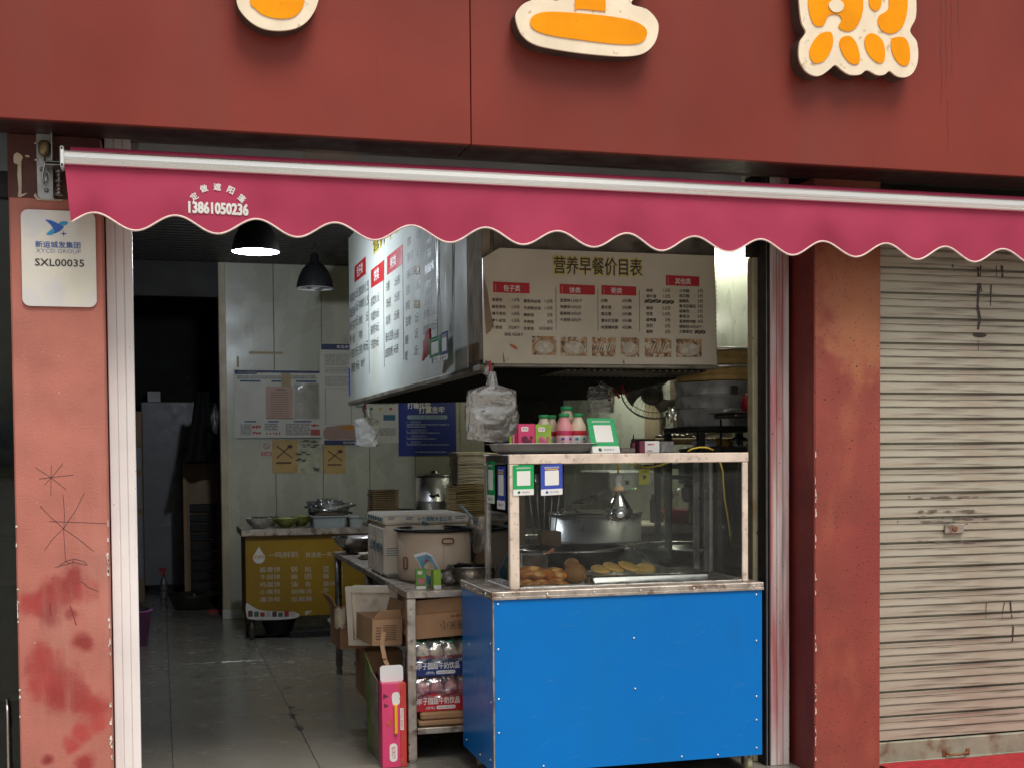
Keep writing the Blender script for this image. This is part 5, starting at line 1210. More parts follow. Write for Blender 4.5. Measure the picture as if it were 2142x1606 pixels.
def pack(label, z, body, wrap, cap, band, slant):
    x0, x1, y0, y1 = TX0 + .055, TX1 - .20, TY0 + .06, TY0 + .36
    t = thing('milk_pack', label, 'milk pack', ((x0 + x1) / 2, (y0 + y1) / 2, z))
    for i in range(6):
        for j in range(3):
            milk_bottle(t, (x0 + .040 + i * .070, y0 + .036 + j * .07, z + .012), 1.07, cap, body, band if j == 0 else None)
    mb = MB(); mb.box(x0 - .002, x1 + .004, y0 - .006, y0 - .001, z, z + .085, .001); mb.box(x0 - .004, x1 + .004, y0 - .001, y1 - .04, z, z + .010, .001); mb.box(x0 - .008, x0 - .002, y0 - .005, y1 - .05, z, z + .085, .001); mb.build('carton_band', wrap, parent=t)
    mb = MB(); f_ = F0(y0 - .0065)
    def T_(x, y, yy0): p = pt(880 + x / 6.69, 1366 + y / 6.69, y=y0 - .0065); return (p.x, z + yy0)
    text(mb, '李子园甜牛奶饮品', frame((0, y0 - .0065, 0), (1, 0, 0)), T_(-55, 0, 0)[0], z + .034, T_(540, 0, 0)[0], z + .068, d=.0006, bold=.015)
    text(mb, '(原味)', frame((0, y0 - .0065, 0), (1, 0, 0)), T_(70, 0, 0)[0], z + .008, T_(190, 0, 0)[0], z + .024, d=.0006)
    mb.prism(rrect(T_(215, 0, 0)[0], z + .009, T_(480, 0, 0)[0], z + .026, .007, 4), .0002, .0006, f_)
    a = T_(-105, 0, 0); mb.prism([(a[0] + .020 * math.cos(q * .5), z + .045 + .020 * math.sin(q * .5)) for q in range(13)], .0002, .0006, f_); mb.build('lettering', m_white, parent=t)
    mb = MB(); text(mb, '净含量:225毫升×24瓶', frame((0, y0 - .0065, 0), (1, 0, 0)), T_(230, 0, 0)[0], z + .013, T_(465, 0, 0)[0], z + .022, d=.001)
    text(mb, '李', f_, a[0] - .009, z + .036, a[0] + .009, z + .054, d=.001); mb.build('lettering', wrap, parent=t)
    def fn(u, v):
        k = noise.noise(Vector((u * 9, v * 6, z * 9))); k2 = noise.noise(Vector((u * 24, v * 16, z)))
        return (x0 - .004 + (x1 - x0 + .008) * u, y0 - .010 + .012 * k + .005 * k2 + .05 * max(0, v - .6), z + .07 + .10 * v + .008 * k)
    mb = MB(); mb.grid(fn, 40, 16)
    def fn2(u, v): return (x0 + (x1 - x0) * u, y0 + .01 + (y1 - y0 - .03) * v, z + .172 + .008 * noise.noise(Vector((u * 12, v * 9, z))))
    mb.grid(fn2, 36, 20); mb.build('shrink_film', m_bagc, parent=t)
    return t
pack('pack of pink milk bottles in a red band on the table shelf', .237, m_milkp, m_redwrap, mat('pink_cap', (.55, .20, .20), .4), m_labp, 0)
pack('pack of cream milk bottles in a navy band on top of the pink pack', .410, m_milk, m_navy, m_cap, m_lab, 0)

# open cardboard box above the milk packs
def flapbox(label, C_, ux, w, d, h, m, flaps, tilt=0):
    t = thing('cardboard_box', label, 'cardboard box', tuple(C_))
    ux = Vector(ux).normalized(); uz = Vector((-ux.z * .0, 0, 1)); uz = (uz - ux * uz.dot(ux)).normalized(); uy = uz.cross(ux)
    Tm = Matrix((ux, uy, uz)).transposed().to_4x4(); Tm.translation = Vector(C_)
    mb = MB(); e = .005
    mb.box(0, w, 0, e, 0, h, 0, Tm); mb.box(0, w, d - e, d, 0, h, 0, Tm); mb.box(0, e, e, d - e, 0, h, 0, Tm); mb.box(w - e, w, e, d - e, 0, h, 0, Tm); mb.box(e, w - e, e, d - e, 0, e, 0, Tm)
    mb.build('box_body', m, parent=t)
    for (side, ang, ln) in flaps:
        mb = MB()
        ca, sa = math.cos(ang), math.sin(ang)
        if side == 'f': q = [Vector((.002, 0, h)), Vector((w - .002, 0, h)), Vector((w - .02, -ln * ca, h + ln * sa)), Vector((.03, -ln * ca, h + ln * sa))]
        if side == 'b': q = [Vector((.002, d, h)), Vector((w - .002, d, h)), Vector((w - .02, d + ln * ca, h + ln * sa)), Vector((.02, d + ln * ca, h + ln * sa))]
        if side == 'l': q = [Vector((0, .002, h)), Vector((0, d - .002, h)), Vector((-ln * ca, d - .02, h + ln * sa)), Vector((-ln * ca, .02, h + ln * sa))]
        if side == 'r': q = [Vector((w, .002, h)), Vector((w, d - .002, h)), Vector((w + ln * ca, d - .02, h + ln * sa)), Vector((w + ln * ca, .02, h + ln * sa))]
        nn = (q[1] - q[0]).cross(q[3] - q[0]).normalized() * .004
        vs = [Tm @ v for v in q] + [Tm @ (v + nn) for v in q]
        mb.add(vs, [(0, 3, 2, 1), (4, 5, 6, 7), (0, 1, 5, 4), (1, 2, 6, 5), (2, 3, 7, 6), (3, 0, 4, 7)]); mb.build('flap', m, parent=t)
    return t, Tm
t, Tm = flapbox('open brown cardboard box with torn flaps lying on the milk packs', (1.165, .82, .592), (1, -.02, .05), .52, .34, .125, m_card, [('f', rad(75), .07), ('l', rad(110), .10), ('b', rad(60), .10), ('r', rad(110), .09)])
mb = MB(); g = lambda a, b, c=0: Tm @ Vector((a, -c - .0005, b))
text(mb, '小米辣红丫', lambda a, b, c=0: g(a, b, c), .15, .078, .36, .03, d=.0008); text(mb, '净含量', g, .20, .105, .28, .092, d=.0008)
mb.build('lettering', m_print, parent=t)
mb = MB()                                            # barcode end
for k in range(12): mb.add([Tm @ Vector((-.0012, .06 + k * .012, .03)), Tm @ Vector((-.0012, .065 + k * .012, .03)), Tm @ Vector((-.0012, .065 + k * .012, .08)), Tm @ Vector((-.0012, .06 + k * .012, .08))], [(0, 3, 2, 1)])
mb.build('barcode', m_print, parent=t)
mb = MB(); mb.box(1.175, 1.30, .815, .835, .56, .70, .002); 
# second smaller carton leaning out left, with its printed end
t, Tm = flapbox('small brown carton with printed lines hanging over the pink milk pack at the left', (1.005, 1.0, .545), (1, .12, -.02), .155, .30, .135, m_cardin, [('f', rad(60), .05), ('r', rad(80), .08)])
mb = MB()
g = lambda a, b, c=0: Tm @ Vector((a, -c - .0005, b))
for k in range(9): mb.prism([(.055, .025 + k * .009), (.125, .025 + k * .009), (.125, .028 + k * .009), (.055, .028 + k * .009)], .0002, .0006, g)
for k in range(5): mb.prism([(.018, .03 + k * .014), (.045, .03 + k * .014), (.045, .034 + k * .014), (.018, .034 + k * .014)], .0002, .0006, g)
mb.build('print', m_print, parent=t)
t, Tm = flapbox('brown carton with a yellow label sticking out left under the foam tray', (.93, 1.62, .44), (1, .05, 0), .42, .30, .20, m_card, [('l', rad(60), .10)])
mb = MB(); g = lambda a, b, c=0: Tm @ Vector((a, -c - .0005, b)); mb.prism([(.085, .05), (.13, .05), (.13, .075), (.085, .075)], .0002, .0008, g); mb.build('label', mat('yellow_label', (.55, .36, .03), .5), parent=t)
mb = MB(); mb.box(1.05, 1.25, 1.5, 1.9, .168, .439, .006); tag(mb.build('stored_carton', m_card, base=(1.15, 1.7, .167)), 'plain brown carton on the shelf below the labelled carton', 'carton')
mb = MB(); mb.grid(lambda u, v: (.89 + .06 * u, 1.55 + .05 * math.sin(u * 3), .56 + .11 * v + .02 * noise.noise(Vector((u * 6, v * 6, 0)))), 10, 10); tag(mb.build('paper_scrap', m_whiteboard, base=(.9, 1.55, .6)), 'white paper scrap sticking out of the labelled carton', 'paper')
# paper strap
mb = MB()
S = [(803, 1320), (799, 1345), (804, 1375), (812, 1395), (822, 1405)]
pts = [pt(x, y, y=.92) for x, y in S]
for i in range(len(pts) - 1):
    a, b = pts[i], pts[i + 1]; mb.add([(a.x - .012, .915, a.z), (a.x + .010, .918, a.z), (b.x + .010, .915 - .01 * i, b.z), (b.x - .012, .912 - .01 * i, b.z)], [(0, 1, 2, 3)])
tag(mb.build('paper_strap', m_cardin, base=tuple(pts[0])), 'twisted brown paper strap dangling from the small carton', 'strap')
# foam tray leaning under the table
ft = thing('foam_tray', 'stained white foam box lid leaning under the work table', 'foam lid', (1.03, 1.5, .46))
c = [pt(722, 1226, y=1.42), pt(840, 1236, y=1.25), pt(840, 1350, y=1.25), pt(735, 1348, y=1.42)]
o = c[3]; ux = (c[2] - c[3]).normalized(); uy = (c[0] - c[3]); uy = (uy - ux * uy.dot(ux)).normalized(); g = frame(o, ux, uy); w, h = (c[2] - c[3]).length, (c[0] - c[3]).length
mb = MB(); mb.prism(rrect(-.01, 0, w, h, .03), -.05, -.012, g)
for a0, b0, a1, b1 in ((-.01, 0, w, .03), (-.01, h - .03, w, h), (-.01, .03, .02, h - .03), (w - .03, .03, w, h - .03)): mb.prism([(a0, b0), (a1, b0), (a1, b1), (a0, b1)], -.012, .012, g)
mb.build('lid', m_foam, parent=ft)
# green and maroon cartons, pink carton
def slab(name, label, cat, pts_, th, m, nrm=(0, -1, 0)):
    mb = MB(); P = [Vector(p) for p in pts_]; n = (P[1] - P[0]).cross(P[2] - P[0]).normalized() * th
    k = len(P); mb.add(P + [p + n for p in P], [tuple(range(k))[::-1], tuple(range(k, 2 * k))] + [(i, (i + 1) % k, k + (i + 1) % k, k + i) for i in range(k)])
    return tag(mb.build(name, m, base=tuple(P[0])), label, cat)
slab('green_board', 'olive green carton side standing behind the maroon carton', 'cardboard', [(1.000, 1.10, .0), (1.008, .92, .0), (1.004, .92, .40), (.985, 1.10, .50)], .004, m_olive)
slab('grey_board', 'grey brown worn cardboard side between the green and maroon cartons', 'cardboard', [(1.004, 1.0, .0), (1.010, .86, .0), (1.006, .86, .40), (.994, 1.0, .43)], .004, mat('worn_cardboard', (.20, .18, .13), .8, 0, .35, 14))
mc = thing('maroon_carton', 'open maroon carton standing behind the pink one', 'carton', (1.08, .88, 0))
mb = MB(); mb.box(1.018, 1.150, .83, .832, 0, .40); mb.box(1.018, 1.021, .832, .99, 0, .42); mb.box(1.147, 1.150, .832, .99, 0, .40); mb.box(1.021, 1.147, .987, .99, 0, .40); mb.build('sleeve', m_maroon, parent=mc)
pc = thing('pink_carton', 'tall pink milk carton with a white top flap and yellow handle beside the table leg', 'carton', (1.06, .76, 0))
PX0, PX1, PYF, PZ = 1.000, 1.118, .70, .405
mb = MB(); mb.box(PX0, PX1 - .030, PYF, PYF + .10, .002, PZ, .002); mb.build('box_body', m_pink, parent=pc)
mb = MB(); mb.box(PX1 - .0297, PX1, PYF + .0002, PYF + .10, .002, PZ, .002); mb.build('red_side', m_pinkred, parent=pc)
g = F0(PYF - .0006)
mb = MB(); mb.prism(rrect(PX0 + .002, PZ + .001, PX1 - .004, PZ + .082, .016, 4), -.001, .001, frame((0, PYF + .002, 0), (1, 0, 0), (0, .12, 1))); mb.build('flap', m_white_pl, parent=pc)
mb = MB(); mb.box(PX0 + .058, PX0 + .073, PYF - .014, PYF - .009, .165, .305, .002); mb.box(PX0 + .058, PX0 + .073, PYF - .010, PYF, .165, .175); mb.box(PX0 + .058, PX0 + .073, PYF - .010, PYF, .295, .305); mb.build('handle', mat('yellow_handle', (.85, .42, .01), .4), parent=pc)
mb = MB(); mb.prism(rrect(PX0 + .035, .030, PX0 + .072, .118, .017, 5), 0, .0005, g); mb.rect(g, PX1 - .030, .180, PX1 - .014, .285, 0, .0005)
mb.prism(crom([(PX0 + .055, .30), (PX0 + .085, .31), (PX0 + .082, .36), (PX0 + .05, .355)], 4), 0, .0005, g); mb.build('print', m_white, parent=pc)
mb = MB(); 
vert = frame((0, PYF - .0014, 0), (0, 0, -1), (1, 0, 0))
text(mb, '李子园', frame((0, PYF - .0014, 0), (1, 0, 0)), PX0 + .044, .045, PX0 + .062, .105, d=.0002) 
text(mb, 'MIXED BERRY', lambda a, b, c=0: Vector((PX1 - .017 - b, PYF - .0016, .28 - a)) if False else Vector((PX1 - .027 + b, PYF - .0016, .28 - a)), 0, 0, .095, .010, d=0)
mb.build('lettering', m_redwrap, parent=pc)
mb = MB()
for cx, cz, r in ((PX0 + .036, .215, .014), (PX0 + .088, .385, .011), (PX0 + .095, .03, .012), (PX0 + .100, .14, .008), (PX0 + .093, .33, .009)):
    mb.prism([(cx + r * math.cos(q * .6), cz + r * math.sin(q * .6) * 1.15 + (r * .3 if q in (2, 3) else 0)) for q in range(10)], .0002, .0007, g)
mb.build('strawberry_print', mat('strawberry_print', (.55, .08, .06), .5, 0, .3, 80), parent=pc)
mb = MB()
for cx, cz, r in ((PX0 + .02, .345, .015), (PX0 + .022, .30, .013)): mb.prism([(cx - r, cz - r * .8), (cx + r * .8, cz), (cx - r * .8, cz + r)], .0002, .0006, g)
mb.build('dark_print', m_maroon, parent=pc)

# on the table: cartons, snack packet, pot, foam box, bowl
def juice(label, cx, y, z, w, h, d, mfront, mside, group=None, seed=0, rot=0):
    t = thing('drink_carton', label, 'drink carton', (cx, y, z), group)
    Tm = Matrix.Translation((cx, y, z)) @ Matrix.Rotation(rot, 4, 'Z')
    mb = MB(); mb.box(-w / 2, w / 2, 0, d, 0, h, .002, Tm); mb.build('box_body', mfront, parent=t)
    g = lambda a, b, c=0: Tm @ Vector((a, -c - .0002, b))
    mb = MB(); mb.rect(g, -w / 2 + .002, .0, w / 2 - .002, h * .14, .0002, .0006); mb.prism(rrect(-w * .32, h * .74, w * .1, h * .90, w * .07, 4), .0002, .0006, g)
    mb.build('print', m_white, parent=t)
    mb = MB()
    for k, (a, b, r) in enumerate(((-.12, .46, .2), (.15, .36, .17), (-.05, .26, .15), (.28, .52, .10))): mb.prism([(w * a + w * r * math.cos(q * .6), h * b + w * r * math.sin(q * .6)) for q in range(10)], .0008 + k * .0002, .0012 + k * .0002, g)
    mb.build('berry_print', mside, parent=t)
    mb = MB(); text(mb, '牛奶', g, -w * .27, h * .77, w * .05, h * .87, d=.001); mb.build('lettering', m_redwrap, parent=t)
    return t
m_berry = mat('berry_print', (.60, .12, .22), .5, 0, .4, 120)
a = pt(875, 1228, z=TZ); juice('green drink carton with pink berry print on the near corner of the table', 1.228, .86, TZ, .052, .098, .034, m_dgreen, m_berry, rot=-.1)
c2 = pt(918, 1229, z=TZ)
mb = MB(); Tm = Matrix.Translation((1.305, .835, TZ)) @ Matrix.Rotation(.12, 4, 'Z'); mb.box(-.019, .019, 0, .05, 0, .094, .002, Tm)
t = thing('drink_carton', 'plain lime side of a drink carton turned edge on, beside the snack packet', 'drink carton', (1.305, .85, TZ)); mb.build('box_body', m_lime, parent=t)
mb = MB(); mb.box(-.0192, .0192, -.0008, 0, .0, .018, 0, Tm); mb.build('print', m_white, parent=t)
sn = thing('snack_packet', 'creased light blue snack packet leaning on the cream pot', 'snack packet', (1.36, .95, TZ))
def Spt(x, y): return pt(840 + x / 4.225, 880 + y / 4.225, y=.93 - (y - 1480) * -.0002)
O = [tuple(Spt(*q)[i] for i in (0, 2)) for q in ((130, 1192), (175, 1178), (240, 1163), (292, 1190), (318, 1250), (345, 1300), (372, 1362), (350, 1415), (300, 1440), (258, 1462), (222, 1452), (206, 1400), (196, 1330), (168, 1262))]
mb = MB(); mb.prism(O, -.004, .006, frame((0, .94, 0), (1, 0, 0), (0, 0, 1))); mb.build('packet_edge', m_white_pl, parent=sn)
cx = sum(p[0] for p in O) / len(O); cz = sum(p[1] for p in O) / len(O)
mb = MB(); mb.prism([(cx + (a - cx) * .86, cz + (b - cz) * .86) for a, b in O], .0065, .010, frame((0, .94, 0), (1, 0, 0), (0, 0, 1))); mb.build('packet_face', mat('snack_blue', (.13, .30, .42), .35, 0, .3, 30), parent=sn)
mb = MB(); mb.prism(crom([(cx - .025, cz + .02), (cx + .01, cz + .035), (cx + .028, cz), (cx + .01, cz - .035), (cx - .015, cz - .02)], 4), .0105, .0115, frame((0, .94, 0), (1, 0, 0), (0, 0, 1))); mb.build('print', mat('snack_beige', (.55, .42, .28), .4, 0, .3, 60), parent=sn)
mb = MB(); mb.prism([(cx - .012 + .010 * math.cos(q * .6), cz + .045 + .006 * math.sin(q * .6)) for q in range(10)], .0118, .0125, frame((0, .94, 0), (1, 0, 0), (0, 0, 1))); mb.build('mark', m_red, parent=sn)
mb = MB(); mb.blob((1.40, .99, TZ + .045), .05, .03, .045, .6, 9, 22, 6); tag(mb.build('crumpled_wrapper', m_bagc, base=(1.40, .99, TZ)), 'crumpled clear wrapper behind the blue snack packet', 'wrapper')
pot = thing('cream_pot', 'large stained cream pot with a black rim and rusty handles on the table', 'pot', (1.39, 1.31, TZ))
PR, PH = .195, .262
mb = MB(); mb.lathe([(.0, .001), (PR * .93, .001), (PR * .97, .015), (PR, .05), (PR, PH), (PR - .006, PH), (PR - .008, .02), (0, .02)], (1.39, 1.31, TZ), 56, cap=False); mb.build('pot_body', m_potcream, parent=pot)
mb = MB(); mb.lathe([(PR + .001, PH - .006), (PR + .016, PH - .002), (PR + .018, PH + .008), (PR + .006, PH + .013), (PR - .012, PH + .006)], (1.39, 1.31, TZ), 56, cap=False); mb.lathe([(PR - .01, PH + .002), (PR - .015, PH - .02), (0, PH - .03)], (1.39, 1.31, TZ), 56, cap=False); mb.build('rim', m_black, parent=pot)
def pothandle(ang, z, horiz=True):
    c = Vector((1.39, 1.31, TZ + z)); n = Vector((math.sin(ang), -math.cos(ang), 0)); u = Vector((math.cos(ang), math.sin(ang), 0)); w = Vector((0, 0, 1))
    if not horiz: u, w = w, u
    mb = MB()
    P = [c + n * (PR + .003 + (.010 if k not in () else 0)) + u * a + w * b for k, (a, b) in enumerate([(.030 * math.copysign(abs(math.cos(t)) ** .4, math.cos(t)), .013 * math.copysign(abs(math.sin(t)) ** .4, math.sin(t))) for t in [q * math.pi / 8 for q in range(16)]])]
    mb.tube(P, .0035, 6, closed=True); h = mb.build('handle', m_rust, parent=pot)
    mb = MB(); P2 = [c + n * (PR + .004) + u * a + w * b for a, b in ((-.026, -.010), (.026, -.010), (.026, .010), (-.026, .010))]; mb.add(P2, [(0, 1, 2, 3)] if horiz else [(0, 3, 2, 1)]); mb.build('handle_plate', m_potcream, parent=h)
pothandle(rad(-16) + YAW * 0 + rad(24), .215); pothandle(rad(-58), .10, False)
mb = MB(); n = Vector((math.sin(.0), -math.cos(.0), 0)); mb.box(1.395, 1.3962, 1.31 - PR - .0006, 1.31 - PR + .002, TZ + .02, TZ + .19); mb.build('seam', m_rust, parent=pot)
fx = thing('foam_box', 'stained white foam box with blue printing behind the cream pot', 'foam box', (1.3, 1.7, TZ))
FX0, FX1, FY0, FY1, FZ1 = 1.15, 1.62, 1.47, 2.02, TZ + .335
mb = MB(); mb.box(FX0, FX1, FY0, FY1, TZ + .001, FZ1 - .055, .02)
for k in range(5): mb.box(FX0 - .004, FX0 + .01, FY0 + .09 + k * .10, FY0 + .13 + k * .10, TZ + .01, TZ + .20, .004)
mb.build('box_body', m_foam, parent=fx)
mb = MB(); mb.box(FX0 - .004, FX1 + .004, FY0 - .004, FY1 + .004, FZ1 - .052, FZ1, .012); mb.build('lid', m_foam, parent=fx)
mb = MB(); g = F0(FY0 - .0045); text(mb, '十六铺粮米业公司', g, 1.33, FZ1 - .036, 1.52, FZ1 - .010, d=.0008, bold=.02)
for (a, b, c_) in ((1.17, 1.21, .022), (1.27, 1.31, .022), (1.54, 1.60, .022)):
    mb.rect(g, a, FZ1 - .014, b, FZ1 - .010, .0002, .0008); mb.rect(g, a, FZ1 - .024, b - .008, FZ1 - .020, .0002, .0008)
g2 = F0(FY0 - .0005)
for k in range(4): mb.rect(g2, 1.165, TZ + .155 - k * .012, 1.235 + .01 * (k % 2), TZ + .159 - k * .012, .0002, .0008)
for q in range(9):
    x = 1.365 + R_.uniform(-.02, .02); z = FZ1 - .04 - q * .002; mb.rect(g, x, z, x + .012, z + .005, .0009 + q * .0001, .0012 + q * .0001)
gl = frame((FX0 - .0045, 0, 0), (0, -1, 0), (0, 0, 1)); text(mb, '粮米', gl, -(FY0 + .22), TZ + .13, -(FY0 + .02), TZ + .18, d=.001, bold=.03)
text(mb, '公司', gl, -(FY0 + .45), TZ + .13, -(FY0 + .25), TZ + .18, d=.001, bold=.03)
for k in range(6): mb.rect(gl, -(FY0 + .5) + k * .08, FZ1 - .035, -(FY0 + .5) + k * .08 + .05, FZ1 - .015, .0002, .0008)
mb.build('lettering', m_blktxt, parent=fx)
sbw = thing('mixing_bowl', 'wide shiny steel mixing bowl on the table against the cart', 'bowl', (1.475, .99, TZ))
mb = MB(); rr = .115; c = (1.50, .94, TZ + .001)
mb.lathe([(.0, .0), (.05, .0), (.062, .004), (.092, .035), (.110, .070), (.117, .094), (.126, .098), (.126, .101), (.114, .098), (.105, .070), (.06, .012), (0, .01)], c, 48, cap=False); mb.build('dish', mat('bright_steel', (.62, .60, .57), .14, 1, .04, 5, .02, 60), parent=sbw)
mb = MB(); mb.tube([(1.42, .90, TZ + .115), (1.47, .91, TZ + .108), (1.52, .95, TZ + .09)], .006); tag(mb.build('spoon', m_black, base=(1.45, .91, TZ + .11)), 'black handled spoon resting in the steel mixing bowl', 'spoon')
bowl('wash_bowl', 'dull steel bowl at the far end of the work table below the yellow counter top', 'bowl', (1.27, 3.25, TZ), .17, .11, m_steel)
mb = MB(); mb.blob((1.30, 2.75, TZ + .02), .10, .08, .03, .5, 8, 20, 4); tag(mb.build('cloth', m_whiteboard, base=(1.3, 2.75, TZ)), 'crumpled pale cloth on the far part of the work table', 'cloth')
# straws in a bag
st = thing('straw_bag', 'clear bag of brown skewers with a striped straw behind the cream pot', 'bag', (1.63, 1.2, TZ))
mb = MB(); mb.lathe([(.05, 0), (.055, .1), (.045, .17), (.055, .26)], (1.64, 1.22, TZ), 18, cap=True); mb.build('holder', m_darkbrown, parent=st)
mb = MB()
for k in range(26):
    a = R_.uniform(0, 6.28); r = R_.uniform(0, .035); x, y = 1.64 + r * math.cos(a), 1.22 + r * math.sin(a)
    mb.tube([(x, y, TZ + .15), (x - .02 + R_.uniform(-.02, .02), y, TZ + .30 + R_.uniform(0, .03))], .0018, 5)
stuff(mb.build('skewer', mat('skewer', (.42, .24, .10), .6), parent=st))
mb = MB(); a, b = pt(963, 1055, y=1.2), pt(1004, 1098, y=1.2); mb.tube([tuple(a), tuple(b)], .0065, 8); mb.build('straw', mat('blue_white_straw', (.30, .42, .50), .4, 0, .6, 90), parent=st)
mb = MB(); mb.grid(lambda u, v: (1.64 + (.06 + .015 * v + .02 * noise.noise(Vector((u * 6, v * 4, 2)))) * math.cos(u * 6.283), 1.22 + (.06 + .015 * v) * math.sin(u * 6.283), TZ + .14 + .19 * v + .02 * noise.noise(Vector((u * 5, 0, 3)))), 30, 12, True, True); mb.build('bag_film', m_bagc, parent=st)

# stacks behind: lids and boards
def stack(name, label, cat, x0, x1, y0, y1, z0, z1, th, m, jit=.01, group=None, sag=0):
    n = int((z1 - z0) / th)
    t = thing(name, label, cat, ((x0 + x1) / 2, (y0 + y1) / 2, z0), group)
    pname = 'lid' if 'lid' in name else 'tray'
    mb = MB()
    nn = 10
    def top(u): return sag * math.sin(u * math.pi * 1.5)
    w = x1 - x0
    vs = []; 
    for i in range(nn + 1):
        u = i / nn
        for (y, z) in ((y0, 0), (y1, 0), (y1, th * .62), (y0, th * .62)): vs.append((x0 + w * u, y, z0 + z + top(u)))
    fs = [(i * 4 + a, i * 4 + (a + 1) % 4, (i + 1) * 4 + (a + 1) % 4, (i + 1) * 4 + a) for i in range(nn) for a in range(4)] + [(0, 3, 2, 1), (nn * 4, nn * 4 + 1, nn * 4 + 2, nn * 4 + 3)]
    mb.add(vs, fs)
    f = mb.build(pname, m, parent=t)
    for k in range(1, n):
        c = f.copy(); COL.objects.link(c); c.location = (R_.uniform(-jit, jit), R_.uniform(-jit, jit), k * th)
    return t
stack('paper_lid_stack', 'tall stack of white paper lids beside the glass showcase', 'stack of lids', 2.115, 2.47, 3.9, 4.2, 1.27, 1.515, .0125, m_whiteboard, .005, sag=.006)
stack('paper_tray_stack', 'stack of brown paper trays under the white lids', 'stack of trays', 2.10, 2.50, 3.88, 4.22, .90, 1.268, .0165, m_brownboard, .006, sag=.008)
mb = MB(); mb.box(2.05, 2.9, 3.7, 4.5, .86, .899, .004); mb.box(2.06, 2.10, 3.72, 3.76, 0, .859); mb.box(2.06, 2.10, 4.4, 4.44, 0, .859); mb.box(2.84, 2.88, 3.72, 3.76, 0, .859); mb.box(2.84, 2.88, 4.4, 4.44, 0, .859)
tag(mb.build('side_table', m_steel_dark, base=(2.5, 4.1, 0)), 'dark steel side table carrying the stacked lids and trays', 'table')
stack('brown_tray_stack', 'square stack of dark brown trays beside the steel pot at the back', 'stack of trays', 1.735, 1.965, 5.5, 5.75, .90, 1.20, .0185, m_darkbrown, .004)
ct = thing('back_counter', 'dim steel counter along the back wall behind the foam box', 'counter', (2.2, 5.6, 0))
mb = MB(); mb.box(1.70, 2.75, 5.3, 6.0, .86, .899, .004); mb.build('worktop', m_steel_dark, parent=ct)
mb = MB(); mb.box(1.72, 2.73, 5.35, 5.98, .05, .859); mb.build('carcass', m_steel_dark, parent=ct)
mb = MB(); mb.box(1.97, 2.13, 5.55, 5.75, .90, 1.02, .006); tag(mb.build('black_box', m_black, base=(2.05, 5.65, .9)), 'low black box between the brown trays and the steel pot', 'box')
pp = thing('steel_pot', 'two tier steel pot with black clips against the back wall', 'pot', (2.30, 5.62, .9))
mb = MB(); mb.lathe([(.155, 0), (.16, .01), (.16, .18), (.163, .185), (.163, .19), (.16, .195), (.16, .39), (.15, .395)], (2.30, 5.62, .9), 40); mb.build('pot_body', m_alu, parent=pp)
mb = MB(); mb.lathe([(.162, .396), (.165, .40), (.13, .415), (.05, .425), (.03, .43), (.03, .445), (0, .45)], (2.30, 5.62, .9), 40); mb.build('lid', m_steel_dark, parent=pp)
for z in (.24, .09):
    mb = MB(); mb.tube([(2.30 - .075, 5.62 - .155, .9 + z), (2.27 - .01, 5.62 - .175, .9 + z - .008), (2.30 + .0, 5.62 - .17, .9 + z + .008), (2.305, 5.62 - .162, .9 + z - .01)], .008); mb.build('clip', m_black, parent=pp)
mb = MB(); mb.lathe([(.09, 0), (.1, .2), (.1, .38), (.085, .4)], (2.54, 5.68, .9), 28); tag(mb.build('dark_pot', m_steel_dark, base=(2.54, 5.68, .9)), 'dark pot to the right of the two tier steel pot', 'pot')
mb = MB(); mb.box(2.62, 3.15, 4.55, 5.1, 0, 2.05, .01); tag(mb.build('tall_black_box', m_hoodin, base=(2.9, 4.8, 0)), 'tall plain black box behind the milk bottles', 'cabinet')  # plain black box filling the black area behind the milk bottles

# ================================================================== blue cart
cart = thing('food_cart', 'bright blue food cart on castors with a steel rim', 'cart', (2.04, .4, 0))
CX0, CX1, CY0, CY1, CZ0, CZ1 = 1.395, 2.685, .10, .70, .085, .868
# the cart stands a touch out of level: the left end sits lower
mb = MB(); mb.box(CX0 + .004, CX1, CY0, CY0 + .012, CZ0, CZ1, .0015); mb.build('front_panel', m_cart, parent=cart)
mb = MB(); mb.box(CX0, CX0 + .012, CY0 + .0125, CY1, CZ0, CZ1, .0015); mb.build('side_panel', m_cart, parent=cart)
mb = MB(); mb.box(CX1 - .012, CX1, CY0 + .0125, CY1, CZ0, CZ1, .0015); mb.build('side_panel', m_cart, parent=cart)
mb = MB(); mb.box(CX0 - .002, CX0 + .0035, CY0 - .002, CY0 + .012, CZ0, CZ1); mb.build('corner_bead', m_steel_old, parent=cart)
mb = MB(); mb.box(CX0 - .006, CX1 + .006, CY0 - .008, CY1 + .006, CZ1 + .0, CZ1 + .023, .003)
mb.box(CX0 - .006, CX1 + .006, CY0 - .0085, CY0 - .0015, CZ1 - .012, CZ1 + .001, .001); mb.box(CX0 - .0065, CX0 - .001, CY0, CY1, CZ1 - .012, CZ1 + .001, .001); mb.build('worktop', m_steel_old, parent=cart)
mb = MB(); mb.box(CX0 + .02, CX1 - .02, CY0 + .02, CY1 - .02, CZ0 - .0, CZ0 + .02); mb.build('bottom_shelf', m_steel_dark, parent=cart)
CT2 = CZ1 + .023
rv = None
spots = [(1.44, CZ1 + .008), (1.64, CZ1 + .008), (1.86, CZ1 + .008), (2.08, CZ1 + .008), (2.34, CZ1 + .008), (2.64, CZ1 + .008), (CX0 + .022, CZ1 - .030), (CX1 - .03, CZ1 - .034), (CX0 + .022, .64), (CX0 + .022, .42), (CX0 + .022, .27), (CX1 - .03, .62), (CX1 - .03, .36), (CX1 - .03, .25), (CX1 - .03, .12), (2.05, .66), (2.055, .43), (1.62, .11), (2.28, .105), (2.46, .10)]
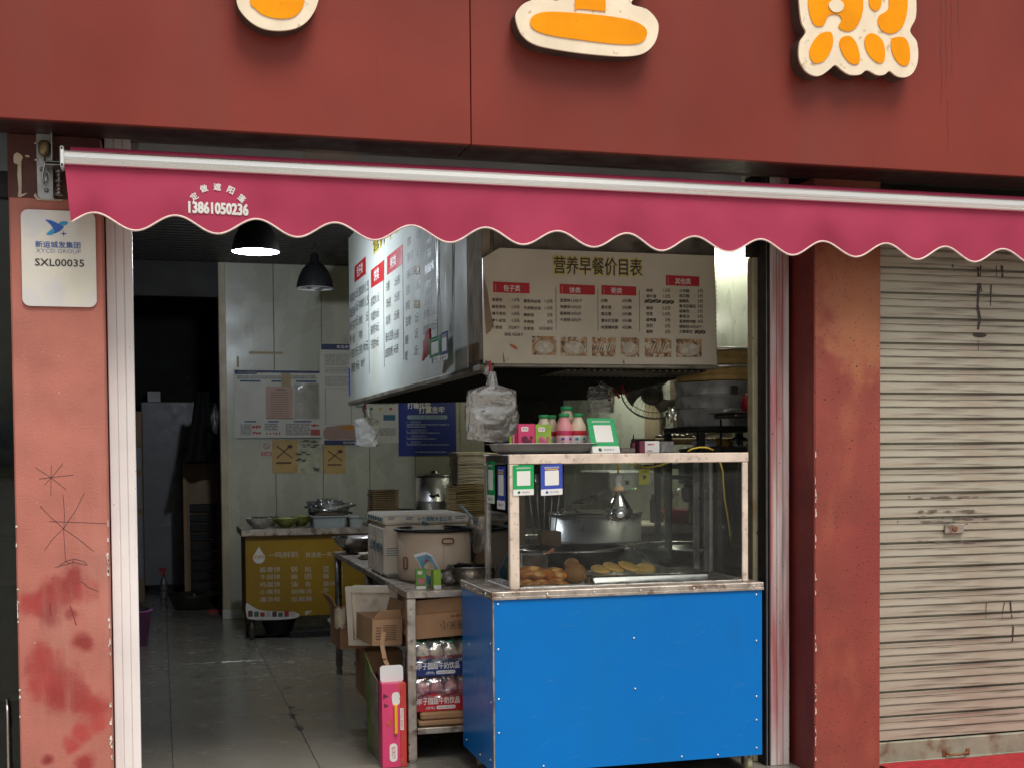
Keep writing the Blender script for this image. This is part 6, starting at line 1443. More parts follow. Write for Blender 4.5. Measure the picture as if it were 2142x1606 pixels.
for i, (x, z) in enumerate(spots):
    if rv is None:
        mb = MB(); mb.lathe([(.0, -.003), (.0035, -.0025), (.0045, 0), (.0045, .001)], (0, 0, 0), 10, ax='y'); rv = mb.build('rivet', m_rivet, base=(0, 0, 0)); rv.parent = cart; t = rv
    else: t = rv.copy(); COL.objects.link(t)
    t.location = (x - 2.04, CY0 - (.010 if z > CZ1 else .002) - .4, z)
for y, z in ((.2, .875), (.4, .875), (.58, .875), (.14, .66), (.14, .4), (.16, .14), (.35, .12), (.55, .6), (.62, .13)):
    t = rv.copy(); COL.objects.link(t); t.rotation_euler = (0, 0, -math.pi / 2); t.location = (CX0 - (.008 if z > .87 else .002) - 2.04, y - .4, z)
for x, y in ((CX0 + .065, CY1 - .08), (CX0 + .09, CY0 + .12), (CX1 - .06, CY1 - .08), (CX1 - .05, CY0 + .06)):
    mb = MB(); mb.lathe([(.012, -.014), (.036, -.013), (.040, -.006), (.040, .006), (.036, .013), (.012, .014)], (x, y, .041), 26, ax='x'); c_ = mb.build('castor', m_rubber, parent=cart)
    mb = MB(); mb.box(x - .020, x + .020, y - .02, y + .02, .070, .086, .002); mb.box(x - .019, x - .015, y - .018, y + .018, .03, .072); mb.box(x + .015, x + .019, y - .018, y + .018, .03, .072); mb.build('fork', m_steel_old, parent=c_)
mb = MB()                                            # fine scratches
for k in range(22):
    x, z = R_.uniform(1.45, 2.6), R_.uniform(.12, .8); l = R_.uniform(.01, .09); a = R_.uniform(-.1, .6)
    n_ = 6
    stroke(mb, [(x + l * q / n_ * math.cos(a), z + l * q / n_ * math.sin(a) + .002 * math.sin(q)) for q in range(n_)], .0003, CY0 - .0002)
mb.build('scratch', mat('pale_scratch', (.10, .34, .62), .5), parent=cart)

# ================================================================== glass showcase
SX0, SX1, SY0, SY1, SZ0, SZ1 = 1.488, 2.640, .150, .600, CT2, 1.492
sc_ = thing('glass_showcase', 'glass showcase with worn steel frame standing on the blue cart', 'showcase', ((SX0 + SX1) / 2, .37, SZ0))
m_post = mat('worn_post', (.80, .66, .55), .42, .35, .2, 9, .3, 60, dirt=[((.40, .28, .22), 34, .54, .74, (1, 1, 1), .8), ((.94, .80, .66), 14, .48, .7, (.3, 1, .3)), ((.08, .05, .04), 60, .70, .74)])
pw = .030
for x in (SX0, SX1 - pw):
    for y, d_ in ((SY0, .012), (SY1 - .022, .022)):
        mb = MB(); w_ = .044 if (x == SX0 and y == SY0) else pw
        mb.box(x, x + w_, y, y + d_, SZ0 + .001, SZ1 - .045, .003); mb.box(x if x == SX0 else x + pw - .008, x + .008 if x == SX0 else x + pw, y + d_, y + .030, SZ0 + .001, SZ1 - .045, .002); mb.build('post', m_post if y == SY0 else m_steel, parent=sc_)
for y0, y1, m_ in ((SY0 - .001, SY0 + .018, m_post), (SY1 - .022, SY1, m_steel)):
    mb = MB(); mb.box(SX0 - .002, SX1 + .002, y0, y1, SZ1 - .044, SZ1, .003); mb.build('top_rail', m_post, parent=sc_)
for x in (SX0 - .001, SX1 - .021):
    mb = MB(); mb.box(x, x + .022, SY0 + .019, SY1 - .023, SZ1 - .043, SZ1 - .001, .003); mb.build('top_rail', m_steel_dark, parent=sc_)
mb = MB(); mb.box(SX0 + .045, SX1 - pw, SY0 + .003, SY0 + .012, SZ0 + .001, SZ0 + .010, .002); mb.box(SX0 + .001, SX0 + .012, SY0 + .031, SY1 - .03, SZ0 + .001, SZ0 + .010, .002); mb.box(SX0 + .03, SX1 - pw, SY1 - .014, SY1 - .006, SZ0 + .001, SZ0 + .012, .002); mb.build('bottom_rail', m_steel, parent=sc_)
mb = MB(); mb.box(SX0 + .022, SX1 - .022, SY0 + .019, SY1 - .023, SZ1 - .006, SZ1 - .001); mb.build('roof_pane', m_glass, parent=sc_)
for q in ((SX0 + .046, SX1 - pw - .001, SY0 + .006, SY0 + .010), (SX0 + .004, SX0 + .008, SY0 + .032, SY1 - .032), (SX1 - .008, SX1 - .004, SY0 + .032, SY1 - .032)):
    mb = MB(); mb.box(q[0], q[1], q[2], q[3], SZ0 + .012, SZ1 - .046); mb.build('pane', m_glass, parent=sc_)
# the sliding back pane, half open
mb = MB(); mb.box(SX0 + .7, SX1 - pw, SY1 - .012, SY1 - .008, SZ0 + .013, SZ1 - .046); mb.build('pane', m_glass, parent=sc_)
mb = MB(); mb.box(SX1 - .085, SX1 - .055, SY1 - .018, SY1 - .002, SZ0 + .013, SZ1 - .046, .002); mb.build('pane_rail', m_steel, parent=sc_)

# payment cards on and above the showcase
def cardat(tl, br, y, body, word, label, tiltz=0):
    a = pt(tl[0], br[1], y=y); b = pt(br[0], tl[1], y=y)
    g = frame((a.x, y, a.z), (1, 0, tiltz)); return pay_card(g, b.x - a.x, b.z - a.z, body, word, tuple(a), label)
cardat((1073, 972), (1116, 1036), SY0 - .001, m_green, '微信支付', 'green payment card stuck inside the left end of the showcase front', .02)
cardat((1131, 971), (1176, 1036), SY0 - .001, m_cardblue, '支付宝', 'blue payment card stuck to the front of the showcase', .035)
for (y0, y1, m_, wd, lb) in ((.40, .535, m_green, '微信支付', 'green payment card on the side glass of the showcase'), (.215, .35, m_cardblue, '支付宝', 'blue payment card on the side glass of the showcase')):
    g = frame((SX0 - .001, y1, 1.245 if m_ is m_cardblue else 1.265), (0, -1, .0), (0, 0, 1)); pay_card(g, y1 - y0, .195, m_, wd, (SX0, y1, 1.25), lb)
a = pt(1240, 941, y=.2); h_ = .165
tps = thing('card_stand', 'green payment card stand leaning back on top of the showcase', 'card stand', (a.x, .2, SZ1))
g = frame((a.x, .2, SZ1 + .001), (1, 0, 0), (-.115, .22, 1)); 
c_ = pay_card(g, .132, h_, m_green, '微信支付', (a.x, .2, SZ1), 'x'); 
for ch in list(c_.children): ch.parent = tps; ch.location = Vector(_base[c_.name]) - Vector(_base[tps.name])
bpy.data.objects.remove(c_)
mb = MB(); mb.prism([(0, 0), (.10, 0), (.03, .11)], 0, .003, frame((a.x - .004, .2, SZ1 + .001), (0, 1, 0), (0, 0, 1))); mb.build('stand_leg', m_white_pl, parent=tps)

# tray with cartons and bottles on the roof
tz = SZ1
trx0, trx1 = pt(1047, 941, y=.25).x, pt(1243, 935, y=.25).x
tr = thing('steel_tray', 'deep steel tray of milk on top of the showcase', 'tray', ((trx0 + trx1) / 2, .4, tz))
mb = MB()
def ring(e, z, x0=trx0, x1=trx1, y0=.20, y1=.52): return [Vector((a, b, z)) for a, b in rrect(x0 - e, y0 - e, x1 + e, y1 + e, .03, 4)]
L_ = [ring(-.055, tz + .001), ring(-.035, tz + .006), ring(-.018, tz + .020), ring(-.008, tz + .045), ring(.0, tz + .047), ring(.008, tz + .046), ring(.008, tz + .048), ring(-.006, tz + .049), ring(-.022, tz + .02), ring(-.045, tz + .006)]
n = len(L_[0]); vs = [v for r_ in L_ for v in r_]
mb.add(vs, [(k * n + i, k * n + (i + 1) % n, (k + 1) * n + (i + 1) % n, (k + 1) * n + i) for k in range(len(L_) - 1) for i in range(n)], True); mb.add(L_[0], [tuple(range(n))[::-1]]); mb.add(L_[-1], [tuple(range(n))])
mb.build('pan', mat('tray_steel', (.52, .50, .48), .42, .45, .12, 8), parent=tr)
ti = tz + .008
def carton_at(px0, px1, ytop, y, m1, label, rot=0, dz=.0):
    a, b = pt(px0, 900, y=y), pt(px1, ytop, y=y); juice(label, (a.x + b.x) / 2, y, ti, abs(b.x - a.x), b.z - ti, .036, m1, m_berry if m1 is not m_pink else m_maroon, rot=rot)
carton_at(1084, 1119, 886, .27, m_pink, 'pink drink carton at the left front of the steel tray')
carton_at(1120, 1153, 887, .27, m_lime, 'lime drink carton beside the pink one in the steel tray')
for k, (x, m_) in enumerate(((1.518, m_pink), (1.540, mat('carton_side_pink', (.78, .30, .36), .4)), (1.500, m_lime))):
    mb = MB(); xx = pt(1082 - k * 5, 900, y=.30).x; mb.box(xx - .010, xx - .001, .29 + k * .01, .33, ti, ti + .085 - k * .004, .001)
    tag(mb.build('drink_carton', m_, base=(xx, .3, ti)), ('pink carton side just left of the front pink carton', 'pale pink carton side second from the left in the tray', 'lime carton edge at the far left of the steel tray')[k], 'drink carton')
def bot(px, ytop, y, body, label, band, zb=ti):
    p = pt(px, ytop, y=y); h = p.z - zb; t = thing('milk_bottle', label, 'milk bottle', (p.x, y, zb)); milk_bottle(t, (p.x, y, zb), h / .1465, m_cap, body, band)
bot(1180, 864, .33, m_milkp, 'pink milk bottle standing in the middle front of the tray', m_labp)
bot(1209, 864, .33, m_milk, 'cream milk bottle at the right front of the tray', m_lab)
bot(1137, 867, .36, m_milk, 'cream milk bottle behind the lime carton', m_lab)
bot(1153, 868, .42, m_milk, 'cream milk bottle half hidden between the lime carton and the pink bottle', m_lab)
bot(1185, 849.5, .41, m_milk, 'tallest looking cream bottle at the back between the two front bottles', m_lab)
# bits on the roof
def bb(name, label, cat, px0, px1, y0, y1, ytop, m, z=SZ1, bev=.003):
    a, b = pt(px0, 930, y=y0), pt(px1, ytop, y=y0); mb = MB(); mb.box(a.x, b.x, y0, y1, z + .0005, b.z, bev); return mb, (a.x, b.x, b.z), (a.x, y0, z)
mb, (xa, xb, zt), bs_ = bb('', '', '', 1338, 1380, .25, .31, 922, m_white_pl); t = thing('card_case', 'small maroon and white card box on top of the showcase', 'box', bs_); mb.build('case', m_white_pl, parent=t)
mb = MB(); mb.box(xa - .001, xa + .028, .2495, .3105, SZ1 + .0003, zt + .0005, .002); mb.build('maroon_end', m_maroon, parent=t)
mb = MB(); g = F0(.2493); mb.prism([(xa + .036, zt - .016), (xa + .045, zt - .011), (xa + .060, zt - .013), (xa + .072, zt - .009), (xa + .070, zt - .015), (xa + .05, zt - .018)], .0002, .0006, g); mb.rect(g, xa + .036, SZ1 + .010, xa + .062, SZ1 + .013, .0002, .0006); mb.build('print', m_redwrap, parent=t)
mb, (xa, xb, zt), bs_ = bb('', '', '', 1382, 1410, .27, .31, 922, m_bagc); tag(mb.build('clear_case', m_bagc, base=bs_), 'clear plastic case right of the maroon and white box', 'case')
mb, (xa, xb, zt), bs_ = bb('', '', '', 1298, 1330, .24, .30, 936, m_zinc, bev=.004); tag(mb.build('flat_gadget', m_steel_dark, base=bs_), 'flat dark gadget just right of the green card stand', 'gadget')
p = pt(1325, 941, y=.42); t = thing('sauce_bottle', 'small brown sauce bottle with a pointed tip behind the flat gadget', 'bottle', (p.x, .42, SZ1))
mb = MB(); mb.lathe([(.014, 0), (.015, .002), (.015, .045), (.010, .052)], (p.x, .42, SZ1), 16); mb.build('bottle_body', m_maroon, parent=t)
mb = MB(); mb.lathe([(.010, .052), (.009, .064), (.003, .072), (.0015, .09)], (p.x, .42, SZ1), 14); mb.build('tip', m_black, parent=t)

# heat bulb on its yellow cord
hb = thing('heat_bulb', 'clear heat bulb with white socket on a yellow cord inside the showcase', 'bulb', tuple(pt(1296, 965, y=.38)))
c = pt(1293, 1010, y=.38); bx_ = c.x
def bz(y): return pt(1293, y, y=.38).z
mb = MB(); mb.lathe([(.0, bz(991)), (.017, bz(991)), (.021, bz(993)), (.021, bz(1004)), (.017, bz(1006)), (.0175, bz(1017)), (.019, bz(1018))], (bx_, .38, 0), 24); mb.build('socket', m_white_pl, parent=hb)
mb = MB(); mb.lathe([(.019, bz(1016)), (.029, bz(1020)), (.029, bz(1025)), (.022, bz(1027)), (.014, bz(1027))], (bx_, .38, 0), 24); mb.build('collar', m_socket, parent=hb)
mb = MB(); mb.lathe([(.014, bz(1027)), (.017, bz(1033)), (.030, bz(1042)), (.052, bz(1058)), (.064, bz(1068)), (.064, bz(1073)), (.058, bz(1080)), (.040, bz(1086)), (.02, bz(1089)), (0, bz(1090))], (bx_ + .004, .38, 0), 36, cap=False); mb.build('bulb_glass', m_bulb, parent=hb)
mb = MB(); mb.lathe([(.0, bz(1062)), (.022, bz(1064)), (.040, bz(1070)), (.046, bz(1077)), (.038, bz(1084)), (.02, bz(1088)), (0, bz(1089))], (bx_ + .004, .38, 0), 30, cap=False); mb.build('reflector', mat('bulb_mirror', (.75, .75, .75), .08, 1, 0), parent=hb)
mb = MB(); mb.tube([(bx_, .38, bz(991)), (bx_ + .002, .38, bz(975)), (bx_ + .006, .36, SZ1 - .008)], .0042)
S = [(1310, 965, .30), (1330, 973, .32), (1355, 977, .34), (1380, 973, .36), (1400, 966, .38)]
mb.tube([(pt(x, y, y=yy)) for x, y, yy in S], .0042)
S = [(1506, 966, .33), (1512, 985, .33), (1513, 1010, .33), (1516, 1045, .33), (1523, 1085, .33), (1529, 1130, .33), (1532, 1170, .33), (1538, 1200, .33)]
mb.tube([(pt(x, y, y=yy)) for x, y, yy in S], .0042)
S = [(1438, 944, .3), (1448, 938, .3), (1464, 935, .3), (1480, 936, .3), (1492, 941, .3)]
mb.tube([(pt(x, y, y=yy)) for x, y, yy in S], .0042); mb.build('cord', m_cord, parent=hb)

# food in the showcase
SZ = SZ0
dt = thing('food_tray', 'shallow dark tray under the fried dough at the left of the showcase', 'tray', (1.65, .28, SZ))
mb = MB(); mb.prism(rrect(1.540, .175, 1.875, .44, .03), 0, .004, frame((0, 0, SZ + .002), (1, 0, 0), (0, 1, 0)))
mb.tube([(a, b, SZ + .012) for a, b in rrect(1.536, .171, 1.879, .444, .03)], .004, 6, closed=True); mb.build('pan', m_steel, parent=dt)
def dough(label, px, py, y, w, h, seed):
    p = pt(px, py, y=y); s = w / 27 * .058
    mb = MB(); mb.blob((p.x - s * .28, y, p.z), s * .62, s * .55, s * h * .52, .35, 5, 26, seed); mb.blob((p.x + s * .32, y - .004, p.z - s * .06), s * .58, s * .5, s * h * .48, .4, 5, 26, seed + 1); mb.blob((p.x, y - .006, p.z + s * .2), s * .5, s * .4, s * h * .3, .5, 6, 22, seed + 2)
    tag(mb.build('fried_dough', m_dough, base=tuple(p)), label, 'fried dough')
dough('fried dough twist at the top left of the heap in the showcase', 1110, 1197, .24, 38, .62, 1)
dough('fried dough twist leaning on the sesame ball in the showcase', 1157, 1200, .25, 36, .62, 4)
dough('fried dough at the bottom left corner of the showcase', 1099, 1219, .22, 26, .52, 7)
dough('fried dough second from the left in the bottom row', 1130, 1219, .22, 26, .50, 10)
dough('fried dough third from the left in the bottom row', 1163, 1219, .22, 30, .50, 13)
dough('fried dough behind the heap at the left post', 1128, 1206, .33, 30, .6, 16)
sb_ = thing('sesame_ball', 'large round sesame ball in the middle of the fried dough', 'sesame ball', tuple(pt(1205, 1220, y=.24)))
c1, c2 = pt(1203, 1199, y=.24), pt(1196, 1181, y=.25)
def sb_pt(d): pass
mb = MB(); mb.blob(c1, .053, .049, .049, .04, 4, 36, 3); mb.blob(c2, .036, .034, .030, .04, 4, 30, 5); core = mb.build('dough_core', m_sesdough, parent=sb_)
seed = MB(); icos = [(0, 0, 1), (1, 0, 0), (0, 1, 0), (-1, 0, 0), (0, -1, 0), (0, 0, -1)]; icf = [(0, 1, 2), (0, 2, 3), (0, 3, 4), (0, 4, 1), (5, 2, 1), (5, 3, 2), (5, 4, 3), (5, 1, 4)]
for (c, r, n) in ((c1, .0510, 1500), (c2, .0340, 680)):
    for k in range(n):
        z = 1 - 2 * (k + .5) / n; a = k * 2.39996; rr = math.sqrt(1 - z * z); d = Vector((rr * math.cos(a), rr * math.sin(a), z))
        q = Vector(c) + Vector((d.x * r * 1.03, d.y * r * .97, d.z * r * .96)) + Vector((R_.uniform(-.0006, .0006),) * 3)
        t1 = d.orthogonal().normalized(); an = R_.uniform(0, 6.28); t1 = (t1 * math.cos(an) + d.cross(t1) * math.sin(an)); t2 = d.cross(t1)
        seed.add([q + d * v[2] * .0009 + t1 * v[0] * .0023 + t2 * v[1] * .0012 for v in icos], icf)
stuff(seed.build('sesame', m_sesame, parent=sb_))
# upturned steel tray with pancakes
ut = thing('upturned_tray', 'upturned bright steel tray carrying the pancakes in the showcase', 'tray', (2.1, .3, SZ))
ux0, ux1 = pt(1229, 1210, y=.20).x, pt(1492, 1205, y=.20).x
mb = MB()
def ring2(e, z): return [Vector((a, b, z)) for a, b in rrect(ux0 - e, .185 - e, ux1 + e, .50 + e, .035, 5)]
L_ = [ring2(.006, SZ + .002), ring2(.005, SZ + .005), ring2(.001, SZ + .008), ring2(-.002, SZ + .036), ring2(-.008, SZ + .045), ring2(-.02, SZ + .048)]
n = len(L_[0]); vs = [v for r_ in L_ for v in r_]
mb.add(vs, [(k * n + i, k * n + (i + 1) % n, (k + 1) * n + (i + 1) % n, (k + 1) * n + i) for k in range(len(L_) - 1) for i in range(n)], True); mb.add(L_[-1], [tuple(range(n))]); mb.build('pan', mat('polished_tray', (.95, .90, .84), .20, 1., .05, 4), parent=ut)
m_pans = [m_pan]
for k, (px, py, ln, rot_, l) in enumerate(((1256, 1190, 44, -.08, 'speckled flat pancake lying nearest the sesame ball'), (1283, 1186, 48, -.28, 'speckled pancake leaning in the middle of three'), (1315, 1184, 50, -.30, 'speckled pancake at the right of the three, tilted'), (1350, 1187, 46, -.02, 'flat pancake further back at the right of the others'))):
    y = .25 + (.14 if k == 3 else .01 * k); p = pt(px, py, y=y); r = ln / 2 / 2676 * 5.7
    T_ = Matrix.Rotation(-rot_ * .9, 4, 'Y') @ Matrix.Rotation(rad(24), 4, 'X')
    mb = MB(); mb.lathe([(0, -.004), (r * .8, -.004), (r * .96, -.002), (r, .002), (r * .93, .006), (r * .5, .008), (0, .0085)], p, 36, T=T_, cap=False, sy=.8); tag(mb.build('pancake', m_pan, base=tuple(p)), l, 'pancake')
t = thing('steel_canister', 'small open steel canister behind the fried dough', 'canister', tuple(pt(1115, 1180, y=.42)))
c = pt(1117, 1180, y=.44); mb = MB(); mb.lathe([(.062, SZ + .002), (.066, SZ + .01), (.066, pt(1117, 1158, y=.44).z), (.069, pt(1117, 1157, y=.44).z), (.062, pt(1117, 1157, y=.44).z), (.060, SZ + .02), (0, SZ + .02)], (c.x, .44, 0), 36, cap=False); mb.build('can', m_steel, parent=t)
mb = MB(); a, b = pt(1137, 1162, y=.44), pt(1158, 1148, y=.46); mb.tube([(a.x - .02, .44, a.z - .03), tuple(a), tuple(b)], [.004, .007, .009]); tag(mb.build('wooden_spoon', mat('reddish_wood', (.36, .13, .06), .5), base=tuple(a)), 'reddish wooden spoon handle sticking out of the canister', 'spoon')

# ================================================================== kitchen behind the showcase
kt = thing('stove_counter', 'dark steel stove counter behind the cart', 'stove', (2.3, 1.1, 0))
mb = MB(); mb.box(1.84, 3.25, .76, 2.1, .80, .86, .005); mb.build('worktop', m_steel_dark, parent=kt)
mb = MB(); mb.box(1.86, 3.23, .80, 2.08, .0, .80); mb.build('body', m_steel_dark, parent=kt)
def wok(label, c, r, h, m=m_wok):
    t = thing('wok', label, 'wok', c)
    mb = MB(); mb.lathe([(0, 0), (r * .3, .005), (r * .65, h * .35), (r * .9, h * .8), (r, h), (r - .008, h + .001), (r * .88, h * .8), (r * .6, h * .35), (0, .012)], c, 56, cap=False); mb.build('bowl', m, parent=t)
    mb = MB(); mb.tube([(c[0] + r * math.cos(k * math.pi / 24), c[1] + r * math.sin(k * math.pi / 24), c[2] + h) for k in range(48)], .005, 6, closed=True); mb.build('rim', m_steel, parent=t)
    return t
wok('large black wok behind the fried dough', (2.10, 1.12, .87), .30, .125); wok('large oily wok behind the pancakes, right of the other wok', (2.72, 1.10, .87), .31, .12)
mb = MB(); a, b = pt(1242, 1152, y=1.0), pt(1326, 1139, y=1.0); mb.tube([tuple(a), ((a.x + b.x) / 2, 1.0, (a.z + b.z) / 2 - .004), (b.x - .03, 1.0, b.z - .004)], .005); mb.box(b.x - .035, b.x + .012, .985, 1.015, b.z - .010, b.z + .010, .008); tag(mb.build('spatula', mat('spatula_wood', (.40, .30, .22), .5), base=tuple(a)), 'pale ended spatula lying across the rims of the woks', 'spatula')
mb = MB(); P = [pt(x, y, y=.78) for x, y in ((1305, 1176), (1340, 1150), (1480, 1152), (1545, 1160), (1560, 1200), (1400, 1200))]
mb = MB(); mb.box(2.22, 2.78, .765, .80, .861, .90, .004); tag(mb.build('steel_edge', m_steel, base=(2.5, .78, .86)), 'low steel edge strip in front of the woks', 'strip')
bp_ = thing('steamer_pot', 'very large dull steel steamer pot standing behind the woks', 'pot', (2.43, 1.72, .86))
c = (2.44, 1.75, .861); R0 = .268; H0 = pt(1250, 1078, y=1.5).z - .861
mb = MB(); mb.lathe([(R0 * .98, 0), (R0, .01), (R0, H0 * .45), (R0 + .004, H0 * .46), (R0, H0 * .47), (R0, H0), (R0 - .008, H0), (R0 - .01, .02), (0, .02)], c, 56, cap=False); mb.build('pot_body', m_alupot, parent=bp_)
mb = MB(); mb.lathe([(R0 + .008, H0 - .004), (R0 + .008, H0 + .008), (R0 - .02, H0 + .012), (0, H0 + .02)], c, 56, cap=False); mb.build('lid', m_steel_dark, parent=bp_)
mb = MB(); p = pt(1190, 1062, y=1.6); mb.tube([(p.x - .05 + .05 * (1 - math.cos(k * math.pi / 10)), 1.6, c[2] + H0 + .012 + .035 * math.sin(k * math.pi / 10)) for k in range(11)], .006); mb.build('handle', m_steel_dark, parent=bp_)
mb = MB(); a, b = pt(1190, 1052, y=1.7), pt(1275, 1020, y=1.9); mb.add([tuple(a), (a.x + .09, 1.68, a.z - .01), (b.x + .02, 1.9, b.z - .05), tuple(b)], [(0, 1, 2, 3)]); mb.add([(v[0], v[1] + .004, v[2]) for v in mb.v[:4]], [(3, 2, 1, 0)]); tag(mb.build('steel_sheet', m_steel, base=tuple(a)), 'slanting steel sheet above the steamer pot', 'sheet')
# grey machine panel with dial and yellow tag
gm = thing('steam_cabinet', 'grey steel cabinet with a round dial and green light behind the heat bulb', 'steam cabinet', (2.75, 2.9, 0))
mx0, mx1 = pt(1273, 1000, y=2.6).x, pt(1370, 1000, y=2.6).x; mz1 = pt(1300, 985, y=2.6).z
mb = MB(); mb.box(mx0, mx1, 2.6, 3.2, 0, mz1, .01); mb.build('casing', m_zinc, parent=gm)
p = pt(1311, 1008, y=2.595); mb = MB(); mb.lathe([(.052, 2.588), (.052, 2.599)], (p.x, 0, p.z), ax='y', n=26); mb.build('dial', mat('dial_pale', (.42, .45, .45), .4), parent=gm)
mb = MB(); mb.prism([(p.x - .012, p.z - .016), (p.x + .012, p.z - .016), (p.x + .016, p.z + .012), (p.x - .016, p.z + .012)], 0, .001, F0(2.587)); mb.build('symbol', m_ink, parent=gm)
for q, col_ in ((1323, (.02, .6, .15)), (1330, (.5, .5, .1))):
    p = pt(q, 1021, y=2.59); mb = MB(); mb.lathe([(.004, 2.592), (.004, 2.599)], (p.x, 0, p.z), ax='y', n=10); mb.build('indicator', mat('indicator%d' % q, col_, .4, var=0, emis=col_, es=1), parent=gm)
a, b = pt(1337, 1013, y=2.59), pt(1359, 981, y=2.59); t = thing('yellow_tag', 'yellow tag with black print hung on the grey cabinet', 'tag', (a.x, 2.59, a.z))
mb = MB(); mb.rect(F0(2.597), a.x, a.z, b.x, b.z, 0, .003); mb.build('card', m_yellowcard, parent=t)
mb = MB(); text(mb, '注意', F0(2.5935), a.x + .018, b.z - .022, b.x - .018, b.z - .006, d=.0004); mb.prism([(a.x + .03, a.z + .035), (b.x - .025, a.z + .04), (b.x - .02, b.z - .04), (a.x + .025, b.z - .035)], .0002, .0008, F0(2.5935)); mb.build('lettering', m_ink, parent=t)
# bench, red basin, grinder, tools
bn_ = thing('wooden_bench', 'pale wooden work bench along the right wall', 'bench', (3.0, 2.2, 0))
wz = pt(1400, 1097, y=2.0).z
mb = MB(); mb.box(2.66, 3.29, 1.95, 2.58, wz - .05, wz, .006); mb.build('top', mat('floured_board', (.72, .62, .46), .6, 0, .15, 8), parent=bn_)
mb = MB(); mb.box(2.68, 3.28, 2.0, 2.56, 0, wz - .051); mb.build('carcass', m_wood, parent=bn_)
c = pt(1425, 1092, y=2.12); bowl('red_basin', 'red plastic basin on the floured bench', 'basin', (c.x, 2.12, wz), .125, .085, m_red)
mb = MB(); mb.blob((c.x, 2.12, wz + .12), .10, .09, .085, .6, 8, 26, 12); tag(mb.build('crumpled_bag', m_bagc, base=(c.x, 2.12, wz + .09)), 'clear crumpled bag standing in the red basin', 'plastic bag')
c = pt(1382, 1060, y=2.3)
for k, (dx, h, m_) in enumerate(((0, .16, m_darkbrown), (.05, .14, mat('spice_ochre', (.30, .18, .04), .5)), (-.05, .18, m_black))):
    mb = MB(); mb.lathe([(.02, 0), (.022, h * .75), (.012, h * .85), (.014, h)], (c.x + dx, 2.3, wz), 16); tag(mb.build('jar', m_, base=(c.x + dx, 2.3, wz)), ('dark brown jar on the bench left of the red basin', 'ochre jar right beside the dark brown jar on the bench', 'black bottle leftmost on the bench behind the heat bulb')[k], 'jar')
gr = thing('grinder', 'grey drinks machine with a dark hopper right of the yellow tag', 'machine', tuple(pt(1455, 1000, y=1.9)))
a, b = pt(1432, 1030, y=1.9), pt(1478, 965, y=1.9)
mb = MB(); mb.box(a.x, b.x, 1.9, 2.0, a.z + .05, b.z + .02, .01); mb.build('hopper', mat('hopper_violet_grey', (.26, .24, .30), .4, 0, .3, 20), parent=gr)
mb = MB(); mb.box(a.x + .01, b.x - .0, 1.905, 1.99, a.z - .06, a.z + .048, .02); mb.box(b.x - .09, b.x - .02, 1.92, 1.98, wz, a.z - .06, .01); mb.build('body', m_steel_dark, parent=gr)
mb = MB()
for k in range(6): mb.box(a.x + .02 + k * .022, a.x + .034 + k * .022, 1.893, 1.899, b.z - .03, b.z - .015)
for k in range(3): mb.box(a.x + .03 + k * .04, a.x + .05 + k * .04, 1.893, 1.899, b.z - .065, b.z - .045)
mb.build('print', mat('hopper_print', (.35, .35, .38), .5, var=0), parent=gr)
mb = MB(); a, b = pt(1276, 982, y=1.6), pt(1424, 974, y=1.6); mb.box(pt(1345, 975, y=1.8).x, pt(1423, 975, y=1.8).x, 1.8, 1.95, pt(1380, 980, y=1.8).z, pt(1380, 970, y=1.8).z, .002); tag(mb.build('wall_shelf', m_steel, base=tuple(a)), 'thin steel shelf above the yellow tag', 'shelf')
mb = MB(); S = [(1420, 905, 2.3), (1384, 985, 2.35), (1380, 1000, 2.35), (1378, 1020, 2.35), (1382, 1042, 2.35)]; mb.tube([pt(x, y, y=yy) for x, y, yy in S[1:]], .004); tag(mb.build('black_cable', m_black, base=tuple(pt(1380, 1000, y=2.35))), 'thin black cable hanging beside the yellow tag', 'cable')
mb = MB(); mb.box(1.86, 1.95, 1.5, 1.6, .861, 1.40, .01); tag(mb.build('pipe_box', m_darkbrown, base=(1.9, 1.5, .86)), 'dark upright box seen through the glass below the payment cards', 'box')
mb = MB()
for k in range(5): mb.tube([(1.98 + .03 * k, 1.45, 1.05), (1.96 + .05 * k, 1.5, 1.36 + .02 * (k % 3))], .004, 6)
tag(mb.build('skewer_bundle', m_steel, base=(2.0, 1.45, 1.05)), 'thin steel rods standing behind the payment cards', 'rods')
mb = MB(); a = pt(1140, 1120, y=1.35); mb.box(a.x, a.x + .11, 1.4, 1.5, .861, a.z + .02, .004); tag(mb.build('ochre_box', mat('ochre_box', (.20, .11, .03), .6, 0, .3), base=tuple(a)), 'ochre box behind the first wok', 'box')

# fan on the right wall
fc = pt(1365, 818, y=2.42)
fn_ = thing('wall_fan', 'black caged wall fan tilted down under the hood edge', 'fan', tuple(fc))
ax_ = Vector((-.42, -.80, -.62)).normalized(); Tq = ax_.to_track_quat('Z', 'Y').to_matrix().to_4x4(); Tq.translation = fc
FR = .205
mb = MB()
def cp_(r, z, a): return Tq @ Vector((r * math.cos(a), r * math.sin(a), z))
for r, z in ((FR, 0), (FR * .98, .018), (FR * .34, .052), (FR * .30, .055)): mb.tube([cp_(r, z, k * math.pi / 22) for k in range(44)], .0035 if r > .1 else .003, 6, closed=True)
for z, r in ((-.05, FR * .95),): mb.tube([cp_(r, z, k * math.pi / 22) for k in range(44)], .003, 6, closed=True)
for k in range(84):
    a = k * math.pi / 42; mb.tube([cp_(FR * .31, .054, a), cp_(FR * .62, .050, a + .06), cp_(FR * .88, .035, a + .11), cp_(FR, .004, a + .12)], .0011, 4)
    if k % 2 == 0: mb.tube([cp_(FR * .35, -.10, a), cp_(FR * .8, -.09, a), cp_(FR, .0, a)], .0011, 4)
